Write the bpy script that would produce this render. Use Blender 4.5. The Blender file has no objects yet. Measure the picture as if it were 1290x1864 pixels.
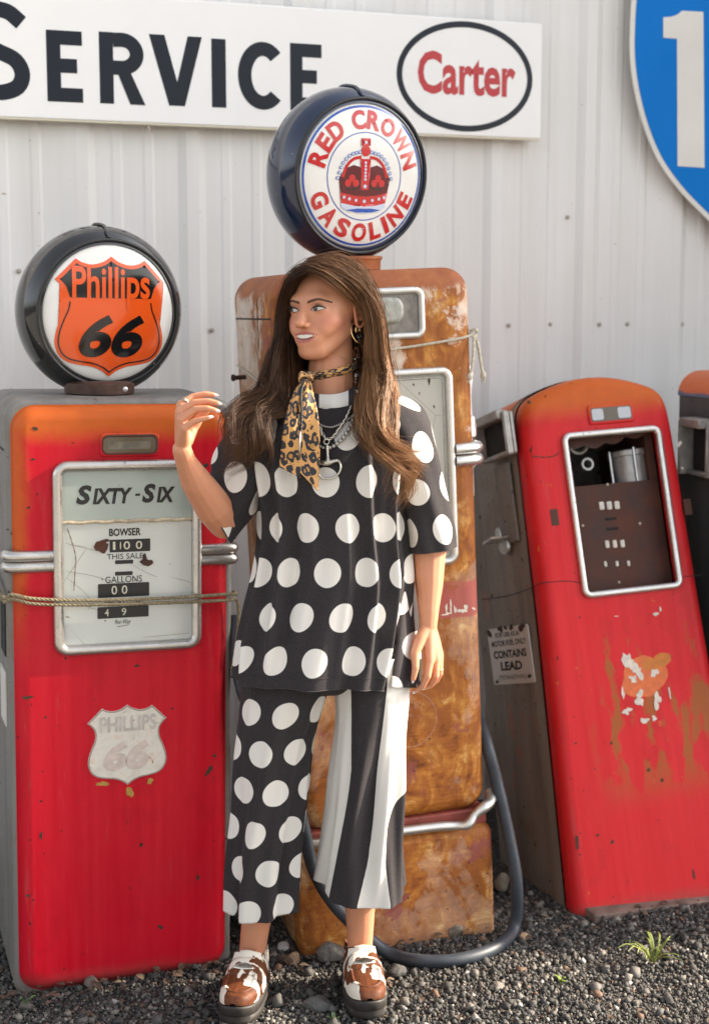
import bpy, bmesh, math, random
import numpy as np
from mathutils import Vector, Matrix, Euler
R = math.radians
rnd = random.Random(7)
sc = bpy.context.scene
C = sc.collection

# ------------------------------------------------------------------ camera
EYE, PITCH, FPX, CX, CY = 1.60, R(7.66), 2690.0, 645.0, 932.0
cd = bpy.data.cameras.new('camera')
cam = bpy.data.objects.new('camera', cd)
C.objects.link(cam)
cam.location = (0, 0, EYE)
cam.rotation_euler = (R(90) - PITCH, 0, 0)
cd.sensor_fit = 'HORIZONTAL'
cd.sensor_width = 24.0
cd.lens = 24.0 * FPX / 1290.0
cd.clip_start, cd.clip_end = 0.05, 3000
cd.dof.use_dof = True
cd.dof.focus_distance = 3.22
cd.dof.aperture_fstop = 3.2
sc.camera = cam

# ------------------------------------------------------------------ sky and sun
SUN_AZ, SUN_EL = R(10.0), R(28.0)          # azimuth measured from +x towards +y
w = bpy.data.worlds.new('World')
sc.world = w
w.use_nodes = True
wn = w.node_tree.nodes
wl_ = w.node_tree.links
wn.clear()
wo = wn.new('ShaderNodeOutputWorld')
bg = wn.new('ShaderNodeBackground')
sky = wn.new('ShaderNodeTexSky')
sky.sky_type = 'NISHITA'
sky.sun_disc = False
sky.sun_elevation = SUN_EL
sky.sun_rotation = R(90) - SUN_AZ
sky.dust_density = 3.0
sky.air_density = 1.0
sky.ozone_density = 0.6
hsv = wn.new('ShaderNodeHueSaturation')   # thin high haze: paler, less blue sky
hsv.inputs['Saturation'].default_value = 0.30
wl_.new(sky.outputs[0], hsv.inputs['Color'])
wl_.new(hsv.outputs[0], bg.inputs[0])
bg.inputs[1].default_value = 0.15
wl_.new(bg.outputs[0], wo.inputs[0])
sd = bpy.data.lights.new('sun', 'SUN')
sd.energy = 5.0
sd.angle = R(0.6)
sd.color = (1.0, 0.86, 0.68)
sun = bpy.data.objects.new('sun', sd)
C.objects.link(sun)
sdir = Vector((math.cos(SUN_EL) * math.cos(SUN_AZ), math.cos(SUN_EL) * math.sin(SUN_AZ), math.sin(SUN_EL)))
sun.rotation_euler = sdir.to_track_quat('Z', 'Y').to_euler()
sun.location = (6, 1, 5)
vs = sc.view_settings
vs.view_transform = 'Standard'
vs.look = 'None'
vs.gamma = 1.0
vs.exposure = 1.42
vs.use_curve_mapping = False
sc.cycles.max_bounces = 5
sc.cycles.caustics_reflective = False
sc.cycles.caustics_refractive = False
sc.cycles.use_denoising = True

# ------------------------------------------------------------------ photo measurement -> metres
def ray(px, py):
    u, v = (px - CX) / FPX, (py - CY) / FPX
    return Vector((u, math.cos(PITCH) - v * math.sin(PITCH), -math.sin(PITCH) - v * math.cos(PITCH)))
def at(px, py, Y):
    d = ray(px, py)
    return Vector((0, 0, EYE)) + d * (Y / d.y)
def ground_at(px, py, z=0.0):
    d = ray(px, py)
    return Vector((0, 0, EYE)) + d * ((z - EYE) / d.z)

class Frame:
    """a thing's own axes: x along its front, y to its back, z up"""
    def __init__(s, x, y, yaw, roll=0.0, pitch=0.0, z=0.0):
        s.loc0 = Vector((x, y, z))
        s.rot = Euler((pitch, roll, yaw), 'XYZ')
        s.M = s.rot.to_matrix()
        s.Mt = s.M.transposed()
    def l(s, px, py, dy=0.0):
        d = s.Mt @ ray(px, py)
        o = s.Mt @ (Vector((0, 0, EYE)) - s.loc0)
        q = o + d * ((dy - o.y) / d.y)
        return q.x, q.z
    def wpt(s, x, y, z):
        return s.loc0 + s.M @ Vector((x, y, z))
    def sub(s, x, y, z, yaw=0.0, pitch=0.0):
        f = Frame(0, 0, 0)
        f.loc0 = s.wpt(x, y, z)
        f.M = s.M @ Euler((pitch, 0, yaw), 'XYZ').to_matrix()
        f.rot = f.M.to_euler('XYZ')
        f.Mt = f.M.transposed()
        return f

# ------------------------------------------------------------------ objects
def thing(name, label, cat, frame=None, loc=(0, 0, 0), group=None):
    o = bpy.data.objects.new(name, None)
    C.objects.link(o)
    if frame is not None:
        o.location = frame.loc0
        o.rotation_euler = frame.rot
    else:
        o.location = loc
    o.empty_display_size = 0.1
    o['label'] = label
    o['category'] = cat
    if group:
        o['group'] = group
    return o
def tag(o, label, cat, group=None):
    o['label'] = label
    o['category'] = cat
    if group:
        o['group'] = group
    return o
def link(name, me, mat, parent=None):
    o = bpy.data.objects.new(name, me)
    C.objects.link(o)
    if mat is not None and len(me.materials) == 0:
        me.materials.append(mat)
    if parent is not None:
        o.parent = parent
    return o

def spline(pts, n, closed=False):
    """Catmull-Rom through pts (any dimension), n samples in all"""
    P = np.array(pts, float)
    if closed:
        P = np.vstack([P[-1], P, P[0], P[1]])
    else:
        P = np.vstack([2 * P[0] - P[1], P, 2 * P[-1] - P[-2]])
    m = len(P) - 3
    t = np.linspace(0, m, n, endpoint=not closed)
    i = np.minimum(t.astype(int), m - 1)
    f = (t - i)[:, None]
    a, b, c, d = P[i], P[i + 1], P[i + 2], P[i + 3]
    return 0.5 * (2 * b + (c - a) * f + (2 * a - 5 * b + 4 * c - d) * f * f + (3 * b - a - 3 * c + d) * f ** 3)

def rrect(x0, x1, z0, z1, r, n=6):
    pts = []
    for cx_, cz_, a0 in ((x1 - r, z0 + r, -90), (x1 - r, z1 - r, 0), (x0 + r, z1 - r, 90), (x0 + r, z0 + r, 180)):
        for k in range(n + 1):
            a = R(a0 + 90 * k / n)
            pts.append((cx_ + r * math.cos(a), cz_ + r * math.sin(a)))
    return pts
def poly_normals(o):
    o = np.array(o, float)
    e = np.roll(o, -1, 0) - o
    n = np.stack([e[:, 1], -e[:, 0]], 1)
    n /= np.linalg.norm(n, axis=1)[:, None] + 1e-12
    v = n + np.roll(n, 1, 0)
    v /= np.linalg.norm(v, axis=1)[:, None] + 1e-12
    c = np.clip((v * n).sum(1), 0.5, 1)
    return v / c[:, None]

class MB:
    def __init__(s):
        s.v, s.f, s.uv = [], [], []
    def add(s, v, f, uv=None):
        b = len(s.v)
        s.v.extend([tuple(map(float, p)) for p in v])
        s.f.extend([tuple(b + i for i in q) for q in f])
        if uv is not None:
            s.uv.extend([tuple(map(float, p)) for p in uv])
        return s
    def box(s, x0, x1, y0, y1, z0, z1):
        v = [(x, y, z) for z in (z0, z1) for y in (y0, y1) for x in (x0, x1)]
        return s.add(v, [(0, 2, 3, 1), (4, 5, 7, 6), (0, 1, 5, 4), (2, 6, 7, 3), (0, 4, 6, 2), (1, 3, 7, 5)])
    def shell(s, outline, yb, yf, r=0.0, n=5, back=True, front=True):
        """outline (x,z), counter-clockwise seen from -y; from yb forward to yf (yf < yb), front edge rounded by r"""
        o = np.array(outline, float)
        nm = poly_normals(o)
        rings = [(yb, 0.0)]
        if r > 0:
            for k in range(n + 1):
                a = 0.5 * math.pi * k / n
                rings.append((yf + r * (1 - math.sin(a)), r * (1 - math.cos(a))))
            rings.append((yf, r + 0.0015))
        else:
            rings.append((yf, 0.0))
        m, v, f = len(o), [], []
        for y, ins in rings:
            p = o - nm * ins
            v += [(p[i, 0], y, p[i, 1]) for i in range(m)]
        for k in range(len(rings) - 1):
            for i in range(m):
                j = (i + 1) % m
                f.append((k * m + i, k * m + j, (k + 1) * m + j, (k + 1) * m + i))
        if front:
            f.append(tuple((len(rings) - 1) * m + i for i in range(m)))
        if back:
            f.append(tuple(m - 1 - i for i in range(m)))
        return s.add(v, f)
    def tube(s, pts, rad, n=8, closed=False, caps=True, flat=1.0):
        P = np.array(pts, float)
        m = len(P)
        rad = np.full(m, rad, float) if np.isscalar(rad) else np.array(rad, float)
        if closed:
            T = np.roll(P, -1, 0) - np.roll(P, 1, 0)
        else:
            T = np.gradient(P, axis=0)
        T /= np.linalg.norm(T, axis=1)[:, None] + 1e-12
        up = np.array([0, 0, 1.0]) if abs(T[0, 2]) < 0.9 else np.array([0, 1.0, 0])
        N = np.cross(T[0], up)
        N /= np.linalg.norm(N)
        v, f = [], []
        for i in range(m):
            N = N - T[i] * (N @ T[i])
            N /= np.linalg.norm(N) + 1e-12
            B = np.cross(T[i], N)
            for k in range(n):
                a = 2 * math.pi * k / n
                v.append(P[i] + rad[i] * (math.cos(a) * N + flat * math.sin(a) * B))
        e = m if closed else m - 1
        for i in range(e):
            j = (i + 1) % m
            for k in range(n):
                k2 = (k + 1) % n
                f.append((i * n + k, i * n + k2, j * n + k2, j * n + k))
        if caps and not closed:
            f.append(tuple(reversed(range(n))))
            f.append(tuple((m - 1) * n + k for k in range(n)))
        return s.add(v, f)
    def lathe(s, prof, n=40, axis='z', c=(0, 0, 0), cap=True):
        """prof = [(r, h)...] about the axis through c"""
        v, f = [], []
        for r, h in prof:
            for k in range(n):
                a = 2 * math.pi * k / n
                if axis == 'z':
                    p = (c[0] + r * math.cos(a), c[1] + r * math.sin(a), c[2] + h)
                elif axis == 'y':
                    p = (c[0] + r * math.cos(a), c[1] + h, c[2] + r * math.sin(a))
                else:
                    p = (c[0] + h, c[1] + r * math.cos(a), c[2] + r * math.sin(a))
                v.append(p)
        for i in range(len(prof) - 1):
            for k in range(n):
                k2 = (k + 1) % n
                f.append((i * n + k, i * n + k2, (i + 1) * n + k2, (i + 1) * n + k))
        if cap:
            f.append(tuple(reversed(range(n))))
            f.append(tuple((len(prof) - 1) * n + k for k in range(n)))
        return s.add(v, f)
    def ball(s, c, r, n=10, m=7):
        rr = (r, r, r) if np.isscalar(r) else r
        v, f = [(c[0], c[1], c[2] - rr[2])], []
        for i in range(1, m):
            a = math.pi * i / m - math.pi / 2
            for k in range(n):
                b = 2 * math.pi * k / n
                v.append((c[0] + rr[0] * math.cos(a) * math.cos(b), c[1] + rr[1] * math.cos(a) * math.sin(b), c[2] + rr[2] * math.sin(a)))
        v.append((c[0], c[1], c[2] + rr[2]))
        t = len(v) - 1
        for k in range(n):
            k2 = (k + 1) % n
            f.append((0, 1 + k2, 1 + k))
            f.append((t, t - n + k, t - n + k2))
        for i in range(m - 2):
            for k in range(n):
                k2 = (k + 1) % n
                a = 1 + i * n
                f.append((a + k, a + k2, a + n + k2, a + n + k))
        return s.add(v, f)
    def flat(s, outline, y, thick=0.0008):
        return s.shell(outline, y + thick, y, 0)
    def stroke(s, pts, wd, y, closed=False, thick=0.0008):
        """flat ribbon of width wd along pts (x,z)"""
        P = np.array(pts, float)
        if closed:
            T = np.roll(P, -1, 0) - np.roll(P, 1, 0)
        else:
            T = np.gradient(P, axis=0)
        T /= np.linalg.norm(T, axis=1)[:, None] + 1e-12
        N = np.stack([-T[:, 1], T[:, 0]], 1)
        wd = np.full(len(P), wd, float) if np.isscalar(wd) else np.array(wd, float)
        A, B = P + N * wd[:, None] / 2, P - N * wd[:, None] / 2
        m = len(P)
        v = [(a[0], y, a[1]) for a in A] + [(b[0], y, b[1]) for b in B]
        f = []
        for i in range(m if closed else m - 1):
            j = (i + 1) % m
            f.append((m + i, m + j, j, i))
        return s.add(v, f)
    def grid(s, P, closed_u=False, uv=None, flip=False):
        """P array (rows, cols, 3)"""
        P = np.asarray(P, float)
        a, b = P.shape[:2]
        f = []
        for i in range(a - 1):
            for j in range(b if closed_u else b - 1):
                j2 = (j + 1) % b
                q = (i * b + j, i * b + j2, (i + 1) * b + j2, (i + 1) * b + j)
                f.append(q[::-1] if flip else q)
        return s.add(P.reshape(-1, 3), f, None if uv is None else np.asarray(uv).reshape(-1, 2))
    def mesh(s, name, smooth=True, angle=40):
        me = bpy.data.meshes.new(name)
        me.from_pydata(s.v, [], s.f)
        if s.uv and len(s.uv) == len(s.v):
            ul = me.uv_layers.new(name='UVMap')
            li = np.empty(len(me.loops), np.int32)
            me.loops.foreach_get('vertex_index', li)
            ul.data.foreach_set('uv', np.array(s.uv, np.float32)[li].ravel())
        if smooth:
            me.polygons.foreach_set('use_smooth', [True] * len(me.polygons))
            if angle is not None and angle < 180:
                try:
                    me.set_sharp_from_angle(angle=R(angle))
                except Exception:
                    pass
        me.update()
        return me
    def build(s, name, mat, parent=None, smooth=True, angle=40):
        return link(name, s.mesh(name, smooth, angle), mat, parent)

def text_mesh(name, body, box, y, mat, parent, bold=0.0, shear=0.0, keep=False, res=3, rot=0.0, centre=None, space=1.0):
    """lettering in the x-z plane, fitted into box = (x0, x1, z0, z1)"""
    cu = bpy.data.curves.new(name, 'FONT')
    cu.body = body
    cu.size = 1.0
    cu.offset = bold
    cu.shear = shear
    cu.space_character = space
    cu.resolution_u = res
    cu.fill_mode = 'FRONT'
    t = bpy.data.objects.new(name, cu)
    C.objects.link(t)
    dg = bpy.context.evaluated_depsgraph_get()
    me = bpy.data.meshes.new_from_object(t.evaluated_get(dg))
    bpy.data.objects.remove(t)
    bpy.data.curves.remove(cu)
    n = len(me.vertices)
    co = np.empty(n * 3, np.float32)
    me.vertices.foreach_get('co', co)
    co = co.reshape(-1, 3)
    lo, hi = co.min(0), co.max(0)
    x0, x1, z0, z1 = box
    sx, sz = (x1 - x0) / (hi[0] - lo[0]), (z1 - z0) / (hi[1] - lo[1])
    if keep:
        sx = sz
    cxm = (lo[0] + hi[0]) / 2
    X = (x0 + x1) / 2 + (co[:, 0] - cxm) * sx
    Z = z0 + (co[:, 1] - lo[1]) * sz
    if rot:
        c = centre or ((x0 + x1) / 2, (z0 + z1) / 2)
        dx, dz = X - c[0], Z - c[1]
        X, Z = c[0] + dx * math.cos(rot) - dz * math.sin(rot), c[1] + dx * math.sin(rot) + dz * math.cos(rot)
    co2 = np.stack([X, np.full(n, y), Z], 1).astype(np.float32)
    me.vertices.foreach_set('co', co2.ravel())
    me.update()
    me.name = name
    return link(name, me, mat, parent)

# ------------------------------------------------------------------ node materials
class NT:
    def __init__(s, name):
        s.m = bpy.data.materials.new(name)
        s.m.use_nodes = True
        s.t = s.m.node_tree
        s.t.nodes.clear()
        s.out = s.t.nodes.new('ShaderNodeOutputMaterial')
        s.b = s.t.nodes.new('ShaderNodeBsdfPrincipled')
        s.t.links.new(s.b.outputs[0], s.out.inputs[0])
        s._c = None
    def set(s, **k):
        nm = dict(base='Base Color', rough='Roughness', metal='Metallic', sss='Subsurface Weight', sssr='Subsurface Radius', ssss='Subsurface Scale',
                  coat='Coat Weight', coatr='Coat Roughness', ior='IOR', trans='Transmission Weight', sheen='Sheen Weight', normal='Normal',
                  spec='Specular IOR Level', alpha='Alpha', aniso='Anisotropic', sheenr='Sheen Roughness', sheent='Sheen Tint')
        for a, v in k.items():
            s.put(s.b.inputs[nm[a]], v)
        return s
    def put(s, sock, v):
        if isinstance(v, bpy.types.NodeSocket):
            s.t.links.new(v, sock)
        elif isinstance(v, (tuple, list)):
            v = tuple(v)
            if len(v) == 3 and len(sock.default_value) == 4:
                v = v + (1.0,)
            sock.default_value = v
        else:
            sock.default_value = v
    def coord(s, kind='Object'):
        if s._c is None:
            s._c = s.t.nodes.new('ShaderNodeTexCoord')
        return s._c.outputs[kind]
    def map(s, scale=(1, 1, 1), loc=(0, 0, 0), rot=(0, 0, 0), vec=None):
        n = s.t.nodes.new('ShaderNodeMapping')
        n.inputs['Scale'].default_value = scale
        n.inputs['Location'].default_value = loc
        n.inputs['Rotation'].default_value = rot
        s.t.links.new(vec or s.coord(), n.inputs[0])
        return n.outputs[0]
    def noise(s, scale=5, detail=4, rough=0.55, vec=None, dist=0.0, col=False):
        n = s.t.nodes.new('ShaderNodeTexNoise')
        n.inputs['Scale'].default_value = scale
        n.inputs['Detail'].default_value = detail
        n.inputs['Roughness'].default_value = rough
        n.inputs['Distortion'].default_value = dist
        s.t.links.new(vec or s.coord(), n.inputs['Vector'])
        return n.outputs['Color' if col else 0]
    def voro(s, scale=5, vec=None, feature='F1', out='Distance', rand=1.0):
        n = s.t.nodes.new('ShaderNodeTexVoronoi')
        n.feature = feature
        n.inputs['Scale'].default_value = scale
        n.inputs['Randomness'].default_value = rand
        s.t.links.new(vec or s.coord(), n.inputs['Vector'])
        return n.outputs[out]
    def ramp(s, fac, stops, interp='LINEAR'):
        n = s.t.nodes.new('ShaderNodeValToRGB')
        n.color_ramp.interpolation = interp
        e = n.color_ramp.elements
        while len(e) < len(stops):
            e.new(0.5)
        for el, (p, c) in zip(e, stops):
            el.position = p
            if not isinstance(c, (tuple, list)):
                c = (c, c, c)
            el.color = tuple(c) + (1.0,) if len(c) == 3 else c
        s.put(n.inputs[0], fac)
        return n.outputs[0]
    def mix(s, fac, a, b, blend='MIX'):
        n = s.t.nodes.new('ShaderNodeMix')
        n.data_type = 'RGBA'
        n.blend_type = blend
        n.clamp_result = True
        s.put(n.inputs[0], fac)
        s.put(n.inputs[6], a)
        s.put(n.inputs[7], b)
        return n.outputs[2]
    def math(s, op, a, b=0.0, c=None, clamp=False):
        n = s.t.nodes.new('ShaderNodeMath')
        n.operation = op
        n.use_clamp = clamp
        s.put(n.inputs[0], a)
        s.put(n.inputs[1], b)
        if c is not None:
            s.put(n.inputs[2], c)
        return n.outputs[0]
    def xyz(s, vec=None):
        n = s.t.nodes.new('ShaderNodeSeparateXYZ')
        s.t.links.new(vec or s.coord(), n.inputs[0])
        return n.outputs
    def comb(s, x, y, z):
        n = s.t.nodes.new('ShaderNodeCombineXYZ')
        for i, q in enumerate((x, y, z)):
            s.put(n.inputs[i], q)
        return n.outputs[0]
    def step(s, v, a, b):
        """smooth 0..1 between a and b"""
        n = s.t.nodes.new('ShaderNodeMapRange')
        n.interpolation_type = 'SMOOTHSTEP'
        s.put(n.inputs[0], v)
        n.inputs[1].default_value, n.inputs[2].default_value = a, b
        return n.outputs[0]
    def bump(s, h, strength=0.3, dist=0.002, normal=None):
        n = s.t.nodes.new('ShaderNodeBump')
        n.inputs['Strength'].default_value = strength
        n.inputs['Distance'].default_value = dist
        s.put(n.inputs['Height'], h)
        if normal is not None:
            s.put(n.inputs['Normal'], normal)
        s.t.links.new(n.outputs[0], s.b.inputs['Normal'])
        return n.outputs[0]
    def attr(s, name):
        n = s.t.nodes.new('ShaderNodeAttribute')
        n.attribute_name = name
        return n.outputs['Color']

def plain(name, base, rough=0.5, metal=0.0, var=0.12, scale=30.0, bump=0.0, **k):
    """one colour, slightly uneven in tone and gloss"""
    t = NT(name)
    n = t.noise(scale, 5, 0.6)
    lo = tuple(c * (1 - var) for c in base)
    hi = tuple(min(1, c * (1 + var)) for c in base)
    t.set(base=t.ramp(n, [(0.3, lo), (0.7, hi)]), rough=t.ramp(n, [(0.3, max(0.02, rough * 0.85)), (0.7, min(1, rough * 1.2))]), metal=metal, **k)
    if bump:
        t.bump(t.noise(scale * 4, 4, 0.6), bump, 0.001)
    return t.m
# ================================================================== materials of the setting
def mat_wall():
    t = NT('painted_sheet_metal')
    st = t.noise(1.0, 6, 0.6, t.map((9, 9, 0.5)))
    bl = t.noise(1.6, 4, 0.6)
    c = t.ramp(st, [(0.25, (0.68, 0.665, 0.64)), (0.55, (0.755, 0.745, 0.725)), (0.8, (0.79, 0.785, 0.77))])
    c = t.mix(t.ramp(bl, [(0.45, 0.0), (0.75, 0.35)]), c, (0.64, 0.61, 0.57))
    sp = t.noise(55, 2, 0.5)
    c = t.mix(t.ramp(sp, [(0.735, 0.0), (0.78, 0.7)]), c, (0.30, 0.22, 0.14))
    t.set(base=c, rough=t.ramp(st, [(0.3, 0.36), (0.7, 0.5)]))
    t.bump(t.noise(3.0, 3, 0.5, t.map((2, 2, 0.6))), 0.12, 0.02)
    return t.m
def mat_enamel(name, base, rough=0.12, grime=0.25, coat=0.3, spec=0.5):
    t = NT(name)
    n = t.noise(3.5, 6, 0.65)
    s = t.noise(60, 2, 0.5)
    c = t.mix(t.ramp(n, [(0.4, 0.0), (0.8, grime)]), base, tuple(q * 0.72 for q in base))
    c = t.mix(t.ramp(s, [(0.74, 0.0), (0.77, 0.6 * grime)]), c, (0.18, 0.12, 0.07))
    t.set(base=c, rough=t.ramp(n, [(0.3, rough), (0.8, rough + 0.15)]), coat=coat, coatr=0.06, spec=spec)
    t.bump(t.noise(5, 2, 0.5), 0.05, 0.01)
    return t.m
M_wall = mat_wall()
M_screw = plain('screw_steel', (0.42, 0.38, 0.33), 0.5, 0.6)
M_sign = mat_enamel('white_porcelain', (0.85, 0.84, 0.82), 0.16, 0.15)
M_signedge = mat_enamel('cream_porcelain_edge', (0.70, 0.66, 0.50), 0.3, 0.5)
M_navy = mat_enamel('navy_enamel', (0.0015, 0.0045, 0.012), 0.08, 0.05, 0.0, 0.3)
M_signred = mat_enamel('red_enamel_print', (0.50, 0.025, 0.03), 0.15, 0.3, 0.1, 0.4)
M_blue = mat_enamel('faded_blue_sheeting', (0.002, 0.18, 0.60), 0.55, 0.3, 0.0, 0.15)
M_whiteprint = mat_enamel('aged_white_sheeting', (0.70, 0.68, 0.63), 0.4, 0.45)
M_dark = plain('dark_recess', (0.012, 0.011, 0.010), 0.8)
M_rubber = plain('black_rubber', (0.014, 0.014, 0.015), 0.45)

# ================================================================== corrugated wall
TH = R(18.6)
WS = 1.085
WF = Frame(-0.397 * WS, 4.116 * WS, TH)
wall = thing('corrugated_wall', 'white corrugated metal wall behind the petrol pumps', 'wall', WF)
PITCHR = 0.299 * WS
def rib_profile():
    """one 0.299 m module: major rib at 0, two low pencil ribs between"""
    h = 0.014
    return [(-0.042, 0), (-0.018, -h), (0.018, -h), (0.042, 0), (0.085, 0), (0.093, -0.003), (0.113, -0.003), (0.121, 0),
            (0.178, 0), (0.186, -0.003), (0.206, -0.003), (0.214, 0)]
for k in range(-3, 6):
    mb = MB()
    pr = []
    for q in range(3):
        u0 = -0.346 * WS + PITCHR * (k * 3 + q)
        pr += [(u0 + a, b) for a, b in rib_profile()]
    u_end = -0.346 * WS + PITCHR * (k * 3 + 3) - 0.042
    pr.append((u_end + 0.024, -0.014))
    lift = -0.0015 if k % 2 else 0.0
    rows = [[(a, b + lift, z) for a, b in pr] for z in (-0.02, 0.6, 1.2, 1.8, 2.4, 3.0, 3.6)]
    mb.grid(np.array(rows))
    mb.build('wall_panel', M_wall, wall, angle=20)
for px, py in ((925, 592), (1000, 590), (1090, 590), (1141, 589), (1222, 590), (1240, 590), (385, 601), (34, 493), (345, 498), (948, 165), (1032, 395), (1228, 378)):
    u, z = WF.l(px, py)
    mb = MB()
    mb.lathe([(0.0075, 0.006), (0.0075, -0.0015), (0.0045, -0.002), (0.0042, -0.0055), (0.003, -0.0065)], 8, 'y', (u, -0.003, z))
    mb.build('screw', M_screw, wall)

# added sun blocker, unseen beyond the right edge: it shades the wall and the pumps
def add_shade_wing(mb, name):
    o = mb.build(name, M_wall, wall, angle=20)
    o.location = (3.2, 0, 0)
    o.rotation_euler = (0, 0, R(-90))
for k in range(3):
    mb = MB()
    pr = [(a + 0.52 * k, b) for a, b in [(0, 0)] + [(0.06 + a, b) for a, b in rib_profile()] + [(0.36 + a, b) for a, b in rib_profile()[:4]] + [(0.519, 0)]]
    mb.grid(np.array([[(a, b, z) for a, b in pr] for z in (-0.02, 1.5, 3.0, 5.2)]))
    add_shade_wing(mb, 'added_shade_panel')
mb = MB()
mb.box(0.0, 1.56, 0.004, 3.0, -0.02, 5.2)
add_shade_wing(mb, 'added_shade_core')

# ================================================================== enamel sign with the word SERVICE
SF = WF.sub(-0.3 * WS, -0.062, EYE + 0.499 * WS)
sign = thing('enamel_sign', 'long white enamel sign reading SERVICE with an oval logo at its end', 'sign', SF)
def sl(px, py):
    return SF.l(px, py)
x1s = sl(986, 150)[0]
zt = sl(985, 42)[1]
mb = MB()
mb.shell(rrect(-1.55, x1s, 0.0, zt, 0.006, 3), 0.026, 0.0, 0.004, 3)
mb.build('sign_panel', M_sign, sign)
mb = MB()
mb.shell(rrect(-1.55, x1s - 0.002, -0.004, 0.0035, 0.0015, 2), 0.0275, 0.003, 0)
mb.build('lower_flange', M_signedge, sign)
for k in (-1.1, -0.3, 0.28, 1.2):
    mb = MB()
    mb.box(k - 0.012, k + 0.012, 0.0265, 0.060, 0.02, zt - 0.02)
    mb.build('mounting_batten', M_screw, sign)
mb = MB()
tx, tz = sl(272, 236)
mb.tube([(tx, 0.012, -0.003), (tx - 0.002, 0.01, -0.012), (tx + 0.001, 0.01, -0.022)], [0.004, 0.005, 0.002], 8)
mb.build('hanging_screw', M_screw, sign)
Y0 = -0.0008
def letter(shapes):
    mb = MB()
    for i, (kind, a) in enumerate(shapes):
        y = Y0 - 0.0002 * i
        if kind == 'poly':
            mb.v += []
            n = len(a)
            mb.add([(p[0], y, p[1]) for p in a], [tuple(range(n))])
        else:
            mb.stroke(a[0], a[1], y)
    me = mb.mesh('letter', False)
    bm = bmesh.new()
    bm.from_mesh(me)
    for f in bm.faces:
        if f.normal.y > 0:
            f.normal_flip()
    bm.to_mesh(me)
    bm.free()
    return link('letter', me, M_navy, sign)
def pbox(xa, xb, zt_, zb_):
    """pixel box on the sign -> local box"""
    xm = (xa + xb) / 2
    return sl(xa, (zt_ + zb_) / 2)[0], sl(xb, (zt_ + zb_) / 2)[0], sl(xm, zb_)[1], sl(xm, zt_)[1]
def arc(cx_, cz_, rx, rz, a0, a1, n=28):
    return [(cx_ + rx * math.cos(R(a0 + (a1 - a0) * k / n)), cz_ + rz * math.sin(R(a0 + (a1 - a0) * k / n))) for k in range(n + 1)]
def L_E(b):
    x0, x1, z0, z1 = b
    s = 0.39 * (x1 - x0)
    h = z1 - z0
    t = 0.2 * h
    return letter([('poly', [(x0, z0), (x1, z0), (x1, z0 + t), (x0 + s, z0 + t), (x0 + s, z0 + h * 0.41), (x0 + (x1 - x0) * 0.85, z0 + h * 0.41),
                             (x0 + (x1 - x0) * 0.85, z0 + h * 0.61), (x0 + s, z0 + h * 0.61), (x0 + s, z1 - t), (x1, z1 - t), (x1, z1), (x0, z1)])])
L_E(pbox(85, 150, 55, 185))
x0, x1, z0, z1 = pbox(181, 262, 59, 189)
h, wd = z1 - z0, x1 - x0
s = 0.31 * wd
rz = h * 0.30
path = [(x0 + s, z1 - s * 0.52)] + arc(x0 + wd * 0.50, z1 - rz * 0.98, wd * 0.34, rz - s * 0.52, 90, -90, 20) + [(x0 + s, z1 - 2 * rz + s * 0.55)]
letter([('poly', [(x0, z0), (x0 + s, z0), (x0 + s, z1), (x0, z1)]), ('str', (path, s)),
        ('poly', [(x0 + wd * 0.40, z0 + h * 0.44), (x0 + wd * 0.70, z0 + h * 0.44), (x1 + wd * 0.02, z0), (x1 - wd * 0.32, z0)])])
x0, x1, z0, z1 = pbox(272, 368, 64, 192)
wd = x1 - x0
letter([('poly', [(x0, z1), (x0 + wd * 0.29, z1), (x0 + wd * 0.52, z0 + (z1 - z0) * 0.34), (x1 - wd * 0.27, z1), (x1, z1), (x0 + wd * 0.66, z0), (x0 + wd * 0.36, z0)])])
x0, x1, z0, z1 = pbox(385, 411, 70, 195)
letter([('poly', [(x0, z0), (x1, z0), (x1, z1), (x0, z1)])])
x0, x1, z0, z1 = pbox(433, 511, 75, 199)
s = 0.31 * (x1 - x0)
cxl, czl = x0 + (x1 - x0) * 0.58, (z0 + z1) / 2
letter([('str', (arc(cxl, czl, (x1 - x0) * 0.58 - s / 2, (z1 - z0) / 2 - s / 2, 46, 314, 40), s))])
L_E(pbox(528, 585, 79, 201))
x0, x1, z0, z1 = pbox(-62, 55, 2, 182)
s = 0.245 * (x1 - x0)
w_, h_ = x1 - x0, z1 - z0
S = [(0.87, 0.80), (0.66, 0.905), (0.42, 0.915), (0.20, 0.83), (0.145, 0.69), (0.25, 0.575), (0.50, 0.50), (0.76, 0.42), (0.865, 0.29), (0.80, 0.155), (0.58, 0.088), (0.32, 0.095), (0.08, 0.20)]
letter([('str', (spline([(x0 + a * w_, z0 + b * h_) for a, b in S], 50), s))])
# oval logo
ca, cb = sl(847, 139)
rx = (sl(970, 145)[0] - sl(723, 133)[0]) / 2
rz = (sl(847, 39)[1] - sl(847, 240)[1]) / 2
mb = MB()
mb.stroke([(ca + (rx - 0.009) * math.cos(a), cb + (rz - 0.009) * math.sin(a)) for a in np.linspace(0, 2 * math.pi, 96, endpoint=False)], 0.018, Y0, True)
o = mb.build('oval_ring', M_navy, sign, False)
bx = pbox(760, 938, 93, 166)
o = text_mesh('logo_lettering', 'Carter', (bx[0], bx[1], cb - 0.056, cb + 0.072), Y0, M_signred, sign, bold=0.028)

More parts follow.
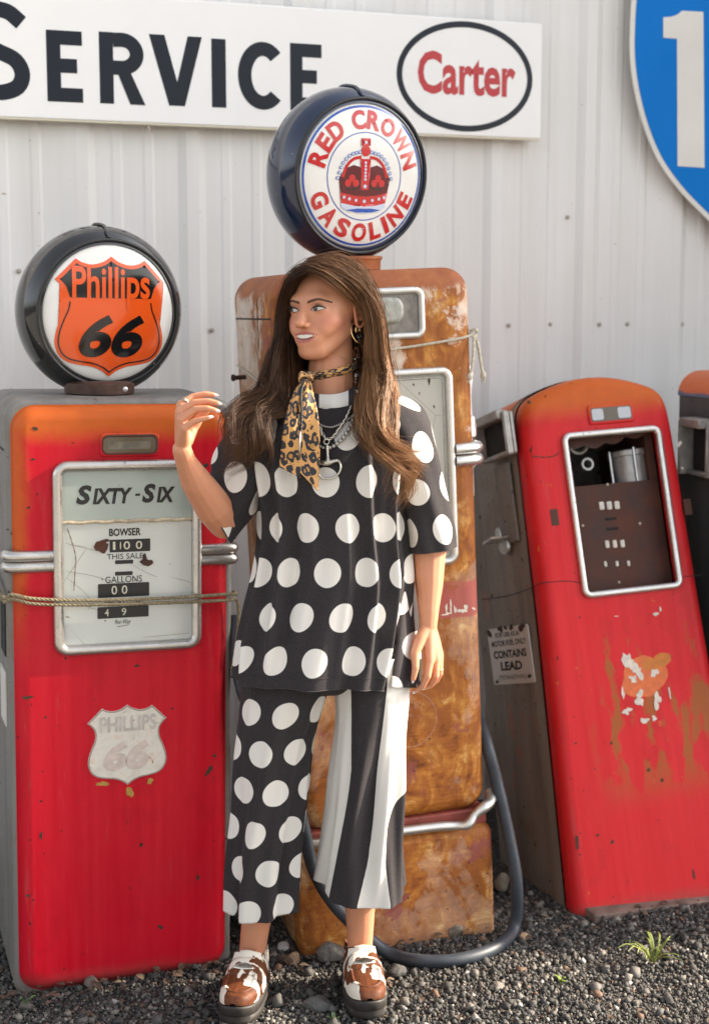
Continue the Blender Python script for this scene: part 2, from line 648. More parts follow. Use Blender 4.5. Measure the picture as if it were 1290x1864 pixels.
# ================================================================== interstate shield
IF = WF.sub(1.55 * WS, -0.055, EYE + 0.18 * WS)
shield = thing('shield_sign', 'blue shield road sign with a large white numeral 1 on the wall', 'sign', IF)
edge = [IF.l(*p) for p in ((1154, -60), (1147, 40), (1148, 120), (1164, 205), (1194, 285), (1236, 346), (1290, 402))]
xc = edge[0][0] + 0.52
half = spline(edge[::1], 40)
low = spline([tuple(half[-1]), (xc - 0.13, half[-1][1] - 0.085), (xc, half[-1][1] - 0.13)], 12)[1:]
lft = list(map(tuple, half)) + list(map(tuple, low))
top = [(xc, edge[0][1] + 0.19), (xc - 0.22, edge[0][1] + 0.17), (xc - 0.40, edge[0][1] + 0.20), (xc - 0.485, edge[0][1] + 0.12)]
lft = top + lft
out = lft + [(2 * xc - a, b) for a, b in reversed(lft[1:-1])]
mb = MB()
mb.shell(out, 0.004, 0.0, 0.0015, 2)
mb.build('sign_panel', M_whiteprint, shield)
nrm = poly_normals(out)
inn = np.array(out) - nrm * 0.017
mb = MB()
mb.add([(a, -0.0012, b) for a, b in inn], [tuple(range(len(inn)))])
mb.build('blue_field', M_blue, shield, False)
zh = edge[0][1] + 0.012
mb = MB()
mb.stroke([(xc - 0.48, zh), (xc + 0.48, zh)], 0.012, -0.0022)
mb.build('dividing_line', M_whiteprint, shield, False)
N = [IF.l(*p) for p in ((1232, 302), (1281, 305), (1279, 21), (1240, 19), (1232, 26), (1220, 30), (1206, 31), (1206, 68), (1231, 70))]
mb = MB()
mb.add([(a, -0.0026, b) for a, b in N], [tuple(range(len(N)))])
mb.build('numeral', M_whiteprint, shield, False)
for q in (-0.1, 0.1):
    mb = MB()
    mb.box(xc + q - 0.015, xc + q + 0.015, 0.0045, 0.05, 0.2, 0.6)
    mb.build('mounting_bracket', M_screw, shield)

# ================================================================== pump materials
def mat_redpaint(name, top_z, red=(0.52, 0.004, 0.017), orange=(0.62, 0.125, 0.02), fade=0.10, side=True, hw=0.25, patches=0.0):
    t = NT(name)
    x, y, z = t.xyz()
    n1 = t.noise(7, 5, 0.6)
    streak = t.noise(1.0, 5, 0.6, t.map((40, 40, 1.6)))
    c = t.mix(t.ramp(streak, [(0.35, 0.0), (0.72, 0.55)]), red, tuple(min(1, q * 1.18 + 0.014) for q in red))
    big = t.noise(2.6, 4, 0.55)
    c = t.mix(t.ramp(big, [(0.5, 0.0), (0.8, 0.18)]), c, (0.54, 0.07, 0.07))
    sm_ = t.noise(1.0, 5, 0.7, t.map((26, 26, 3.2), (0.4, 0, 0.9)))
    c = t.mix(t.ramp(sm_, [(0.60, 0.0), (0.72, 0.5)]), c, (0.50, 0.075, 0.075))
    dk = t.noise(5.5, 6, 0.7, t.map((1, 1, 0.6), (0.2, 0, 0.7)))
    c = t.mix(t.ramp(dk, [(0.52, 0.0), (0.72, 0.55)]), c, tuple(q * 0.55 for q in red))
    scr = t.noise(1.0, 3, 0.6, t.map((420, 420, 12), rot=(0, 0.25, 0)))
    c = t.mix(t.ramp(scr, [(0.70, 0.0), (0.73, 0.5)]), c, (0.52, 0.12, 0.10))
    # sun-bleached orange along the top and the left edge
    h = t.math('ADD', z, t.math('MULTIPLY', t.math('SUBTRACT', n1, 0.5), 0.05))
    f1 = t.step(h, top_z - fade, top_z - fade * 0.45)
    if side:
        e = t.math('SUBTRACT', t.math('MULTIPLY', x, -1.0), t.math('MULTIPLY', t.math('SUBTRACT', n1, 0.5), 0.06))
        f2 = t.math('MULTIPLY', t.step(e, hw - 0.045, hw - 0.012), t.step(z, top_z - 0.62, top_z - 0.35))
        f1 = t.math('MAXIMUM', f1, t.math('MULTIPLY', f2, 0.85))
    og = t.mix(t.noise(30, 4, 0.6), orange, tuple(q * 0.72 for q in orange))
    c = t.mix(f1, c, og)
    if patches:
        pn = t.noise(1.0, 4, 0.6, t.map((12, 12, 4.6), (2.1, 0, 1.3)))
        zz = t.math('MULTIPLY', t.step(z, 0.25, 0.42), t.math('SUBTRACT', 1.0, t.step(z, 0.68, 0.80)))
        xx = t.step(x, -0.17, -0.08)
        pm = t.math('MULTIPLY', t.math('MULTIPLY', zz, xx), t.ramp(pn, [(0.50, 0.0), (0.56, patches)]))
        c = t.mix(pm, c, (0.33, 0.10, 0.022))
        c = t.mix(t.math('MULTIPLY', t.ramp(t.noise(26, 5, 0.7), [(0.66, 0.0), (0.69, 0.8)]), 0.8), c, (0.58, 0.16, 0.03))
    # chips down to bare rusty steel
    sp = t.noise(38, 3, 0.55)
    sp2 = t.noise(1.0, 3, 0.5, t.map((55, 55, 22)))
    ch = t.math('MAXIMUM', t.ramp(sp, [(0.715, 0.0), (0.728, 1.0)]), t.ramp(sp2, [(0.73, 0.0), (0.742, 1.0)]))
    c = t.mix(ch, c, (0.045, 0.022, 0.014))
    low = t.math('SUBTRACT', 1.0, t.step(t.math('ADD', z, t.math('MULTIPLY', n1, 0.05)), 0.02, 0.075))
    c = t.mix(t.math('MULTIPLY', low, 0.45), c, (0.16, 0.09, 0.07))
    rg = t.ramp(t.noise(9, 5, 0.6), [(0.3, 0.30), (0.75, 0.52)])
    t.set(base=c, rough=rg, spec=0.22)
    hgt = t.math('SUBTRACT', t.math('MULTIPLY', t.noise(4, 2, 0.5), 0.6), t.math('MULTIPLY', ch, 0.35))
    t.bump(hgt, 0.25, 0.006)
    return t.m
def mat_greysteel(name, base=(0.22, 0.205, 0.19), orange=0.0):
    t = NT(name)
    st = t.noise(1.0, 6, 0.65, t.map((18, 18, 1.6)))
    c = t.ramp(st, [(0.25, tuple(q * 0.62 for q in base)), (0.55, base), (0.8, tuple(min(1, q * 1.25) for q in base))])
    c = t.mix(t.ramp(t.noise(5, 5, 0.65), [(0.5, 0.0), (0.72, 0.6)]), c, (0.15, 0.095, 0.055))
    c = t.mix(t.ramp(t.noise(45, 3, 0.6), [(0.66, 0.0), (0.69, 1.0)]), c, (0.04, 0.022, 0.014))
    if orange:
        c = t.mix(t.ramp(t.noise(12, 4, 0.6, t.map((1, 1, 0.5))), [(0.62, 0.0), (0.65, orange)]), c, (0.58, 0.11, 0.025))
    t.set(base=c, rough=0.55, metal=0.15)
    t.bump(t.noise(6, 4, 0.6), 0.2, 0.004)
    return t.m
def mat_chrome(name, base=(0.56, 0.54, 0.51), rough=0.22, dull=0.35):
    t = NT(name)
    n = t.noise(22, 5, 0.65)
    n2 = t.noise(1.0, 4, 0.6, t.map((8, 8, 40)))
    c = t.mix(t.ramp(n, [(0.45, 0.0), (0.75, dull)]), base, (0.25, 0.22, 0.19))
    c = t.mix(t.ramp(t.noise(120, 2, 0.5), [(0.70, 0.0), (0.73, 0.6)]), c, (0.08, 0.05, 0.035))
    t.set(base=c, rough=t.ramp(n, [(0.3, rough), (0.75, rough + 0.25)]), metal=0.9)
    t.bump(n2, 0.12, 0.002)
    return t.m
def mat_rust():
    t = NT('rusted_paint_stripped_steel')
    x, y, z = t.xyz()
    wob = t.noise(3.0, 4, 0.6)
    iso = t.noise(6.5, 12, 0.74, None, 0.3)
    fine = t.noise(60, 6, 0.75)
    ver = t.noise(1.0, 6, 0.7, t.map((70, 70, 9)))
    hor = t.noise(1.0, 6, 0.72, t.map((14, 14, 90)))
    zb = t.step(t.math('ADD', z, t.math('MULTIPLY', t.math('SUBTRACT', wob, 0.5), 0.7)), 0.50, 0.70)
    brush = t.mix(zb, hor, ver)
    blot = t.noise(15, 7, 0.62, t.map((1, 1, 0.75)), 1.1)
    g = t.math('ADD', t.math('MULTIPLY', blot, 0.70), t.math('MULTIPLY', brush, 0.30))
    c = t.ramp(g, [(0.36, (0.14, 0.040, 0.009)), (0.44, (0.27, 0.082, 0.014)), (0.50, (0.38, 0.128, 0.020)), (0.56, (0.50, 0.210, 0.040)), (0.62, (0.64, 0.38, 0.13)), (0.70, (0.70, 0.50, 0.26))])
    c = t.mix(t.ramp(iso, [(0.44, 0.75), (0.52, 0.0)]), c, t.mix(fine, (0.34, 0.112, 0.022), (0.22, 0.064, 0.013)))
    c = t.mix(t.ramp(fine, [(0.56, 0.0), (0.70, 0.35)]), c, (0.18, 0.050, 0.011))
    # what is left of the pale paint, ragged
    big = t.noise(3.6, 9, 0.68, t.map((1, 1, 0.8), (0.35, 0.0, 0.12)), 0.5)
    pf = t.math('ADD', t.math('MULTIPLY', big, 0.75), t.math('MULTIPLY', iso, 0.25))
    top = t.step(z, 0.95, 1.5)
    pm = t.ramp(pf, [(0.50, 0.0), (0.522, 0.75), (0.59, 1.0)])
    pale = t.ramp(iso, [(0.38, (0.58, 0.34, 0.19)), (0.50, (0.68, 0.56, 0.46)), (0.60, (0.72, 0.65, 0.58)), (0.68, (0.50, 0.32, 0.31))])
    c = t.mix(t.math('MULTIPLY', pm, t.math('ADD', 0.22, t.math('MULTIPLY', top, 0.72))), c, pale)
    # purple-red primer showing
    pr = t.ramp(t.noise(7, 9, 0.7, t.map((1, 1, 0.7), (1.7, 0, 0.4)), 0.6), [(0.585, 0.0), (0.625, 0.7)])
    c = t.mix(pr, c, (0.27, 0.07, 0.075))
    # smooth dark rust over the crown
    cr = t.step(t.math('ADD', z, t.math('MULTIPLY', t.math('SUBTRACT', iso, 0.5), 0.14)), 1.648, 1.668)
    c = t.mix(cr, c, t.ramp(iso, [(0.35, (0.22, 0.058, 0.02)), (0.5, (0.32, 0.098, 0.036)), (0.65, (0.42, 0.16, 0.06))]))
    # a faded pinkish band across the middle
    bz = t.math('MULTIPLY', t.step(t.math('ADD', z, t.math('MULTIPLY', iso, 0.03)), 0.845, 0.853), t.math('SUBTRACT', 1.0, t.step(t.math('ADD', z, t.math('MULTIPLY', iso, 0.04)), 0.94, 0.95)))
    c = t.mix(t.math('MULTIPLY', bz, t.ramp(iso, [(0.40, 0.25), (0.5, 0.85)])), c, (0.42, 0.095, 0.085))
    ch = t.ramp(t.noise(48, 3, 0.6), [(0.69, 0.0), (0.71, 1.0)])
    c = t.mix(ch, c, (0.06, 0.022, 0.012))
    t.set(base=c, rough=t.ramp(iso, [(0.3, 0.5), (0.7, 0.75)]), spec=0.35)
    t.bump(t.math('ADD', t.math('MULTIPLY', iso, 0.6), t.math('ADD', t.math('MULTIPLY', brush, 0.3), t.math('MULTIPLY', pm, 0.25))), 0.4, 0.004)
    return t.m
M_red1 = mat_redpaint('weathered_red_paint', 1.392)
M_red2 = mat_redpaint('blotched_red_paint', 1.47, (0.58, 0.014, 0.018), fade=0.13, side=False, patches=0.9)
M_grey1 = mat_greysteel('bare_grey_steel', (0.21, 0.20, 0.185))
M_grey2 = mat_greysteel('dirty_grey_steel', (0.24, 0.215, 0.185), 0.25)
M_chrome = mat_chrome('dulled_chrome')
M_bright = mat_chrome('bright_chrome', (0.72, 0.71, 0.68), 0.25, 0.2)
M_rust = mat_rust()
M_rustplate = plain('rust_brown_plate', (0.075, 0.026, 0.016), 0.7, 0, 0.45, 14, 0.3)
M_tin = plain('galvanised_tin', (0.42, 0.41, 0.39), 0.4, 0.6, 0.25)
M_black = plain('black_print', (0.012, 0.012, 0.012), 0.4)
M_digit = plain('aged_white_digit', (0.62, 0.58, 0.46), 0.6)
M_cream = plain('cream_wheel', (0.78, 0.76, 0.68), 0.5)
M_glasspale = mat_enamel('pale_green_glass', (0.40, 0.46, 0.42), 0.08, 0.5)
def mat_dial(name, base):
    t = NT(name)
    c = t.mix(t.ramp(t.noise(5, 5, 0.6), [(0.4, 0.0), (0.75, 0.35)]), base, tuple(q * 0.75 for q in base))
    x, y, z = t.xyz()
    c = t.mix(t.ramp(t.noise(34, 3, 0.6), [(0.70, 0.0), (0.725, 0.9)]), c, (0.13, 0.075, 0.04))
    cr = t.voro(5.5, t.map((1, 1, 0.9), (0.3, 0, 0.2)), 'DISTANCE_TO_EDGE')
    c = t.mix(t.math('MULTIPLY', t.ramp(cr, [(0.0, 1.0), (0.007, 0.0)]), t.ramp(t.noise(6, 2, 0.5), [(0.5, 0.0), (0.58, 0.6)])), c, (0.17, 0.13, 0.10))
    t.set(base=c, rough=0.2, coat=0.5, coatr=0.05)
    return t.m
M_dial = mat_dial('aged_white_dial', (0.62, 0.64, 0.60))
M_dialgrey = mat_dial('aged_grey_dial', (0.46, 0.45, 0.40))
M_rope = None
def mat_rope(name, a, b):
    t = NT(name)
    n = t.noise(160, 4, 0.6)
    t.set(base=t.ramp(n, [(0.3, a), (0.7, b)]), rough=0.9)
    t.bump(t.noise(420, 3, 0.6), 0.5, 0.001)
    return t.m
M_rope = mat_rope('weathered_hemp', (0.15, 0.12, 0.07), (0.34, 0.28, 0.18))
M_rope2 = mat_rope('bleached_cord', (0.40, 0.36, 0.28), (0.66, 0.61, 0.50))

def rope(mb, pts, rad, n=240, strands=3, twist=None):
    P = spline(pts, n)
    T = np.gradient(P, axis=0)
    ln = np.linalg.norm(T, axis=1)
    T /= ln[:, None]
    L = np.cumsum(ln)
    up = np.array([0.12, 0.2, 1.0])
    A = np.cross(T, up)
    A /= np.linalg.norm(A, axis=1)[:, None]
    B = np.cross(T, A)
    tw = twist or 2 * math.pi / (rad * 7)
    for k in range(strands):
        ph = L * tw + 2 * math.pi * k / strands
        mb.tube(P + rad * 0.5 * (np.cos(ph)[:, None] * A + np.sin(ph)[:, None] * B), rad * 0.56, 6)
    return mb

def bezel(name, x0, x1, z0, z1, rc, rt, y, mat, parent, flat=1.0):
    path = [(a, y, b) for a, b in rrect(x0, x1, z0, z1, rc, 6)]
    full = []
    for i in range(len(path)):
        a, b = np.array(path[i]), np.array(path[(i + 1) % len(path)])
        d = np.linalg.norm(b - a)
        k = max(1, int(d / 0.05))
        for q in range(k):
            full.append(a + (b - a) * q / k)
    mb = MB()
    mb.tube(full, rt, 12, True, flat=flat)
    return mb.build(name, mat, parent, angle=80)

def shield_outline(cx_, zb, wd, ht, n=7):
    half = [(0, 1.0), (0.07, 0.955), (0.17, 0.93), (0.26, 0.945), (0.315, 0.975), (0.5, 0.80), (0.44, 0.745), (0.405, 0.675), (0.41, 0.58), (0.455, 0.475),
            (0.49, 0.37), (0.495, 0.27), (0.455, 0.18), (0.38, 0.125), (0.27, 0.10), (0.16, 0.085), (0.07, 0.05), (0, 0)]
    segs = [half[0:5], half[4:6], half[5:18]]
    pts = []
    for sgm in segs:
        q = spline(sgm, 6 if len(sgm) < 3 else len(sgm) * 3)
        pts += [tuple(p) for p in q[:-1]]
    pts.append((0, 0))
    right = [(cx_ + a * wd, zb + b * ht) for a, b in pts]          # top -> right -> bottom (clockwise)
    left = [(cx_ - a * wd, zb + b * ht) for a, b in pts[1:-1]]     # top -> left -> bottom
    return left and ([right[0]] + left + [right[-1]] + list(reversed(right[1:-1])))  # counter-clockwise
def flat_poly(name, outline, y, mat, parent):
    mb = MB()
    mb.add([(a, y, b) for a, b in outline], [tuple(range(len(outline)))])
    return mb.build(name, mat, parent, False)
def blob(cx_, cz_, rx, rz, seed, n=26, rough=0.35, spike=0.0):
    r_ = random.Random(seed)
    ph = [r_.uniform(0, 6.28) for _ in range(6)]
    am = [r_.uniform(0.2, 1) * rough / (k + 1) for k in range(6)]
    pts = []
    for i in range(n):
        a = 2 * math.pi * i / n
        q = 1 + sum(am[k] * math.sin((k + 2) * a + ph[k]) for k in range(6)) + r_.uniform(-spike, spike)
        pts.append((cx_ + rx * q * math.cos(a), cz_ + rz * q * math.sin(a)))
    return pts

# ================================================================== globes
def lens_fill(parent, r, bulge, mat, name='lens', y=0.0):
    mb = MB()
    mb.lathe([(r * math.sin(R(90 * k / 12)), y - bulge * math.cos(R(90 * k / 12))) for k in range(12, 0, -1)] + [(0.0005, y - bulge)], 64, 'y')
    return mb.build(name, mat, parent, angle=60)
def lens_y(x, z, r, bulge, y=0.0):
    d2 = min(0.999, (x * x + z * z) / (r * r))
    return y - bulge * math.sqrt(1 - d2)
def drape(o, r, bulge, y, off):
    """set flat lettering on the bulging lens"""
    bm = bmesh.new()
    bm.from_mesh(o.data)
    for _ in range(3):
        le = [e for e in bm.edges if e.calc_length() > 0.010]
        if not le:
            break
        bmesh.ops.subdivide_edges(bm, edges=le, cuts=1)
        bmesh.ops.triangulate(bm, faces=[f for f in bm.faces if len(f.verts) > 3])
    bm.to_mesh(o.data)
    bm.free()
    for v in o.data.vertices:
        v.co.y = lens_y(v.co.x, v.co.z, r, bulge, y) - off
    o.data.update()
def densify(outline, step):
    pts = []
    o = list(outline)
    for i in range(len(o)):
        a, b = np.array(o[i], float), np.array(o[(i + 1) % len(o)], float)
        k = max(1, int(np.linalg.norm(b - a) / step))
        for q in range(k):
            pts.append(tuple(a + (b - a) * q / k))
    return pts
def lens_patch(name, outline, r, bulge, y, off, mat, parent):
    """filled outline draped on the lens, cut into a fine grid so that it follows the bulge"""
    pts = densify(outline, 0.012)
    bm = bmesh.new()
    vs_ = [bm.verts.new((a, 0, b)) for a, b in pts]
    f = bm.faces.new(vs_)
    bmesh.ops.triangulate(bm, faces=[f])
    for _ in range(3):
        long_e = [e for e in bm.edges if e.calc_length() > 0.014]
        if not long_e:
            break
        bmesh.ops.subdivide_edges(bm, edges=long_e, cuts=1)
        bmesh.ops.triangulate(bm, faces=bm.faces[:])
    bmesh.ops.recalc_face_normals(bm, faces=bm.faces[:])
    if sum(f_.normal.y for f_ in bm.faces) > 0:
        bmesh.ops.reverse_faces(bm, faces=bm.faces[:])
    me = bpy.data.meshes.new(name)
    bm.to_mesh(me)
    bm.free()
    o = link(name, me, mat, parent)
    drape(o, r, bulge, y, off)
    for p in me.polygons:
        p.use_smooth = True
    return o
def mat_gloss(name, base):
    t = NT(name)
    n = t.noise(6, 5, 0.6)
    sp = t.noise(90, 2, 0.5)
    c = t.mix(t.ramp(n, [(0.45, 0.0), (0.8, 0.5)]), base, tuple(q + 0.02 for q in base))
    c = t.mix(t.ramp(sp, [(0.74, 0.0), (0.76, 0.8)]), c, (0.30, 0.25, 0.18))
    t.set(base=c, rough=t.ramp(n, [(0.3, 0.06), (0.8, 0.22)]), coat=0.6, coatr=0.04)
    return t.m
M_gblack = mat_gloss('glossy_black_plastic', (0.012, 0.012, 0.013))
M_gnavy = mat_gloss('glossy_navy_plastic', (0.008, 0.018, 0.05))
M_lens = mat_enamel('white_glass_lens', (0.74, 0.73, 0.70), 0.05, 0.25)
M_orange = mat_enamel('orange_glass_print', (0.72, 0.090, 0.012), 0.05, 0.2)
M_gprint = mat_enamel('black_glass_print', (0.008, 0.008, 0.009), 0.04, 0.1)
M_gred = mat_enamel('red_glass_print', (0.50, 0.015, 0.018), 0.05, 0.25)
M_gblue = mat_enamel('blue_glass_print', (0.012, 0.075, 0.40), 0.05, 0.2)
M_gpale = mat_enamel('pale_blue_glass_print', (0.52, 0.58, 0.72), 0.05, 0.2)

def globe(name, label, gf, ro, rl, hd, mat):
    g = thing(name, label, 'globe', gf)
    prof = []
    n = 18
    # back lens rim -> round the body -> front lens rim
    for k in range(n + 1):
        a = R(-64 + 128 * k / n)
        prof.append((rl + (ro - rl) * (math.cos(a) - math.cos(R(64))) / (1 - math.cos(R(64))), -hd * math.sin(a) / math.sin(R(64))))
    prof += [(rl - 0.006, -hd - 0.001), (rl - 0.012, -hd + 0.012)]
    mb = MB()
    mb.lathe([(rl - 0.012, hd - 0.012), (rl - 0.006, hd + 0.001)] + prof, 96, 'y', cap=False)
    mb.build('globe_body', mat, g, angle=70)
    mb = MB()
    mb.tube([((rl + 0.004) * math.cos(a), -hd - 0.0005, (rl + 0.004) * math.sin(a)) for a in np.linspace(0, 2 * math.pi, 90, endpoint=False)], 0.0045, 8, True)
    mb.build('lens_gasket', M_rubber, g)
    mb = MB()
    pts = []
    for k in range(16):
        a = R(-58 + 116 * k / 15)
        rr = rl + (ro - rl) * (math.cos(a) - math.cos(R(64))) / (1 - math.cos(R(64)))
        pts.append((0.004 * math.sin(k * 0.8) - 0.012 + 0.012 * k / 15, -hd * math.sin(a) / math.sin(R(64)), rr + 0.003))
    mb.tube(pts, 0.0036, 8)
    mb.build('seam_cord', mat, g)
    b = lens_fill(g, rl - 0.002, 0.020, M_lens, 'rear_lens', 0)
    b.rotation_euler = (0, 0, math.pi)
    b.location = (0, hd - 0.004, 0)
    return g
GL1 = dict(r=0.163, b=0.022, y=-0.066)
P1 = Frame(-0.555, 3.401, R(19.08), 0.0132, 0.0104)
c1 = at(181, 566, 3.60)
gf1 = Frame(c1.x, c1.y, R(28), 0.015, R(4.5), c1.z)
g1 = globe('pump_globe', 'round black globe with an orange shield and the number 66 on the left pump', gf1, 0.2035, 0.168, 0.072, M_gblack)
l1 = lens_fill(g1, GL1['r'], GL1['b'], M_lens, 'front_lens', GL1['y'])
def lp(name, outline, off, mat, lens=l1, G=GL1):
    return lens_patch(name, outline, G['r'], G['b'], G['y'], off, mat, lens)
W66, H66, Z66 = 0.268, 0.284, -0.150
lp('shield_print', shield_outline(0, Z66, W66, H66), 0.0012, M_orange)
sh = np.array(shield_outline(0, Z66, W66, H66))
shi = sh - poly_normals(sh) * 0.0085
cutz = 0.028
ups = [tuple(p) for p in shi if p[1] >= cutz]
lp('shield_top_band', ups, 0.0019, M_gprint)
los = [tuple(p) for p in shi if p[1] < cutz]
i0 = max(range(len(shi)), key=lambda i: (shi[i][1] < cutz and shi[i - 1][1] >= cutz))
loop = []
started = False
idx = [i for i in range(len(shi)) if shi[i][1] < cutz]
st = next(i for i in idx if shi[i - 1][1] >= cutz)
path = [tuple(shi[(st + k) % len(shi)]) for k in range(len(idx))]
mb = MB()
mb.stroke(densify(path, 0.006)[:-40] if False else spline(path, 90), 0.0032, 0)
o = mb.build('shield_outline', M_gprint, l1, False)
drape(o, GL1['r'], GL1['b'], GL1['y'], 0.0021)
o = text_mesh('shield_numerals', '66', (-0.077, 0.083, -0.103, -0.002), 0, M_gprint, l1, bold=0.035, shear=0.25, res=6)
drape(o, GL1['r'], GL1['b'], GL1['y'], 0.0023)
o = text_mesh('shield_lettering', 'Phillips', (-0.095, 0.096, 0.014, 0.110), 0, M_orange, l1, bold=0.02, res=5)
drape(o, GL1['r'], GL1['b'], GL1['y'], 0.0028)

# ================================================================== left red pump
pump1 = thing('petrol_pump', 'red pump with a cracked white dial and rope tied round it, left', 'petrol pump', P1)
mb = MB()
mb.shell(rrect(-0.262, 0.268, -0.03, 1.405, 0.045), 0.42, 0.022, 0.012, 3)
mb.build('rear_cabinet', M_grey1, pump1)
mb = MB()
mb.shell(rrect(-0.25, 0.252, -0.01, 1.392, 0.055, 8), 0.0215, 0.0, 0.034, 7)
front1 = mb.build('front_door', M_red1, pump1, angle=60)
def l_(px, py, dy=0.0):
    return P1.l(px, py, dy)
# small sight window in a raised red rim
xa, za = l_(181, 832)
xb, zb = l_(290, 787)
wx0, wx1, wz0, wz1 = xa, xb, za, zb
rim = MB()
rim.shell(rrect(wx0, wx1, wz0, wz1, 0.012), 0.004, -0.006, 0.004, 3)
rimo = rim.build('sight_window_rim', M_red1, pump1)
mb = MB()
mb.shell(rrect(wx0 + 0.008, wx1 - 0.008, wz0 + 0.009, wz1 - 0.007, 0.012), -0.0055, -0.0072, 0)
M_murky = mat_enamel('murky_glass', (0.12, 0.095, 0.06), 0.15, 0.6)
mb.build('sight_glass', M_murky, rimo)
bezel('sight_bezel', wx0 + 0.007, wx1 - 0.007, wz0 + 0.008, wz1 - 0.006, 0.013, 0.0028, -0.0065, M_rustplate, rimo)
mb = MB()
mb.shell(rrect(wx0 + 0.018, wx1 - 0.022, wz0 + 0.018, wz1 - 0.019, 0.003), -0.0073, -0.0078, 0)
mb.build('inner_plate', plain('dusty_olive', (0.16, 0.14, 0.10), 0.7, 0, 0.4, 60), rimo)
# dial frame
fx0, fx1, fz0, fz1 = -0.150, 0.174, 0.823, 1.253
bezel('dial_frame', fx0, fx1, fz0, fz1, 0.022, 0.0125, -0.004, M_chrome, pump1)
zdiv = l_(230, 948)[1]
mb = MB()
mb.shell(rrect(fx0 + 0.006, fx1 - 0.006, zdiv + 0.003, fz1 - 0.006, 0.014), 0.001, -0.0035, 0.001, 2)
brand = mb.build('brand_glass', M_glasspale, pump1)
mb = MB()
mb.shell(rrect(fx0 + 0.006, fx1 - 0.006, fz0 + 0.006, zdiv - 0.003, 0.014), 0.001, -0.0025, 0.001, 2)
dial = mb.build('dial_plate', M_dial, pump1)
mb = MB()
mb.tube([(fx0 + 0.01 + (fx1 - fx0 - 0.02) * k / 20, -0.004, zdiv + 0.0012 * math.sin(k * 1.7)) for k in range(21)], 0.004, 8)
mb.build('divider_strip', plain('peeling_cream_strip', (0.55, 0.45, 0.32), 0.7, 0, 0.45, 50), pump1)
def tbox(xa, xb, yt, yb, fr=l_):
    x0, z0 = fr(xa, yb)
    x1, z1 = fr(xb, yt)
    x2, z2 = fr(xa, yt)
    x3, z3 = fr(xb, yb)
    return ((x0 + x2) / 2, (x1 + x3) / 2, (z0 + z3) / 2, (z1 + z2) / 2)
yT = -0.0042
b = tbox(138, 318, 881, 916)
for (s_, xa, xb, big) in (('S', 0.0, 0.155, 1), ('IXTY', 0.165, 0.565, 0), ('-', 0.59, 0.645, 2), ('S', 0.66, 0.80, 1), ('IX', 0.81, 1.0, 0)):
    wd = b[1] - b[0]
    z0, z1 = b[2], b[3] - (0 if big == 1 else 0.008)
    if big == 2:
        z0, z1 = b[2] + 0.017, b[2] + 0.0225
    text_mesh('brand_lettering', s_, (b[0] + xa * wd, b[0] + xb * wd, z0, z1), yT, M_black, brand, bold=0.045, shear=0.2)
yD = -0.0034
text_mesh('maker_lettering', 'BOWSER', tbox(198, 256, 961, 975), yD, M_black, dial, bold=0.03)
text_mesh('dial_lettering', 'THIS SALE', tbox(194, 260, 1007, 1017), yD, M_black, dial, bold=0.002)
text_mesh('dial_lettering', 'GALLONS', tbox(191, 258, 1048, 1060), yD, M_black, dial, bold=0.004)
text_mesh('dial_lettering', 'PER GALLON', tbox(190, 259, 1094, 1102), yD, M_black, dial, bold=0.002)
text_mesh('dial_lettering', 'Ret-Way', tbox(208, 238, 1127, 1138), yD, M_black, dial, bold=0.0, shear=0.4)
mb = MB()
q = tbox(213, 232, 1138, 1140)
mb.stroke([(q[0], q[2]), (q[1], q[3])], 0.0012, yD)
mb.build('underline', M_black, dial, False)
def counter(xa, xb, yt, yb, digits):
    q = tbox(xa, xb, yt, yb)
    mb = MB()
    mb.shell(rrect(*q, 0.002, 2), -0.002, -0.0033, 0)
    o = mb.build('counter_window', M_black, dial)
    for ch, u0, u1 in digits:
        wd, ht = q[1] - q[0], q[3] - q[2]
        text_mesh('counter_digit', ch, (q[0] + u0 * wd, q[0] + u1 * wd, q[2] + 0.2 * ht, q[3] - 0.16 * ht), -0.0040, M_digit, dial, bold=0.008)
counter(199, 273, 981, 1004, [('1', 0.08, 0.14), ('.', 0.25, 0.28), ('0', 0.34, 0.50), ('0', 0.64, 0.80)])
counter(178, 271, 1061, 1086, [('0', 0.26, 0.37), ('0', 0.46, 0.57)])
counter(177, 270, 1103, 1124, [('4', 0.14, 0.22), ('9', 0.47, 0.56)])
counter(209, 242, 1019, 1026, [])
counter(209, 241, 1040, 1047, [])
for i, (px, py, rx_, rz_) in enumerate(((184, 995, 0.016, 0.014), (266, 1023, 0.013, 0.010), (263, 1017, 0.006, 0.011), (190, 984, 0.011, 0.004))):
    a, b_ = l_(px, py)
    flat_poly('enamel_chip', blob(a, b_, rx_, rz_, 40 + i, 24, 0.3, 0.06), -0.0044 - 0.0002 * i, M_rustplate, dial)
a0 = [l_(*p) for p in ((122, 962), (130, 985), (137, 1012), (136, 1040), (134, 1075))]
mb = MB()
mb.stroke(spline(a0, 30), [0.001 + 0.0022 * abs(math.sin(k * 0.9)) for k in range(30)], -0.0036)
mb.build('crack', plain('crack_grime', (0.28, 0.21, 0.14), 0.8), dial, False)
for pts in (((118, 988), (140, 994), (165, 1000), (180, 1003)), ((120, 1040), (160, 1046), (200, 1057)), ((236, 1025), (262, 1040), (285, 1050)), ((260, 1160), (300, 1156), (345, 1152)), ((122, 1052), (150, 1075), (166, 1095), (160, 1110))):
    mb = MB()
    mb.stroke(spline([l_(*p) for p in pts], 16), 0.0008, -0.0035)
    mb.build('scratch', plain('scratch_grime', (0.25, 0.22, 0.18), 0.8), dial, False)
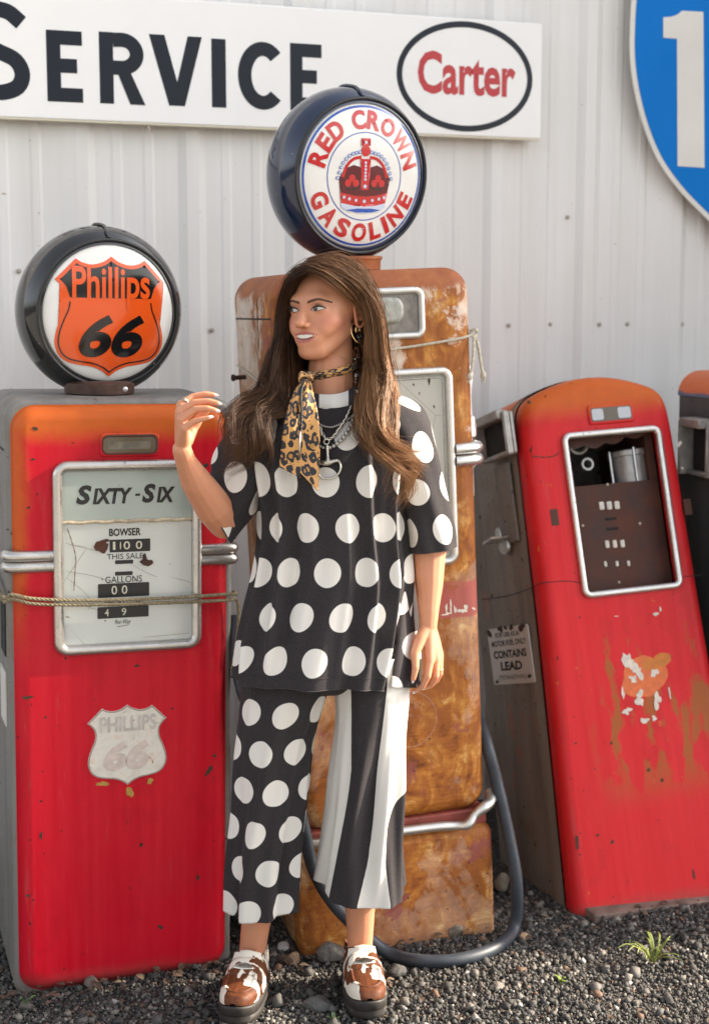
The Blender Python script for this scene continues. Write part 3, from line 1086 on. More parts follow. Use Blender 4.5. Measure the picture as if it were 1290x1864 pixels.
# chrome side trims
for sx, xa, xb in ((-1, -0.262, fx0 - 0.010), (1, fx1 + 0.010, 0.264)):
    for zc in (1.048, 1.022):
        mb = MB()
        if sx < 0:
            pts = [(xb, 0.003, zc), (xa + 0.035, 0.003, zc), (xa + 0.012, 0.007, zc), (xa + 0.0, 0.014, zc), (xa - 0.002, 0.026, zc)]
        else:
            pts = [(xa, 0.003, zc), (xb - 0.035, 0.003, zc), (xb - 0.010, 0.006, zc), (xb + 0.002, 0.012, zc), (xb + 0.004, 0.026, zc)]
        mb.tube(spline(pts, 16), 0.0135, 12, flat=1.0)
        mb.build('side_trim', M_chrome, pump1, angle=60)
# worn shield badge
bx0, bz0 = l_(160, 1440)
bx1, bz1 = l_(303, 1282)
bcx = (bx0 + bx1) / 2
M_badge = NT('peeling_white_badge')
t = M_badge
n = t.noise(26, 5, 0.65)
c = t.ramp(n, [(0.3, (0.62, 0.55, 0.47)), (0.55, (0.72, 0.68, 0.60)), (0.72, (0.66, 0.46, 0.34))])
c = t.mix(t.ramp(t.noise(40, 4, 0.6, None, 1.0), [(0.66, 0.0), (0.69, 1.0)]), c, (0.30, 0.10, 0.03))
t.set(base=c, rough=0.5)
t.bump(n, 0.2, 0.001)
M_badge = M_badge.m
mb = MB()
mb.shell(shield_outline(bcx, bz0 + 0.006, bx1 - bx0, bz1 - bz0), 0.001, -0.0022, 0.001, 2)
badge = mb.build('shield_badge', M_badge, pump1)
M_faint = plain('faded_grey_print', (0.52, 0.47, 0.43), 0.6, 0, 0.2, 60)
M_faintr = plain('faded_pink_print', (0.60, 0.50, 0.44), 0.6, 0, 0.15, 60)
text_mesh('badge_lettering', 'PHILLIPS', tbox(181, 284, 1302, 1331), -0.0028, M_faint, badge, bold=0.03)
text_mesh('badge_numerals', '66', tbox(188, 272, 1348, 1402), -0.0028, M_faintr, badge, bold=0.06, shear=0.2)
so = np.array(shield_outline(bcx, bz0 + 0.006, bx1 - bx0, bz1 - bz0))
mb = MB()
mb.stroke(so - poly_normals(so) * 0.002, 0.003, -0.0027, True)
mb.build('badge_border', plain('badge_grey_edge', (0.30, 0.26, 0.22), 0.6), badge, False)
M_ochre = plain('ochre_glue', (0.42, 0.25, 0.05), 0.7, 0, 0.3, 80)
for i, (px, py, rx_, rz_) in enumerate(((187, 1427, 0.011, 0.007), (236, 1442, 0.009, 0.012), (273, 1422, 0.007, 0.007))):
    a, b_ = l_(px, py)
    flat_poly('glue_remnant', blob(a, b_, rx_, rz_, 60 + i), -0.0007, M_ochre, badge)
M_chip = plain('bare_rust_chip', (0.05, 0.026, 0.016), 0.75, 0, 0.4, 90)
for i, (px, py, rx_, rz_, ro_) in enumerate(((50, 1270, 0.011, 0.004, 0), (380, 1403, 0.005, 0.015, -0.4), (75, 1521, 0.003, 0.010, -0.3), (390, 1376, 0.005, 0.004, 0), (292, 1688, 0.006, 0.005, 0),
                                             (360, 1598, 0.005, 0.005, 0), (52, 1631, 0.004, 0.004, 0), (249, 1212, 0.005, 0.004, 0), (64, 780, 0.005, 0.005, 0), (60, 836, 0.004, 0.003, 0),
                                             (374, 847, 0.006, 0.006, 0), (83, 1306, 0.003, 0.003, 0), (52, 924, 0.003, 0.003, 0))):
    a, b_ = l_(px, py)
    ol = blob(0, 0, rx_, rz_, 90 + i, 18, 0.4, 0.08)
    ol = [(a + p * math.cos(ro_) - q * math.sin(ro_), b_ + p * math.sin(ro_) + q * math.cos(ro_)) for p, q in ol]
    flat_poly('paint_chip', ol, -0.0008, M_chip, front1)
# collar between pump and globe
mb = MB()
cc = gf1.M.transposed()
colx, colz = l_(181, 722, 0.2)
mb.lathe([(0.072, 1.4055), (0.083, 1.408), (0.084, 1.432), (0.078, 1.437), (0.07, 1.438)], 40, 'z', (colx, 0.2, 0))
M_collar = plain('brown_rust_collar', (0.085, 0.045, 0.032), 0.5, 0.3, 0.4, 25, 0.2)
collar1 = mb.build('globe_collar', M_collar, pump1)
mb = MB()
mb.lathe([(0.0065, 0.0), (0.0065, -0.003), (0.004, -0.005)], 12, 'y', (colx + 0.05, 0.2 - 0.0665, 1.42))
mb.build('collar_screw', M_bright, collar1)
# left flank: seam, warning plate, nozzle recess
mb = MB()
mb.box(-0.2635, -0.2625, 0.05, 0.41, 1.285, 1.289)
mb.build('cabinet_seam', M_dark, pump1)
mb = MB()
mb.box(-0.266, -0.2625, 0.075, 0.18, 0.63, 0.76)
mb.build('flank_plate', M_whiteprint, pump1)
mb = MB()
mb.box(-0.2645, -0.2622, 0.07, 0.17, 0.80, 0.93)
mb.build('nozzle_recess', M_dark, pump1)

# hemp rope round the left pump
rp = MB()
def ropept(px, py, dy=-0.022):
    x, z = P1.l(px, py, dy)
    return tuple(P1.wpt(x, dy, z))
ptsA = [tuple(P1.wpt(-0.275, 0.30, 0.99)), tuple(P1.wpt(-0.278, 0.12, 0.965)), tuple(P1.wpt(-0.272, 0.0, 0.955)), ropept(22, 1083), ropept(60, 1090), ropept(140, 1093), ropept(250, 1091), ropept(340, 1087), ropept(412, 1082),
        tuple(P1.wpt(0.270, -0.005, 0.937)), tuple(P1.wpt(0.28, 0.06, 0.93))]
ptsB = [tuple(P1.wpt(-0.277, 0.30, 0.98)), tuple(P1.wpt(-0.279, 0.12, 0.958)), tuple(P1.wpt(-0.272, 0.0, 0.946)), ropept(22, 1090), ropept(62, 1099), ropept(140, 1101), ropept(250, 1099), ropept(340, 1096), ropept(410, 1093),
        tuple(P1.wpt(0.268, -0.012, 0.925)), tuple(P1.wpt(0.276, -0.006, 0.90)), tuple(P1.wpt(0.276, -0.002, 0.85)), tuple(P1.wpt(0.270, -0.002, 0.80)), tuple(P1.wpt(0.262, -0.004, 0.755))]
rope(rp, ptsA, 0.0044, 260)
rope(rp, ptsB, 0.0044, 320)
tag(rp.build('rope', M_rope, None, angle=70), 'twisted hemp rope tied across the dial of the left red pump', 'rope')
# ================================================================== rusted pump in the middle
P2 = Frame(0.124, 3.617, R(16), -0.045, 0.0)
pump2 = thing('petrol_pump', 'tall rusted pump with stripped paint standing behind the person', 'petrol pump', P2)
def m_(px, py, dy=0.0):
    return P2.l(px, py, dy)
mb = MB()
mb.shell(rrect(-0.252, 0.246, 0.318, 1.706, 0.062, 9), 0.47, 0.0, 0.045, 8)
cab2 = mb.build('cabinet', M_rust, pump2, angle=60)
mb = MB()
mb.shell(rrect(-0.264, 0.256, -0.04, 0.285, 0.034, 6), 0.48, -0.010, 0.03, 6)
base2 = mb.build('plinth', M_rust, pump2, angle=60)
mb = MB()
mb.shell(rrect(-0.248, 0.242, 0.280, 0.322, 0.006, 3), 0.466, 0.006, 0.005, 3)
mb.build('waist_recess', plain('red_brown_primer', (0.26, 0.055, 0.04), 0.6, 0, 0.3, 30), pump2)
# buckled chrome band round the waist
bp = [(-0.266, 0.40, 0.300), (-0.266, 0.10, 0.300), (-0.262, 0.02, 0.300), (-0.235, -0.012, 0.300), (-0.15, -0.013, 0.299), (0.0, -0.013, 0.299), (0.10, -0.013, 0.297), (0.150, -0.015, 0.293),
      (0.178, -0.026, 0.296), (0.20, -0.022, 0.318), (0.228, -0.020, 0.334), (0.250, -0.006, 0.341), (0.263, 0.03, 0.348)]
pts = spline(bp, 90)
wob = np.random.RandomState(3)
rad = 0.0125 + 0.0016 * np.sin(np.linspace(0, 40, 90)) * np.clip(np.linspace(-1.5, 1.6, 90), 0, 1) + 0.003 * np.clip(np.linspace(-4, 1, 90), 0, 1)
mb = MB()
mb.tube(pts, rad, 10)
mb.build('waist_band', M_bright, pump2, angle=60)
# upper window
wx, wz0, wz1 = 0.112, 1.545, 1.654
bezel('window_frame', -wx, wx, wz0, wz1, 0.016, 0.0085, -0.003, M_bright, pump2)
mb = MB()
mb.shell(rrect(-wx + 0.004, wx - 0.004, wz0 + 0.004, wz1 - 0.004, 0.014), 0.001, -0.002, 0)
win2 = mb.build('window_backing', plain('dusty_grey_glass', (0.22, 0.20, 0.175), 0.35, 0, 0.35, 40), pump2)
mb = MB()
zc = (wz0 + wz1) / 2 + 0.006
mb.shell(rrect(-0.02, 0.066, zc - 0.030, zc + 0.034, 0.026, 8), -0.0025, -0.014, 0.011, 6)
mb.build('lamp_tube', plain('dusty_glass_tube', (0.36, 0.36, 0.32), 0.3, 0, 0.25, 60), win2)
# dial
dx, dz0, dz1 = 0.176, 0.98, 1.455
bezel('dial_frame', -dx, dx, dz0, dz1, 0.02, 0.0105, -0.003, M_bright, pump2)
mb = MB()
mb.shell(rrect(-dx + 0.005, dx - 0.005, dz0 + 0.005, dz1 - 0.005, 0.014), 0.001, -0.0025, 0)
dial2 = mb.build('dial_plate', M_dialgrey, pump2)
bezel('inner_frame', -dx + 0.016, dx - 0.016, dz0 + 0.016, dz1 - 0.016, 0.006, 0.002, -0.003, M_tin, pump2)
for i, (px, py, rx_, rz_) in enumerate(((780, 693, 0.003, 0.009), (789, 740, 0.002, 0.004), (752, 700, 0.002, 0.003))):
    a, b_ = m_(px, py)
    flat_poly('stain', blob(a, b_, rx_, rz_, 140 + i), -0.0032, M_chip, dial2)
for sx in (-1, 1):
    for zc in (1.259, 1.229):
        e = 0.256 if sx > 0 else 0.262
        pts = [(sx * (dx + 0.010), -0.003, zc), (sx * (e - 0.05), -0.003, zc), (sx * (e - 0.018), 0.004, zc), (sx * (e - 0.001), 0.022, zc), (sx * (e + 0.002), 0.05, zc)]
        mb = MB()
        mb.tube(spline(pts, 16), 0.0145, 12)
        mb.build('side_trim', M_bright, pump2, angle=60)
# flank details (left side)
mb = MB()
mb.box(-0.2528, -0.2515, 0.045, 0.468, 1.597, 1.601)
mb.build('flank_seam', M_dark, pump2)
mb = MB()
mb.box(-0.2535, -0.2515, 0.044, 0.047, 1.0, 1.60)
mb.build('flank_edge', M_rust, pump2)
mb = MB()
mb.lathe([(0.006, 0.0), (0.006, -0.03), (0.009, -0.031), (0.009, -0.038), (0.005, -0.04)], 12, 'x', (-0.251, 0.38, 1.447))
mb.build('flank_bolt', M_chip, pump2)
for k, z_ in enumerate((1.02, 1.0)):
    mb = MB()
    mb.lathe([(0.008, 0.002), (0.008, -0.004), (0.005, -0.007)], 10, 'x', (-0.252, 0.12 + 0.1 * k, z_))
    mb.build('flank_bolt', M_chip, pump2)
# remains of lettering and a ring on the lower front
for i, (px, py, rx_, rz_) in enumerate(((812, 1108, 0.003, 0.011), (820, 1105, 0.003, 0.013), (828, 1110, 0.003, 0.010), (838, 1112, 0.007, 0.006), (847, 1108, 0.008, 0.007), (862, 1108, 0.004, 0.004), (812, 1118, 0.011, 0.003))):
    a, b_ = m_(px, py)
    flat_poly('lettering_remnant', blob(a, b_, rx_, rz_, 170 + i, 18, 0.5, 0.12), -0.0006, M_badge, cab2)
ra, rb = m_(745, 1310)
mb = MB()
mb.stroke([(ra + 0.072 * math.cos(a), rb + 0.072 * math.sin(a)) for a in np.linspace(0, 2 * math.pi, 60, endpoint=False)], 0.0022, -0.0005, True)
mb.build('ring_mark', plain('pinkish_ring_mark', (0.42, 0.21, 0.14), 0.7, 0, 0.3, 60), cab2, False)
# glass and metal hose fitting on the right flank
mb = MB()
mb.lathe([(0.006, 1.46), (0.016, 1.455), (0.019, 1.43), (0.014, 1.40), (0.011, 1.38), (0.011, 1.33), (0.018, 1.325), (0.021, 1.29), (0.02, 1.275), (0.010, 1.27), (0.010, 1.25), (0.017, 1.245), (0.020, 1.22), (0.017, 1.20), (0.010, 1.19), (0.010, 1.12)], 20, 'z', (0.272, 0.13, 0))
mb.box(0.24, 0.275, 0.12, 0.14, 1.256, 1.266)
mb.build('hose_fitting', mat_chrome('pale_hose_fitting', (0.78, 0.78, 0.80), 0.3, 0.1), pump2)
# collar
colx, colz = m_(650, 478, 0.22)
colx = -0.012
mb = MB()
mb.lathe([(0.07, 1.7065), (0.088, 1.709), (0.090, 1.732), (0.094, 1.736), (0.094, 1.742), (0.08, 1.744)], 40, 'z', (colx, 0.22, 0))
mb.build('globe_collar', M_rust, pump2)
cw = P2.wpt(colx, 0.22, 1.74)
# second globe
c2 = at(631, 318, cw.y)
gf2 = Frame(c2.x, c2.y, R(31), -0.03, R(7), c2.z)
g2 = globe('pump_globe', 'round navy blue globe with a red crown emblem on the rusted pump', gf2, 0.2145, 0.183, 0.074, M_gnavy)
GL2 = dict(r=0.178, b=0.024, y=-0.066)
l2 = lens_fill(g2, GL2['r'], GL2['b'], M_lens, 'front_lens', GL2['y'])
def lring(name, rr, wd, mat, off):
    mb = MB()
    mb.stroke([(rr * math.cos(a), rr * math.sin(a)) for a in np.linspace(0, 2 * math.pi, 96, endpoint=False)], wd, 0, True)
    o = mb.build(name, mat, l2, False)
    drape(o, GL2['r'], GL2['b'], GL2['y'], off)
lring('outer_ring', 0.168, 0.0052, M_gblue, 0.0006)
lring('inner_ring', 0.106, 0.0024, M_gblue, 0.0006)
def arc_text(word, r0, a0, a1, ht, wfac, flip):
    ww = {'I': 0.36, 'W': 1.38, ' ': 0.55, 'O': 1.08, 'N': 1.05, 'L': 0.82, 'E': 0.85}
    wl = [ht * wfac * ww.get(ch, 1.0) for ch in word]
    gap = (abs(R(a1 - a0)) * r0 - sum(wl)) / (len(word) - 1)
    s_, sg = 0.0, (1 if a1 > a0 else -1)
    for ch, wd in zip(word, wl):
        a = R(a0) + sg * (s_ + wd / 2) / r0
        s_ += wd + gap
        if ch == ' ':
            continue
        c_ = (r0 * math.cos(a), r0 * math.sin(a))
        rot = a + (math.pi / 2 if flip else -math.pi / 2)
        o = text_mesh('letter', ch, (c_[0] - wd / 2, c_[0] + wd / 2, c_[1] - ht / 2, c_[1] + ht / 2), 0, M_gred, l2, bold=0.04, rot=rot, centre=c_, res=4)
        drape(o, GL2['r'], GL2['b'], GL2['y'], 0.0010)
arc_text('RED CROWN', 0.1365, 170, 9, 0.046, 0.84, False)
arc_text('GASOLINE', 0.1365, 197, 342, 0.046, 0.84, True)
def crown_part(name, ol, mat, off):
    ol = [(a * 1.07, b * 1.07) for a, b in ol]
    return lens_patch(name, ol, GL2['r'], GL2['b'], GL2['y'], off + 0.0006, mat, l2)
def disc(cx_, cz_, r_, n=12):
    return [(cx_ + r_ * math.cos(2 * math.pi * k / n), cz_ + r_ * math.sin(2 * math.pi * k / n)) for k in range(n)]
crown_part('crown_cap', [(-0.062, -0.058), (0.058, -0.058), (0.068, -0.005), (0.055, 0.016), (0.030, 0.026), (0.008, 0.020), (-0.010, 0.020), (-0.032, 0.026), (-0.057, 0.016), (-0.070, -0.005)], plain('dark_maroon_print', (0.10, 0.008, 0.012), 0.2), 0.0005)
crown_part('crown_band', [(-0.062, -0.060), (-0.03, -0.066), (0.0, -0.068), (0.03, -0.066), (0.058, -0.060), (0.062, -0.036), (0.03, -0.043), (0.0, -0.045), (-0.03, -0.043), (-0.066, -0.036)], M_gred, 0.0009)
crown_part('crown_rim', [(-0.060, -0.070), (-0.04, -0.080), (0.0, -0.084), (0.038, -0.080), (0.057, -0.070), (0.058, -0.060), (0.03, -0.066), (0.0, -0.068), (-0.03, -0.066), (-0.062, -0.060)], M_gpale, 0.0010)
crown_part('crown_lining', [(-0.048, -0.076), (-0.02, -0.0815), (0.02, -0.0815), (0.046, -0.076), (0.02, -0.0725), (-0.02, -0.0725)], M_gblue, 0.0013)
crown_part('crown_pillar', [(-0.011, -0.030), (0.009, -0.030), (0.013, 0.040), (-0.015, 0.040)], M_gred, 0.0011)
for sx in (-1, 1):
    ol = []
    o1 = [(-0.001 + sx * a, b) for a, b in ((0.012, 0.047), (0.034, 0.042), (0.053, 0.025), (0.064, -0.002))]
    mb = MB()
    mb.stroke(spline(o1, 20), 0.0075, 0)
    o = mb.build('crown_arch', M_gred, l2, False)
    drape(o, GL2['r'], GL2['b'], GL2['y'], 0.0012)
    for k in range(9):
        p = spline([(-0.001 + sx * a, b) for a, b in ((0.016, 0.055), (0.040, 0.048), (0.061, 0.027), (0.072, -0.004))], 9)[k]
        crown_part('pearl', disc(p[0], p[1], 0.0043), M_gblue, 0.0013)
        crown_part('pearl_light', disc(p[0], p[1], 0.0030), M_gpale, 0.0017)
    for a, b in ((0.035, -0.004), (0.0245, -0.015), (0.0455, -0.015)):
        crown_part('fleur', disc(-0.001 + sx * a, b, 0.0085, 14), M_gred, 0.0012)
    mb = MB()
    mb.stroke(spline([(-0.001 + sx * a, b) for a, b in ((0.016, -0.012), (0.02, -0.027), (0.035, -0.030), (0.052, -0.027), (0.057, -0.010))], 16), 0.003, 0)
    o = mb.build('crown_scroll', M_gprint, l2, False)
    drape(o, GL2['r'], GL2['b'], GL2['y'], 0.0015)
    for a in (0.022, 0.040, 0.054):
        crown_part('band_pearl', disc(-0.001 + sx * a, -0.055 + 0.15 * a * a / 0.054, 0.0036), M_gpale, 0.0015)
crown_part('band_pearl', disc(-0.001, -0.056, 0.0042), M_gpale, 0.0015)
crown_part('band_pearl', disc(-0.001, -0.022, 0.0045), M_gpale, 0.0017)
for k in range(6):
    crown_part('pillar_pearl', disc(-0.001, -0.006 + 0.0075 * k, 0.0033), M_gpale, 0.0017)
crown_part('crown_orb', disc(-0.001, 0.058, 0.0125, 18), M_gred, 0.0014)
crown_part('crown_cross', [(-0.007, 0.064), (0.005, 0.064), (0.006, 0.070), (0.0115, 0.069), (0.0115, 0.086), (-0.0135, 0.086), (-0.0135, 0.069), (-0.008, 0.070)], M_gred, 0.0016)
crown_part('cross_pearl', disc(-0.001, 0.077, 0.0036), M_gpale, 0.002)
# cord round the rusted pump
cr = MB()
def cp(px, py, dy=-0.006):
    x, z = P2.l(px, py, dy)
    return tuple(P2.wpt(x, dy, z))
A_ = [tuple(P2.wpt(-0.256, 0.468, 1.475)), tuple(P2.wpt(-0.257, 0.30, 1.455)), tuple(P2.wpt(-0.257, 0.1, 1.43)), tuple(P2.wpt(-0.25, 0.012, 1.435)), tuple(P2.wpt(-0.22, -0.016, 1.455)), tuple(P2.wpt(-0.1, -0.016, 1.487)), cp(690, 640, -0.014), cp(760, 629), cp(830, 617), tuple(P2.wpt(0.243, 0.012, 1.537)), tuple(P2.wpt(0.250, 0.030, 1.540))]
rope(cr, A_, 0.0034, 300)
kx = P2.wpt(0.252, 0.022, 1.541)
rope(cr, [tuple(kx + Vector((-0.008, -0.006, 0.006))), tuple(kx + Vector((0.004, -0.012, 0.010))), tuple(kx + Vector((0.010, 0.0, 0.0))), tuple(kx + Vector((0.0, -0.010, -0.008))), tuple(kx + Vector((-0.008, -0.004, 0.002)))], 0.004, 40)
for tail in ([(0.252, 0.014, 1.538), (0.243, -0.004, 1.50), (0.236, -0.010, 1.465), (0.228, -0.012, 1.437)], [(0.256, 0.018, 1.538), (0.262, 0.010, 1.50), (0.266, 0.008, 1.46), (0.270, 0.006, 1.437)]):
    w3 = [tuple(P2.wpt(*q)) for q in tail]
    rope(cr, w3, 0.0042, 60)
    e = w3[-1]
    cr.ball(e, (0.0075, 0.0075, 0.010), 8, 6)
    for q in range(5):
        cr.tube([e, (e[0] + rnd.uniform(-0.006, 0.006), e[1] + rnd.uniform(-0.005, 0.005), e[2] - rnd.uniform(0.012, 0.02))], [0.003, 0.001], 5)
tag(cr.build('cord', M_rope2, None, angle=70), 'pale knotted cord tied round the top of the rusted pump', 'cord')

# ================================================================== leaning red pump with an open front
P3 = Frame(0.848, 3.847, 0.241, -0.063, -0.257)
pump3 = thing('petrol_pump', 'leaning red pump with an open dial showing a rusty counter plate', 'petrol pump', P3)
def r_(px, py, dy=0.0):
    return P3.l(px, py, dy)
hv = [(-0.03, 0.263), (0.3, 0.252), (0.75, 0.238), (1.0, 0.233), (1.22, 0.229), (1.34, 0.225), (1.395, 0.216), (1.425, 0.196), (1.445, 0.160), (1.465, 0.10), (1.475, 0.05), (1.478, 0.0)]
hs = spline([(b, a) for a, b in hv], 60)
OUT3 = [tuple(p) for p in hs] + [(-p[0], p[1]) for p in reversed(hs[:-1])]
def holed_door(outline, hole, yb, yf, r, n, back):
    mb = MB()
    mb.shell(outline, yb, yf, r, n, back=False, front=False)
    m = len(outline)
    me = mb.mesh('door')
    bm = bmesh.new()
    bm.from_mesh(me)
    bm.verts.ensure_lookup_table()
    ring = bm.verts[len(bm.verts) - m:]
    ring = [bm.verts[i] for i in range(len(bm.verts) - m, len(bm.verts))]
    hv_ = [bm.verts.new((a, yf, b)) for a, b in hole]
    hb = [bm.verts.new((a, back, b)) for a, b in hole]
    edges = []
    for i in range(m):
        e = bm.edges.get((ring[i], ring[(i + 1) % m])) or bm.edges.new((ring[i], ring[(i + 1) % m]))
        edges.append(e)
    k = len(hv_)
    for i in range(k):
        edges.append(bm.edges.new((hv_[i], hv_[(i + 1) % k])))
    bmesh.ops.triangle_fill(bm, use_beauty=True, use_dissolve=False, edges=edges)
    for i in range(k):
        bm.faces.new((hv_[i], hv_[(i + 1) % k], hb[(i + 1) % k], hb[i]))
    bmesh.ops.recalc_face_normals(bm, faces=bm.faces[:])
    ff = [f for f in bm.faces if abs(f.calc_center_median().y - yf) < 1e-5]
    if ff and sum(f.normal.y for f in ff) > 0:
        bmesh.ops.reverse_faces(bm, faces=bm.faces[:])
    bm.to_mesh(me)
    bm.free()
    for p in me.polygons:
        p.use_smooth = True
    me.set_sharp_from_angle(angle=R(50))
    return me
hole = rrect(-0.110, 0.174, 0.862, 1.311, 0.016, 4)
front3 = link('front_door', holed_door(OUT3, hole, 0.062, 0.0, 0.036, 7, 0.03), M_red2, pump3)
nb = np.array(OUT3) + poly_normals(OUT3) * 0.004
mb = MB()
nb2 = np.array(OUT3) + poly_normals(OUT3) * 0.004
nb2[:, 0] *= 1.20
mm = len(nb)
mb.add([(p[0], 0.064, p[1]) for p in nb] + [(p[0], 0.44, p[1]) for p in nb2], [(i, (i + 1) % mm, mm + (i + 1) % mm, mm + i)[::-1] for i in range(mm)] + [tuple(range(mm, 2 * mm))])
mb.build('rear_cabinet', M_grey2, pump3)
o3 = np.array(OUT3)
top_cov = [tuple(p) for p in (o3 + poly_normals(OUT3) * 0.008) if p[1] > 1.36]
mb = MB()
ring0 = [(a, 0.09, b) for a, b in top_cov]
ring1 = [(a, 0.443, b) for a, b in top_cov]
ring1 = [(a * 1.20, y_, b) for a, y_, b in ring1]
mb.grid(np.array([ring0, ring1]))
mb.build('crown_cover', mat_redpaint('orange_faded_crown', 1.2, (0.5, 0.05, 0.02), fade=0.4, side=False), pump3)
mb = MB()
mb.stroke([tuple(p) for p in (o3 + poly_normals(OUT3) * 0.0015)], 0.001, 0.063, True)
bezel('dial_frame', -0.110, 0.174, 0.862, 1.311, 0.018, 0.0095, -0.004, M_bright, pump3)
# inside the open front
mb = MB()
mb.box(-0.128, 0.154, 0.050, 0.056, 0.85, 1.172)
plate3 = mb.build('counter_plate', M_rustplate, pump3)
def wheels(px, py, n, wpx, hpx, step):
    for k in range(n):
        a, b_ = r_(px + k * step, py - 0.6 * k, 0.05)
        w2, h2 = wpx * 0.00135 / 2, hpx * 0.00145 / 2
        mb = MB()
        mb.shell(rrect(a - w2, a + w2, b_ - h2, b_ + h2, 0.003, 3), 0.0495, 0.044, 0.003, 3)
        mb.build('number_wheel', M_cream, plate3)
wheels(1094, 921, 3, 11, 16, 14)
wheels(1104, 991, 3, 9, 15, 14)
wheels(1101, 1027, 3, 6, 11, 21)
for py in (946, 964):
    a0, b0 = r_(1101 + (py - 946) * 0.15, py, 0.05)
    mb = MB()
    mb.box(a0, a0 + 0.034, 0.0485, 0.0495, b0 - 0.003, b0 + 0.004)
    mb.build('slot', M_dark, plate3)
for px, py in ((1060, 957), (1164, 953), (1105, 882), (1126, 1060)):
    a0, b0 = r_(px, py, 0.05)
    mb = MB()
    mb.ball((a0, 0.049, b0), (0.004, 0.003, 0.004), 8, 5)
    mb.build('rivet', M_digit, plate3)
a0, b0 = r_(1150, 842, 0.10)
mb = MB()
mb.lathe([(0.001, b0 - 0.10), (0.056, b0 - 0.10), (0.056, b0 + 0.018), (0.062, b0 + 0.020), (0.062, b0 + 0.034), (0.054, b0 + 0.038), (0.001, b0 + 0.038)], 36, 'z', (a0 + 0.004, 0.125, 0))
can = mb.build('meter_can', M_tin, pump3)
mb = MB()
mb.tube([(a0 - 0.006, 0.064, b0 - 0.08), (a0 - 0.006, 0.064, b0 + 0.04)], 0.005, 8)
mb.tube([(a0 - 0.066, 0.10, b0 - 0.08), (a0 - 0.066, 0.10, b0 + 0.036)], 0.004, 8)
mb.build('can_rod', M_bright, can)
a0, b0 = r_(1066, 846, 0.11)
mb = MB()
mb.lathe([(0.0185, 0.0), (0.0185, -0.075), (0.0125, -0.075), (0.0125, -0.02)], 24, 'y', (a0, 0.17, b0), cap=False)
mb.build('pipe_stub', M_tin, pump3)
a1, b1 = r_(1055, 815, 0.12)
mb = MB()
mb.tube([(a1 + 0.026 * math.cos(a), 0.13, b1 + 0.012 + 0.026 * math.sin(a)) for a in np.linspace(0, 2 * math.pi, 30, endpoint=False)], 0.006, 8, True)
mb.build('pipe_ring', M_tin, pump3)
mb = MB()
edge = [(-0.105 + 0.27 * k / 24, 0.03, 1.295 - 0.012 * abs(math.sin(k * 0.55)) - 0.010 * math.sin(k * 0.21)) for k in range(25)]
mb.grid(np.array([[(p[0], 0.034, 1.32) for p in edge], edge]))
mb.build('torn_lining', M_rustplate, pump3)
mb = MB()
mb.box(0.1545, 0.178, 0.052, 0.40, 0.86, 1.31)
mb.build('inner_wall', M_rustplate, pump3)
# small window at the top
x0, z0 = r_(1076, 770)
x1, z1 = r_(1146, 738)
rimo = MB()
rimo.shell(rrect(x0 - 0.008, x1 + 0.010, z0 - 0.006, z1 + 0.010, 0.010), 0.004, -0.005, 0.004, 3)
rim3 = rimo.build('sight_window_rim', M_red2, pump3)
mb = MB()
mb.shell(rrect(x0, x1, z0 + 0.002, z1, 0.008), -0.0045, -0.006, 0)
mb.build('sight_glass', M_murky, rim3)
for q0, q1 in ((0.02, 0.30), (0.66, 0.97)):
    mb = MB()
    ol = rrect(x0 + (x1 - x0) * q0, x0 + (x1 - x0) * q1, z0 + 0.006, z1 - 0.003, 0.006)
    mb.shell(ol, -0.006, -0.0068, 0)
    mb.build('pale_backing', mat_enamel('milky_glass', (0.50, 0.52, 0.55), 0.2, 0.5), rim3)
for px, py in ((1009, 941), (1251, 922)):
    a, b_ = r_(px, py)
    mb = MB()
    mb.shell(rrect(a - 0.011, a + 0.011, b_ - 0.024, b_ + 0.022, 0.002, 2), 0.001, -0.0012, 0)
    mb.build('trim_mount', M_rustplate, pump3)
# seam across the door, and a crack
zs = [r_(*p) for p in ((981, 1062), (1010, 1059), (1035, 1058), (1060, 1062))]
mb = MB()
mb.stroke(spline(zs, 20), 0.0022, -0.0006)
zs2 = [r_(*p) for p in ((1243, 1050), (1262, 1048), (1277, 1047))]
mb.stroke(spline(zs2, 10), 0.0022, -0.0006)
mb.build('door_seam', M_dark, front3, False)
mb = MB()
mb.stroke(spline([r_(*p) for p in ((966, 830), (985, 832), (1005, 831), (1018, 823))], 14), [0.0015 + 0.0012 * (k % 3) for k in range(14)], -0.0006)
mb.build('crack', M_chip, front3, False)
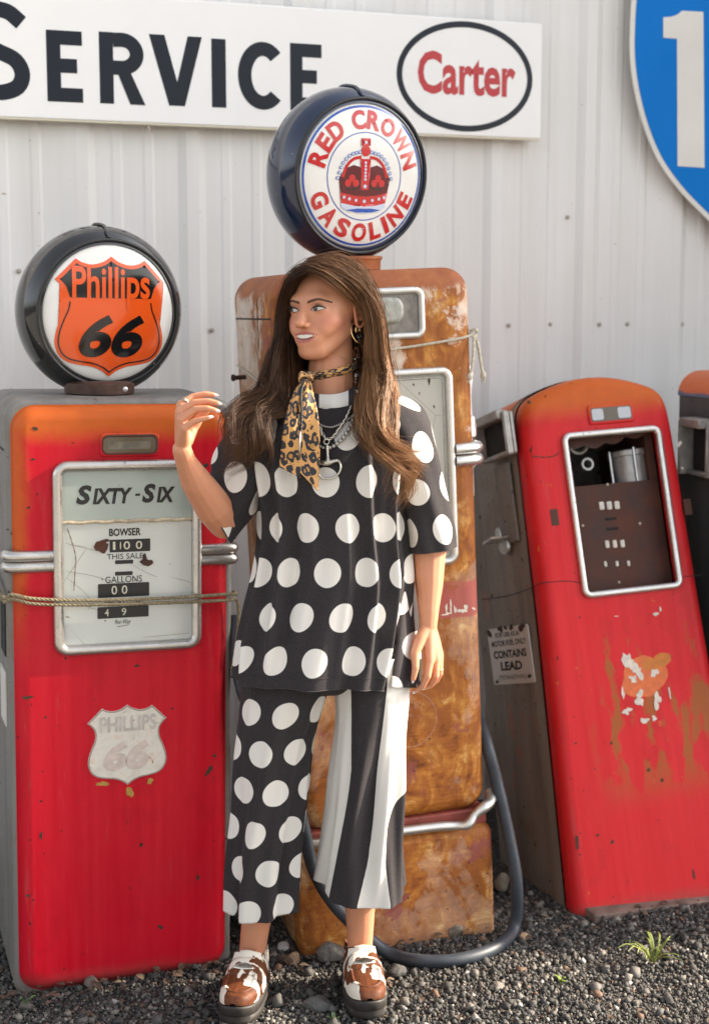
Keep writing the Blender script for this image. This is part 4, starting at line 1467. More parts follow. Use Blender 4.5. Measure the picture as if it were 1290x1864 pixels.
# worn decal: white and orange flakes
M_flakew = plain('white_decal_flake', (0.62, 0.55, 0.48), 0.6, 0, 0.2, 60)
M_flakeo = plain('orange_decal_flake', (0.62, 0.135, 0.035), 0.6, 0, 0.2, 40)
a, b_ = r_(1172, 1232)
flat_poly('orange_flake', blob(a, b_, 0.066, 0.058, 201, 44, 0.12, 0.025), -0.0005, M_flakeo, front3)
a, b_ = r_(1195, 1205)
flat_poly('orange_flake', blob(a, b_, 0.040, 0.022, 203, 30, 0.25, 0.05), -0.0010, plain('ochre_decal_flake', (0.52, 0.16, 0.02), 0.6, 0, 0.2, 40), front3)
for i, (px, py, rx_, rz_) in enumerate(((1143, 1205, 0.016, 0.024), (1160, 1222, 0.014, 0.018), (1152, 1236, 0.010, 0.010), (1190, 1225, 0.010, 0.012), (1133, 1262, 0.004, 0.016), (1140, 1295, 0.012, 0.009), (1163, 1272, 0.013, 0.018), (1195, 1275, 0.010, 0.022),
                                         (1172, 1312, 0.011, 0.008), (1190, 1308, 0.008, 0.006), (1218, 1262, 0.003, 0.012), (1193, 1118, 0.007, 0.006), (1201, 1109, 0.004, 0.005), (1121, 1122, 0.004, 0.002), (1236, 808, 0.005, 0.008), (1226, 782, 0.003, 0.004), (1241, 852, 0.003, 0.003))):
    a, b_ = r_(px, py)
    flat_poly('white_flake', blob(a, b_, rx_, rz_, 210 + i, 26, 0.55, 0.15), -0.0014 - 0.00005 * i, M_flakew, front3)
for i, (px, py, rx_, rz_) in enumerate(((1050, 1533, 0.005, 0.016), (1090, 1668, 0.012, 0.006), (1262, 1592, 0.003, 0.016), (1112, 1353, 0.004, 0.004), (1180, 1402, 0.005, 0.005), (1087, 1521, 0.004, 0.004), (1114, 1533, 0.005, 0.005), (962, 732, 0.005, 0.005))):
    a, b_ = r_(px, py)
    flat_poly('paint_chip', blob(a, b_, rx_, rz_, 240 + i, 18, 0.4, 0.1), -0.0007, M_chip, front3)
# left flank: plate, nozzle boot, hook
FL = P3.sub(-0.2515, 0.064, 0, R(-83))
def side_obj(mb, name, mat, smooth=True, parent=pump3):
    o = mb.build(name, mat, parent, smooth)
    o.rotation_euler = (0, 0, R(-83))
    o.location = (-0.2515, 0.064, 0)
    return o
q = [FL.l(*p) for p in ((890, 1143), (963, 1138), (967, 1243), (892, 1249))]
x0, x1 = (q[0][0] + q[3][0]) / 2, (q[1][0] + q[2][0]) / 2
z0, z1 = (q[2][1] + q[3][1]) / 2, (q[0][1] + q[1][1]) / 2
mb = MB()
mb.shell(rrect(x0, x1, z0, z1, 0.01, 4), 0.006, 0.002, 0.001, 2)
M_plate = mat_enamel('rust_chipped_white_plate', (0.60, 0.585, 0.55), 0.25, 0.5)
plate = side_obj(mb, 'warning_plate', M_plate)
wd, ht = x1 - x0, z1 - z0
for s_, u0, u1, v0, v1, bo in (('FOR USE AS A', 0.2, 0.78, 0.83, 0.915, 0.015), ('MOTOR FUEL ONLY', 0.08, 0.92, 0.675, 0.775, 0.015), ('CONTAINS', 0.1, 0.9, 0.46, 0.60, 0.035), ('LEAD', 0.24, 0.76, 0.245, 0.40, 0.04), ('(TETRAETHYL)', 0.16, 0.82, 0.07, 0.16, 0.0)):
    text_mesh('plate_lettering', s_, (x0 + u0 * wd, x0 + u1 * wd, z0 + v0 * ht, z0 + v1 * ht), 0.0014, M_black, plate, bold=bo)
for i, (u, v_, rr) in enumerate(((0.06, 0.92, 0.012), (0.35, 0.975, 0.012), (0.62, 0.98, 0.010), (0.86, 0.95, 0.014), (0.10, 0.06, 0.007), (0.90, 0.12, 0.008), (0.48, 0.985, 0.008))):
    mb = MB()
    mb.add([(p[0], 0.0012, p[1]) for p in blob(x0 + u * wd, z0 + v_ * ht, rr * 1.3, rr * 0.8, 300 + i, 16, 0.4, 0.1)], [tuple(range(16))])
    mb.build('rust_chip', M_chip, plate, False)
# nozzle boot: an open metal box on the flank
q = [FL.l(*p) for p in ((884, 752), (925, 748), (925, 830), (893, 836))]
x0, x1 = q[0][0], q[1][0]
z0, z1 = q[2][1], q[1][1]
M_boot = plain('cast_grey_metal', (0.36, 0.345, 0.32), 0.5, 0.5, 0.3, 20)
def boot(parent, side_fn, x0, x1, z0, z1, dep):
    mb = MB()
    mb.shell(rrect(x0, x1, z0, z1, 0.008, 3), 0.006, -0.002, 0)
    b = side_fn(mb, 'nozzle_boot', M_boot)
    for a in ((x0, x0 + 0.012, -dep, -0.0025, z0, z1), (x1 - 0.012, x1, -dep * 0.7, -0.0025, z0, z1), (x0 + 0.0125, x1 - 0.0125, -dep * 0.6, -0.0025, z0, z0 + 0.012), (x0 + 0.0125, x1 - 0.0125, -dep * 1.1, -0.0025, z1 - 0.02, z1 + 0.006)):
        mb = MB()
        mb.box(*a)
        o = mb.build('boot_wall', M_boot, b)
        bm = bmesh.new()
        bm.from_mesh(o.data)
        bmesh.ops.bevel(bm, geom=bm.edges[:], offset=0.003, segments=2, affect='EDGES')
        bm.to_mesh(o.data)
        bm.free()
    mb = MB()
    mb.shell(rrect(x0 + 0.0125, x1 - 0.0125, z0 + 0.0125, z1 - 0.0205, 0.004, 2), -0.0022, -0.004, 0)
    mb.build('boot_recess', M_dark, b)
boot(pump3, side_obj, x0 - 0.03, x1 + 0.01, z0, z1, 0.035)
q0 = FL.l(915, 985)
hk = MB()
hk.shell([(q0[0] - 0.03, q0[1] - 0.004), (q0[0] + 0.03, q0[1] + 0.006), (q0[0] + 0.032, q0[1] + 0.012), (q0[0] - 0.03, q0[1] + 0.004)], 0.006, -0.05, 0)
hook = side_obj(hk, 'hose_hook', M_bright)
mb = MB()
mb.shell(blob(q0[0] - 0.03, q0[1] + 0.018, 0.018, 0.024, 5, 20, 0.1), 0.006, 0.0, 0.002, 2)
mb.shell(blob(q0[0] + 0.005, q0[1] - 0.018, 0.032, 0.020, 6, 20, 0.15), 0.006, -0.004, 0.002, 2)
mb.build('hook_plate', M_bright, hook)
zz = [FL.l(*p) for p in ((872, 1092), (920, 1085), (960, 1072), (982, 1062))]
mb = MB()
mb.stroke(spline(zz, 20), 0.002, 0.006)
side_obj(mb, 'flank_seam', M_dark, False)
# channel panel on flank
q0, q1 = FL.l(900, 850), FL.l(938, 985)
mb = MB()
mb.shell(rrect(q0[0] - 0.02, q0[0] + 0.075, q1[1], q0[1], 0.004, 2), 0.012, 0.004, 0.002, 2)
side_obj(mb, 'channel_panel', mat_greysteel('channel_grey_steel', (0.19, 0.175, 0.155)))
# rusted plank the pump stands on
PB = Frame(0.86, 3.82, R(17))
mb = MB()
mb.shell(rrect(-0.235, 0.55, -0.03, 0.014, 0.006, 3), 0.30, -0.005, 0.005, 3)
pl = mb.build('base_plank', plain('stained_grey_plank', (0.17, 0.115, 0.095), 0.8, 0, 0.5, 18, 0.3))
pl.location = PB.loc0
pl.rotation_euler = PB.rot
tag(pl, 'rust stained plank under the leaning red pump', 'plank')

# ================================================================== dark pump at the right edge
P4 = Frame(1.345, 4.075, R(17), -0.01, 0)
pump4 = thing('petrol_pump', 'dark grey pump with an orange top cut off by the right edge', 'petrol pump', P4)
mb = MB()
mb.shell(rrect(-0.255, 0.255, -0.03, 1.43, 0.07, 8), 0.42, 0.03, 0.03, 5)
mb.build('cabinet', mat_greysteel('charcoal_steel', (0.075, 0.075, 0.075)), pump4)
mb = MB()
cov = [p for p in rrect(-0.259, 0.259, -0.03, 1.434, 0.072, 8) if p[1] > 1.33]
cov = sorted(cov, key=lambda p: math.atan2(p[1] - 1.2, p[0]))
mb.grid(np.array([[(a, 0.03, b) for a, b in cov], [(a, 0.424, b) for a, b in cov]]))
t = NT('orange_and_blue_crown')
x, y, z = t.xyz()
zn = t.math('ADD', z, t.math('MULTIPLY', t.noise(14, 4), 0.03))
c = t.mix(t.step(zn, 1.385, 1.392), (0.10, 0.12, 0.20), (0.60, 0.13, 0.03))
c = t.mix(t.math('SUBTRACT', 1.0, t.step(zn, 1.368, 1.374)), c, (0.13, 0.10, 0.075))
t.set(base=c, rough=0.5)
mb.build('crown_cover', t.m, pump4)
mb = MB()
mb.shell(rrect(-0.25, 0.25, -0.02, 1.42, 0.07, 8), 0.029, -0.02, 0.03, 6)
mb.build('front_door', M_red1, pump4)
def side4(mb, name, mat, smooth=True, parent=pump4):
    o = mb.build(name, mat, parent, smooth)
    o.rotation_euler = (0, 0, R(-90))
    o.location = (-0.261, 0, 0)
    return o
F4 = P4.sub(-0.261, 0, 0, R(-90))
q0, q1 = F4.l(1256, 860), F4.l(1290, 765)
boot(pump4, side4, q0[0] + 0.01, q0[0] + 0.15, q0[1], q1[1], 0.05)

# ================================================================== hose
h = MB()
gz = 0.018
hp = [tuple(P2.wpt(0.292, 0.30, 0.80)), tuple(P2.wpt(0.285, 0.20, 0.56))]
for px, py, Y in ((884, 1350, 3.72), (905, 1430, 3.70), (926, 1525, 3.68), (940, 1610, 3.66)):
    p = at(px, py, Y)
    hp.append(tuple(p))
for px, py in ((935, 1690), (900, 1726), (838, 1747), (765, 1750), (706, 1735)):
    p = ground_at(px, py, gz)
    hp.append(tuple(p))
for px, py, Y in ((650, 1690, 3.51), (603, 1640, 3.52), (570, 1580, 3.52), (553, 1510, 3.52), (532, 1430, 3.515), (490, 1350, 3.50), (450, 1280, 3.49), (432, 1210, 3.50), (428, 1120, 3.53)):
    p = at(px, py, Y)
    hp.append(tuple(p))
h.tube(spline(hp, 220), 0.0165, 14)
t = NT('dusty_blue_black_rubber')
n = t.noise(14, 5, 0.6)
t.set(base=t.ramp(n, [(0.3, (0.018, 0.024, 0.034)), (0.7, (0.042, 0.052, 0.066))]), rough=0.5)
t.bump(t.noise(90, 3), 0.15, 0.001)
tag(h.build('fuel_hose', t.m, None, angle=80), 'dark blue rubber hose looping on the gravel in front of the rusted pump', 'hose')
# ================================================================== ground
def ground_h(x, y):
    return 0.010 * np.sin(x * 3.1 + 1.0) * np.sin(y * 2.7) + 0.006 * np.sin(x * 9.0 + y * 5.0)
gx = np.concatenate([[-60, -20, -8, -4], np.linspace(-2.4, 2.8, 60), [4, 8, 20, 60]])
gy = np.concatenate([[-60, -20, -8, -2, 1], np.linspace(2.2, 4.8, 40), [7, 14, 30, 80]])
X, Y = np.meshgrid(gx, gy)
fade = np.clip((2.8 - np.abs(X - 0.2)) / 0.6, 0, 1) * np.clip((Y - 2.2) / 0.4, 0, 1) * np.clip((4.9 - Y) / 0.4, 0, 1)
Z = ground_h(X, Y) * fade - 0.006
mb = MB()
mb.grid(np.stack([X, Y, Z], 2))
t = NT('packed_dark_gravel')
v1 = t.voro(150, None, 'F1', 'Color')
d1 = t.voro(150, None, 'F1', 'Distance')
bw = t.t.nodes.new('ShaderNodeRGBToBW')
t.t.links.new(v1, bw.inputs[0])
c = t.ramp(bw.outputs[0], [(0.1, (0.018, 0.017, 0.017)), (0.5, (0.045, 0.043, 0.041)), (0.8, (0.085, 0.078, 0.070)), (0.95, (0.20, 0.18, 0.15))])
c = t.mix(t.ramp(t.noise(4, 5, 0.6), [(0.45, 0.0), (0.75, 0.5)]), c, (0.055, 0.045, 0.035))
t.set(base=c, rough=0.9)
t.bump(t.math('SUBTRACT', 1.0, t.math('MULTIPLY', d1, 1.0)), 1.0, 0.006)
g = mb.build('ground', t.m)
g['kind'] = 'structure'
# added pale slab, unseen behind the camera, to bounce sunlight onto the figure
mb = MB()
mb.shell(rrect(-14, 16, -12, 12, 0.05, 2), 0.09, 0.0, 0.01, 2)
bounce_slab = mb.build('added_bounce_slab', plain('bounce_slab_concrete', (0.26, 0.245, 0.22), 0.85, 0, 0.15, 3.0, 0.2))
bounce_slab.rotation_euler = (R(-90), 0, 0)
bounce_slab.location = (0, -9.75, 0.004)
bounce_slab['kind'] = 'structure'
# loose gravel
rs = np.random.RandomState(11)
ico = np.array([(x, y, z) for z in (-1, 1) for y in (-1, 1) for x in (-1, 1)], float) * 0.62
icf = np.array([(0, 2, 1), (1, 2, 3), (4, 5, 6), (5, 7, 6), (0, 1, 4), (1, 5, 4), (2, 6, 3), (3, 6, 7), (0, 4, 2), (2, 4, 6), (1, 3, 5), (3, 7, 5)])
NVS = 8
def rot_rand(n):
    q = rs.normal(size=(n, 4))
    q /= np.linalg.norm(q, axis=1)[:, None]
    a, b, c_, d = q.T
    return np.stack([np.stack([1 - 2 * (c_ * c_ + d * d), 2 * (b * c_ - a * d), 2 * (b * d + a * c_)], -1),
                     np.stack([2 * (b * c_ + a * d), 1 - 2 * (b * b + d * d), 2 * (c_ * d - a * b)], -1),
                     np.stack([2 * (b * d - a * c_), 2 * (c_ * d + a * b), 1 - 2 * (b * b + c_ * c_)], -1)], 1)
N = 92000
px_ = np.concatenate([rs.uniform(-1.15, 1.35, 75000), rs.uniform(-2.0, 2.3, N - 75000)])
py_ = np.concatenate([rs.uniform(2.95, 4.05, 75000), rs.uniform(2.6, 4.4, N - 75000)])
# nothing under the pumps
keep = np.ones(N, bool)
for F_, hw in ((P1, 0.25), (P2, 0.25), (P3, 0.26), (P4, 0.25)):
    M3 = np.array(F_.M)
    d = np.stack([px_ - F_.loc0.x, py_ - F_.loc0.y, np.zeros(N)], 1) @ M3
    keep &= ~((np.abs(d[:, 0]) < hw - 0.01) & (d[:, 1] > 0.02) & (d[:, 1] < 0.42))
wd_ = (py_ - 4.116 * WS) - (px_ + 0.397 * WS) * math.tan(TH)
keep &= wd_ < -0.02
px_, py_ = px_[keep], py_[keep]
N = len(px_)
sz = np.clip(rs.lognormal(math.log(0.0028), 0.52, N), 0.0016, 0.016)
sz[: N // 60] *= 1.7
sc3 = rs.uniform(0.6, 1.25, (N, 3))
base = ico[None] * (1 + rs.uniform(-0.34, 0.34, (N, NVS, 3))) * sc3[:, None, :] * sz[:, None, None]
Rm = rot_rand(N)
V = np.einsum('nij,nkj->nki', Rm, base)
V[..., 0] += px_[:, None]
V[..., 1] += py_[:, None]
V[..., 2] += (ground_h(px_, py_) - 0.006 + sz * 0.35 + rs.uniform(0, 0.004, N))[:, None]
F = (icf[None] + (np.arange(N) * NVS)[:, None, None]).reshape(-1, 3)
me = bpy.data.meshes.new('gravel')
me.vertices.add(N * NVS)
me.vertices.foreach_set('co', V.astype(np.float32).ravel())
me.loops.add(len(F) * 3)
me.loops.foreach_set('vertex_index', F.astype(np.int32).ravel())
me.polygons.add(len(F))
me.polygons.foreach_set('loop_start', np.arange(0, len(F) * 3, 3, dtype=np.int32))
me.polygons.foreach_set('loop_total', np.full(len(F), 3, np.int32))
me.update()
pal = np.array([(0.035, 0.034, 0.034), (0.060, 0.057, 0.055), (0.095, 0.090, 0.083), (0.15, 0.14, 0.125), (0.23, 0.205, 0.175), (0.38, 0.34, 0.29), (0.55, 0.52, 0.48), (0.20, 0.10, 0.055), (0.14, 0.085, 0.055)])
pi = rs.choice(len(pal), N, p=[0.20, 0.22, 0.20, 0.15, 0.10, 0.05, 0.02, 0.03, 0.03])
colr = 0.86 * pal[pi] * rs.uniform(0.75, 1.3, (N, 1))
ca = me.color_attributes.new('stone', 'FLOAT_COLOR', 'POINT')
cc = np.ones((N, NVS, 4), np.float32)
cc[..., :3] = colr[:, None, :]
ca.data.foreach_set('color', cc.ravel())
t = NT('crushed_stone')
t.set(base=t.mix(0.35, t.attr('stone'), t.mix(t.noise(300, 3, 0.6), (0.02, 0.02, 0.02), (0.13, 0.125, 0.115)), 'MIX'), rough=0.85)
o = link('gravel', me, t.m)
o['kind'] = 'stuff'
o['label'] = 'loose dark crushed gravel covering the ground'
o['category'] = 'gravel'
# larger single stones
def stone_mesh(seed, r):
    bm = bmesh.new()
    bmesh.ops.create_icosphere(bm, subdivisions=3, radius=1.0)
    q = random.Random(seed)
    dirs = [Vector((q.gauss(0, 1), q.gauss(0, 1), q.gauss(0, 1))).normalized() for _ in range(11)]
    lim = [q.uniform(0.55, 0.85) for _ in dirs]
    for v in bm.verts:
        p = v.co.copy()
        for d, l in zip(dirs, lim):
            k = p.dot(d)
            if k > l:
                p -= d * (k - l) * 0.92
        p *= 1 + 0.03 * math.sin(p.x * 13 + seed) * math.sin(p.y * 11) + q.uniform(-0.012, 0.012)
        v.co = Vector((p.x * r[0], p.y * r[1], p.z * r[2]))
    me = bpy.data.meshes.new('stone')
    bm.to_mesh(me)
    bm.free()
    return me
def mat_stone(name, base):
    t = NT(name)
    n = t.noise(60, 6, 0.7)
    t.set(base=t.ramp(n, [(0.3, tuple(q * 0.55 for q in base)), (0.6, base), (0.75, tuple(min(1, q * 1.6) for q in base))]), rough=0.85)
    t.bump(n, 0.6, 0.004)
    return t.m
for i, (px, py, r, col, lab) in enumerate((
        (602, 1742, (0.036, 0.03, 0.030), (0.20, 0.185, 0.165), 'pale grey stone by the foot of the rusted pump'),
        (533, 1748, (0.022, 0.02, 0.018), (0.26, 0.17, 0.10), 'tan stone left of the pale grey stone between the feet'),
        (516, 1725, (0.018, 0.016, 0.014), (0.52, 0.49, 0.46), 'small whitish stone behind the raised-hand side ankle'),
        (577, 1834, (0.040, 0.036, 0.020), (0.12, 0.115, 0.11), 'flat speckled stone on the gravel between the two shoes'),
        (720, 1770, (0.030, 0.026, 0.018), (0.06, 0.058, 0.055), 'dark rough stone right of the striped trouser leg shoe'),
        (955, 1705, (0.016, 0.013, 0.010), (0.40, 0.27, 0.17), 'orange tan stone beside the bend of the hose'),
        (915, 1612, (0.026, 0.026, 0.030), (0.27, 0.24, 0.18), 'beige stone between hose and leaning pump'),
        (905, 1798, (0.020, 0.018, 0.012), (0.22, 0.20, 0.175), 'light stone lying on the sunlit gravel in front'),
        (830, 1698, (0.030, 0.022, 0.022), (0.24, 0.20, 0.15), 'flat buff stone against the rusted plinth'),
        (165, 1790, (0.024, 0.018, 0.016), (0.20, 0.17, 0.14), 'grey stone at the foot of the left red pump'))):
    p = ground_at(px, py, 0.006)
    o = link('stone', stone_mesh(500 + i, r), mat_stone('stone_rock', col))
    o.location = (p.x, p.y, r[2] * 0.55)
    o.rotation_euler = (0, 0, i * 1.3)
    tag(o, lab, 'stone')
# dry leaf litter along the pump feet
lf = MB()
r2 = random.Random(5)
def leaf(cx_, cy_, cz_, s, a, tilt):
    P = []
    for i in range(4):
        u = i / 3
        wd = s * 0.42 * math.sin(math.pi * (0.12 + 0.8 * u))
        row = []
        for j in (-1, 0, 1):
            x = (u - 0.5) * s
            y = j * wd
            z = 0.12 * s * abs(j) + tilt * x + 0.15 * s * math.sin(u * 3)
            row.append((cx_ + x * math.cos(a) - y * math.sin(a), cy_ + x * math.sin(a) + y * math.cos(a), cz_ + z))
        P.append(row)
    lf.grid(np.array(P))
for F_, n_, w_ in ((P1, 60, 0.3), (P2, 50, 0.35), (P3, 40, 0.4)):
    for k in range(n_):
        q = F_.wpt(r2.uniform(-w_, w_), -abs(r2.gauss(0, 0.045)) - 0.012, 0)
        leaf(q.x, q.y, 0.006 + r2.uniform(0, 0.012), r2.uniform(0.008, 0.024), r2.uniform(0, 6.28), r2.uniform(-0.5, 0.5))
for k in range(90):
    leaf(r2.uniform(-0.9, 1.1), r2.uniform(3.0, 3.7), 0.008, r2.uniform(0.008, 0.02), r2.uniform(0, 6.28), r2.uniform(-0.4, 0.4))
t = NT('dry_leaves')
n = t.noise(11, 4, 0.6)
t.set(base=t.ramp(n, [(0.3, (0.04, 0.025, 0.017)), (0.5, (0.09, 0.058, 0.038)), (0.7, (0.20, 0.15, 0.105)), (0.8, (0.16, 0.06, 0.03))]), rough=0.8)
o = lf.build('leaf_litter', t.m)
o['kind'] = 'stuff'
o['label'] = 'dry brown leaf litter at the feet of the pumps'
o['category'] = 'leaves'
# weeds
def tuft(name, label, px, py, n, hgt, spread, col, seed, wide=0.003):
    q = random.Random(seed)
    p = ground_at(px, py, 0)
    root = thing(name, label, 'weed', loc=(p.x, p.y, 0))
    t = NT('blade_green')
    t.set(base=t.ramp(t.noise(30, 3), [(0.3, col), (0.7, tuple(min(1, c * 1.7 + 0.02) for c in col))]), rough=0.5, sss=0.0)
    for k in range(n):
        a = q.uniform(0, 6.28)
        h = hgt * q.uniform(0.5, 1.1)
        s = spread * q.uniform(0.4, 1.2)
        pts = [(0.004 * math.cos(a), 0.004 * math.sin(a), 0.0), (s * 0.3 * math.cos(a), s * 0.3 * math.sin(a), h * 0.55), (s * 0.7 * math.cos(a + 0.2), s * 0.7 * math.sin(a + 0.2), h * 0.95), (s * math.cos(a + 0.35), s * math.sin(a + 0.35), h * 0.85)]
        P = spline(pts, 10)
        T = np.gradient(P, axis=0)
        S_ = np.cross(T, (0, 0, 1.0))
        S_ /= np.linalg.norm(S_, axis=1)[:, None] + 1e-9
        wdt = wide * np.sin(np.linspace(0.5, 3.1, 10))[:, None]
        mb = MB()
        mb.grid(np.stack([P - S_ * wdt, P + np.array([0, 0, 0.001]), P + S_ * wdt], 1))
        mb.build('blade', t.m, root)
tuft('grass_tuft', 'spindly yellow green grass tuft on the sunlit gravel at right', 1188, 1752, 17, 0.055, 0.085, (0.14, 0.17, 0.03), 3, 0.0028)
tuft('seedling', 'small green seedling by the rusted plinth', 838, 1692, 5, 0.03, 0.035, (0.06, 0.17, 0.025), 4, 0.006)
tuft('seedling', 'tiny green sprout on the gravel left of the shoes', 48, 1832, 3, 0.03, 0.02, (0.06, 0.14, 0.03), 5, 0.004)
tuft('seedling', 'tiny yellow green sprout on the gravel below the hose', 1020, 1790, 5, 0.022, 0.025, (0.15, 0.20, 0.03), 6, 0.004)
tuft('seedling', 'faint green sprout at the lower edge between the shoes', 606, 1862, 5, 0.02, 0.02, (0.10, 0.14, 0.05), 8, 0.004)
# ================================================================== the person
PD = 3.25                                  # depth of the figure's middle plane
def W(px, py, d=0.0):
    return np.array(at(px, py, PD + d))
person = thing('person', 'person in a polka dot top and mixed print trousers with a leopard print scarf', 'person', loc=(-0.09, 3.30, 0.0))
PO = np.array(person.location)
def pbuild(mb, name, mat, parent=None, angle=180):
    """mesh given in world metres, hung under the person"""
    mb.v = [tuple(np.array(p) - PO) for p in mb.v]
    return mb.build(name, mat, parent or person, True, angle)

# ---------------------------------------------------------------- materials
def mat_skin():
    t = NT('tanned_skin')
    n = t.noise(40, 5, 0.6)
    n2 = t.noise(5, 3, 0.5)
    c = t.mix(t.ramp(n, [(0.3, 0.0), (0.7, 0.16)]), t.attr('tone'), (0.46, 0.20, 0.115))
    c = t.mix(t.ramp(n2, [(0.4, 0.0), (0.7, 0.12)]), c, (0.60, 0.25, 0.17))
    t.set(base=c, rough=t.ramp(n, [(0.3, 0.38), (0.7, 0.52)]), sss=0.10, ssss=0.012, sssr=(1.0, 0.35, 0.2), spec=0.4)
    t.bump(t.noise(600, 3, 0.6), 0.08, 0.0006)
    return t.m
M_skin = mat_skin()
M_nail = plain('white_nail_varnish', (0.74, 0.64, 0.62), 0.2, 0, 0.05)
M_tooth = plain('tooth_enamel', (0.78, 0.75, 0.69), 0.2, 0, 0.04)
M_lip = plain('rose_lip', (0.42, 0.125, 0.105), 0.32, 0, 0.1, 200)
M_mouth = plain('mouth_inside', (0.06, 0.012, 0.01), 0.6)
M_lash = plain('dark_lash', (0.010, 0.007, 0.006), 0.6)
M_brow = plain('brown_brow', (0.12, 0.062, 0.036), 0.7, 0, 0.3, 300)
M_gold = plain('gold_metal', (0.72, 0.50, 0.22), 0.25, 1.0, 0.08)
M_silver = plain('aged_silver', (0.60, 0.56, 0.48), 0.3, 1.0, 0.15, 120)
M_pearl = plain('grey_pearl', (0.50, 0.47, 0.43), 0.25, 0.6, 0.12, 120)
CHAR = (0.035, 0.0305, 0.033)
OFFW = (0.76, 0.725, 0.67)
def cloth_base(t):
    """heathered jersey: fine crosswise weave"""
    h = t.noise(1.0, 3, 0.7, t.map((260, 260, 900)))
    return t.ramp(h, [(0.3, tuple(q * 0.62 for q in CHAR)), (0.55, CHAR), (0.75, tuple(q * 2.1 for q in CHAR))]), h
def mat_dots(name, su, sv, ru, rv, u0, v0):
    t = NT(name)
    base, h = cloth_base(t)
    u, v, _ = t.xyz(t.coord('UV'))
    def lattice(du, dv):
        a = t.math('SUBTRACT', t.math('FRACT', t.math('ADD', t.math('DIVIDE', t.math('SUBTRACT', u, u0 + du), su), 20.5)), 0.5)
        b = t.math('SUBTRACT', t.math('FRACT', t.math('ADD', t.math('DIVIDE', t.math('SUBTRACT', v, v0 + dv), 2 * sv), 20.5)), 0.5)
        a = t.math('DIVIDE', t.math('MULTIPLY', a, su), ru)
        b = t.math('DIVIDE', t.math('MULTIPLY', b, 2 * sv), rv)
        return t.math('SQRT', t.math('ADD', t.math('MULTIPLY', a, a), t.math('MULTIPLY', b, b)))
    d = t.math('MINIMUM', lattice(0, 0), lattice(su / 2, sv))
    c = t.mix(t.step(d, 0.97, 1.03), OFFW, base)
    t.set(base=c, rough=0.85, sheen=0.05, sheenr=0.5, spec=0.2)
    t.bump(h, 0.25, 0.0008)
    return t.m
def mat_stripes():
    t = NT('striped_jersey')
    base, h = cloth_base(t)
    u, v, _ = t.xyz(t.coord('UV'))
    f = t.math('FRACT', t.math('DIVIDE', t.math('ADD', u, 20.0), 2.0))
    c = t.mix(t.math('GREATER_THAN', f, 0.5), OFFW, base)
    t.set(base=c, rough=0.85, sheen=0.05, sheenr=0.5, spec=0.2)
    t.bump(h, 0.25, 0.0008)
    return t.m
def mat_leopard():
    t = NT('leopard_print_satin')
    uv = t.map((1, 1, 1), vec=t.coord('UV'))
    wob = t.noise(60, 2, 0.5, uv, col=True)
    m = t.t.nodes.new('ShaderNodeMix')
    m.data_type = 'VECTOR'
    m.inputs[0].default_value = 0.012
    t.t.links.new(uv, m.inputs[4])
    t.t.links.new(wob, m.inputs[5])
    d = t.voro(44, m.outputs[1], 'F1', 'Distance', 0.75)
    br = t.noise(75, 2, 0.5, uv)
    ring = t.math('MULTIPLY', t.step(d, 0.21, 0.26), t.math('SUBTRACT', 1.0, t.step(d, 0.50, 0.55)))
    ring = t.math('MULTIPLY', ring, t.step(br, 0.36, 0.40))
    sm = t.math('SUBTRACT', 1.0, t.step(t.voro(95, m.outputs[1], 'F1', 'Distance', 1.0), 0.20, 0.25))
    sm = t.math('MULTIPLY', sm, t.step(d, 0.58, 0.62))
    blk = t.math('MAXIMUM', ring, sm)
    c = t.mix(t.math('SUBTRACT', 1.0, t.step(d, 0.18, 0.24)), (0.66, 0.34, 0.105), (0.50, 0.22, 0.055))
    c = t.mix(blk, c, (0.012, 0.012, 0.018))
    t.set(base=c, rough=0.45, sheen=0.2)
    return t.m
def mat_hair():
    t = NT('brown_hair')
    tone = t.attr('hairtone')
    n = t.noise(9, 3, 0.6)
    c = t.mix(t.ramp(n, [(0.3, 0.0), (0.7, 0.35)]), tone, (0.16, 0.075, 0.032))
    t.set(base=c, rough=0.5, spec=0.35)
    return t.m
def mat_cow():
    t = NT('brown_and_white_cowhide')
    n = t.noise(21, 2, 0.5, t.map((1, 1, 1), (0.31, 0.12, 0.2)), 0.6)
    f = t.noise(1.0, 4, 0.7, t.map((150, 60, 150)))
    e = t.math('ADD', n, t.math('MULTIPLY', t.math('SUBTRACT', f, 0.5), 0.06))
    br = t.ramp(f, [(0.3, (0.055, 0.016, 0.006)), (0.7, (0.16, 0.046, 0.014))])
    c = t.mix(t.step(e, 0.51, 0.53), br, (0.72, 0.66, 0.56))
    t.set(base=c, rough=0.6, spec=0.3)
    t.bump(f, 0.3, 0.001)
    return t.m
M_hair = mat_hair()
M_cow = mat_cow()
M_sole = plain('dark_brown_rubber_sole', (0.030, 0.026, 0.023), 0.6, 0, 0.25, 60, 0.2)
M_leo = mat_leopard()

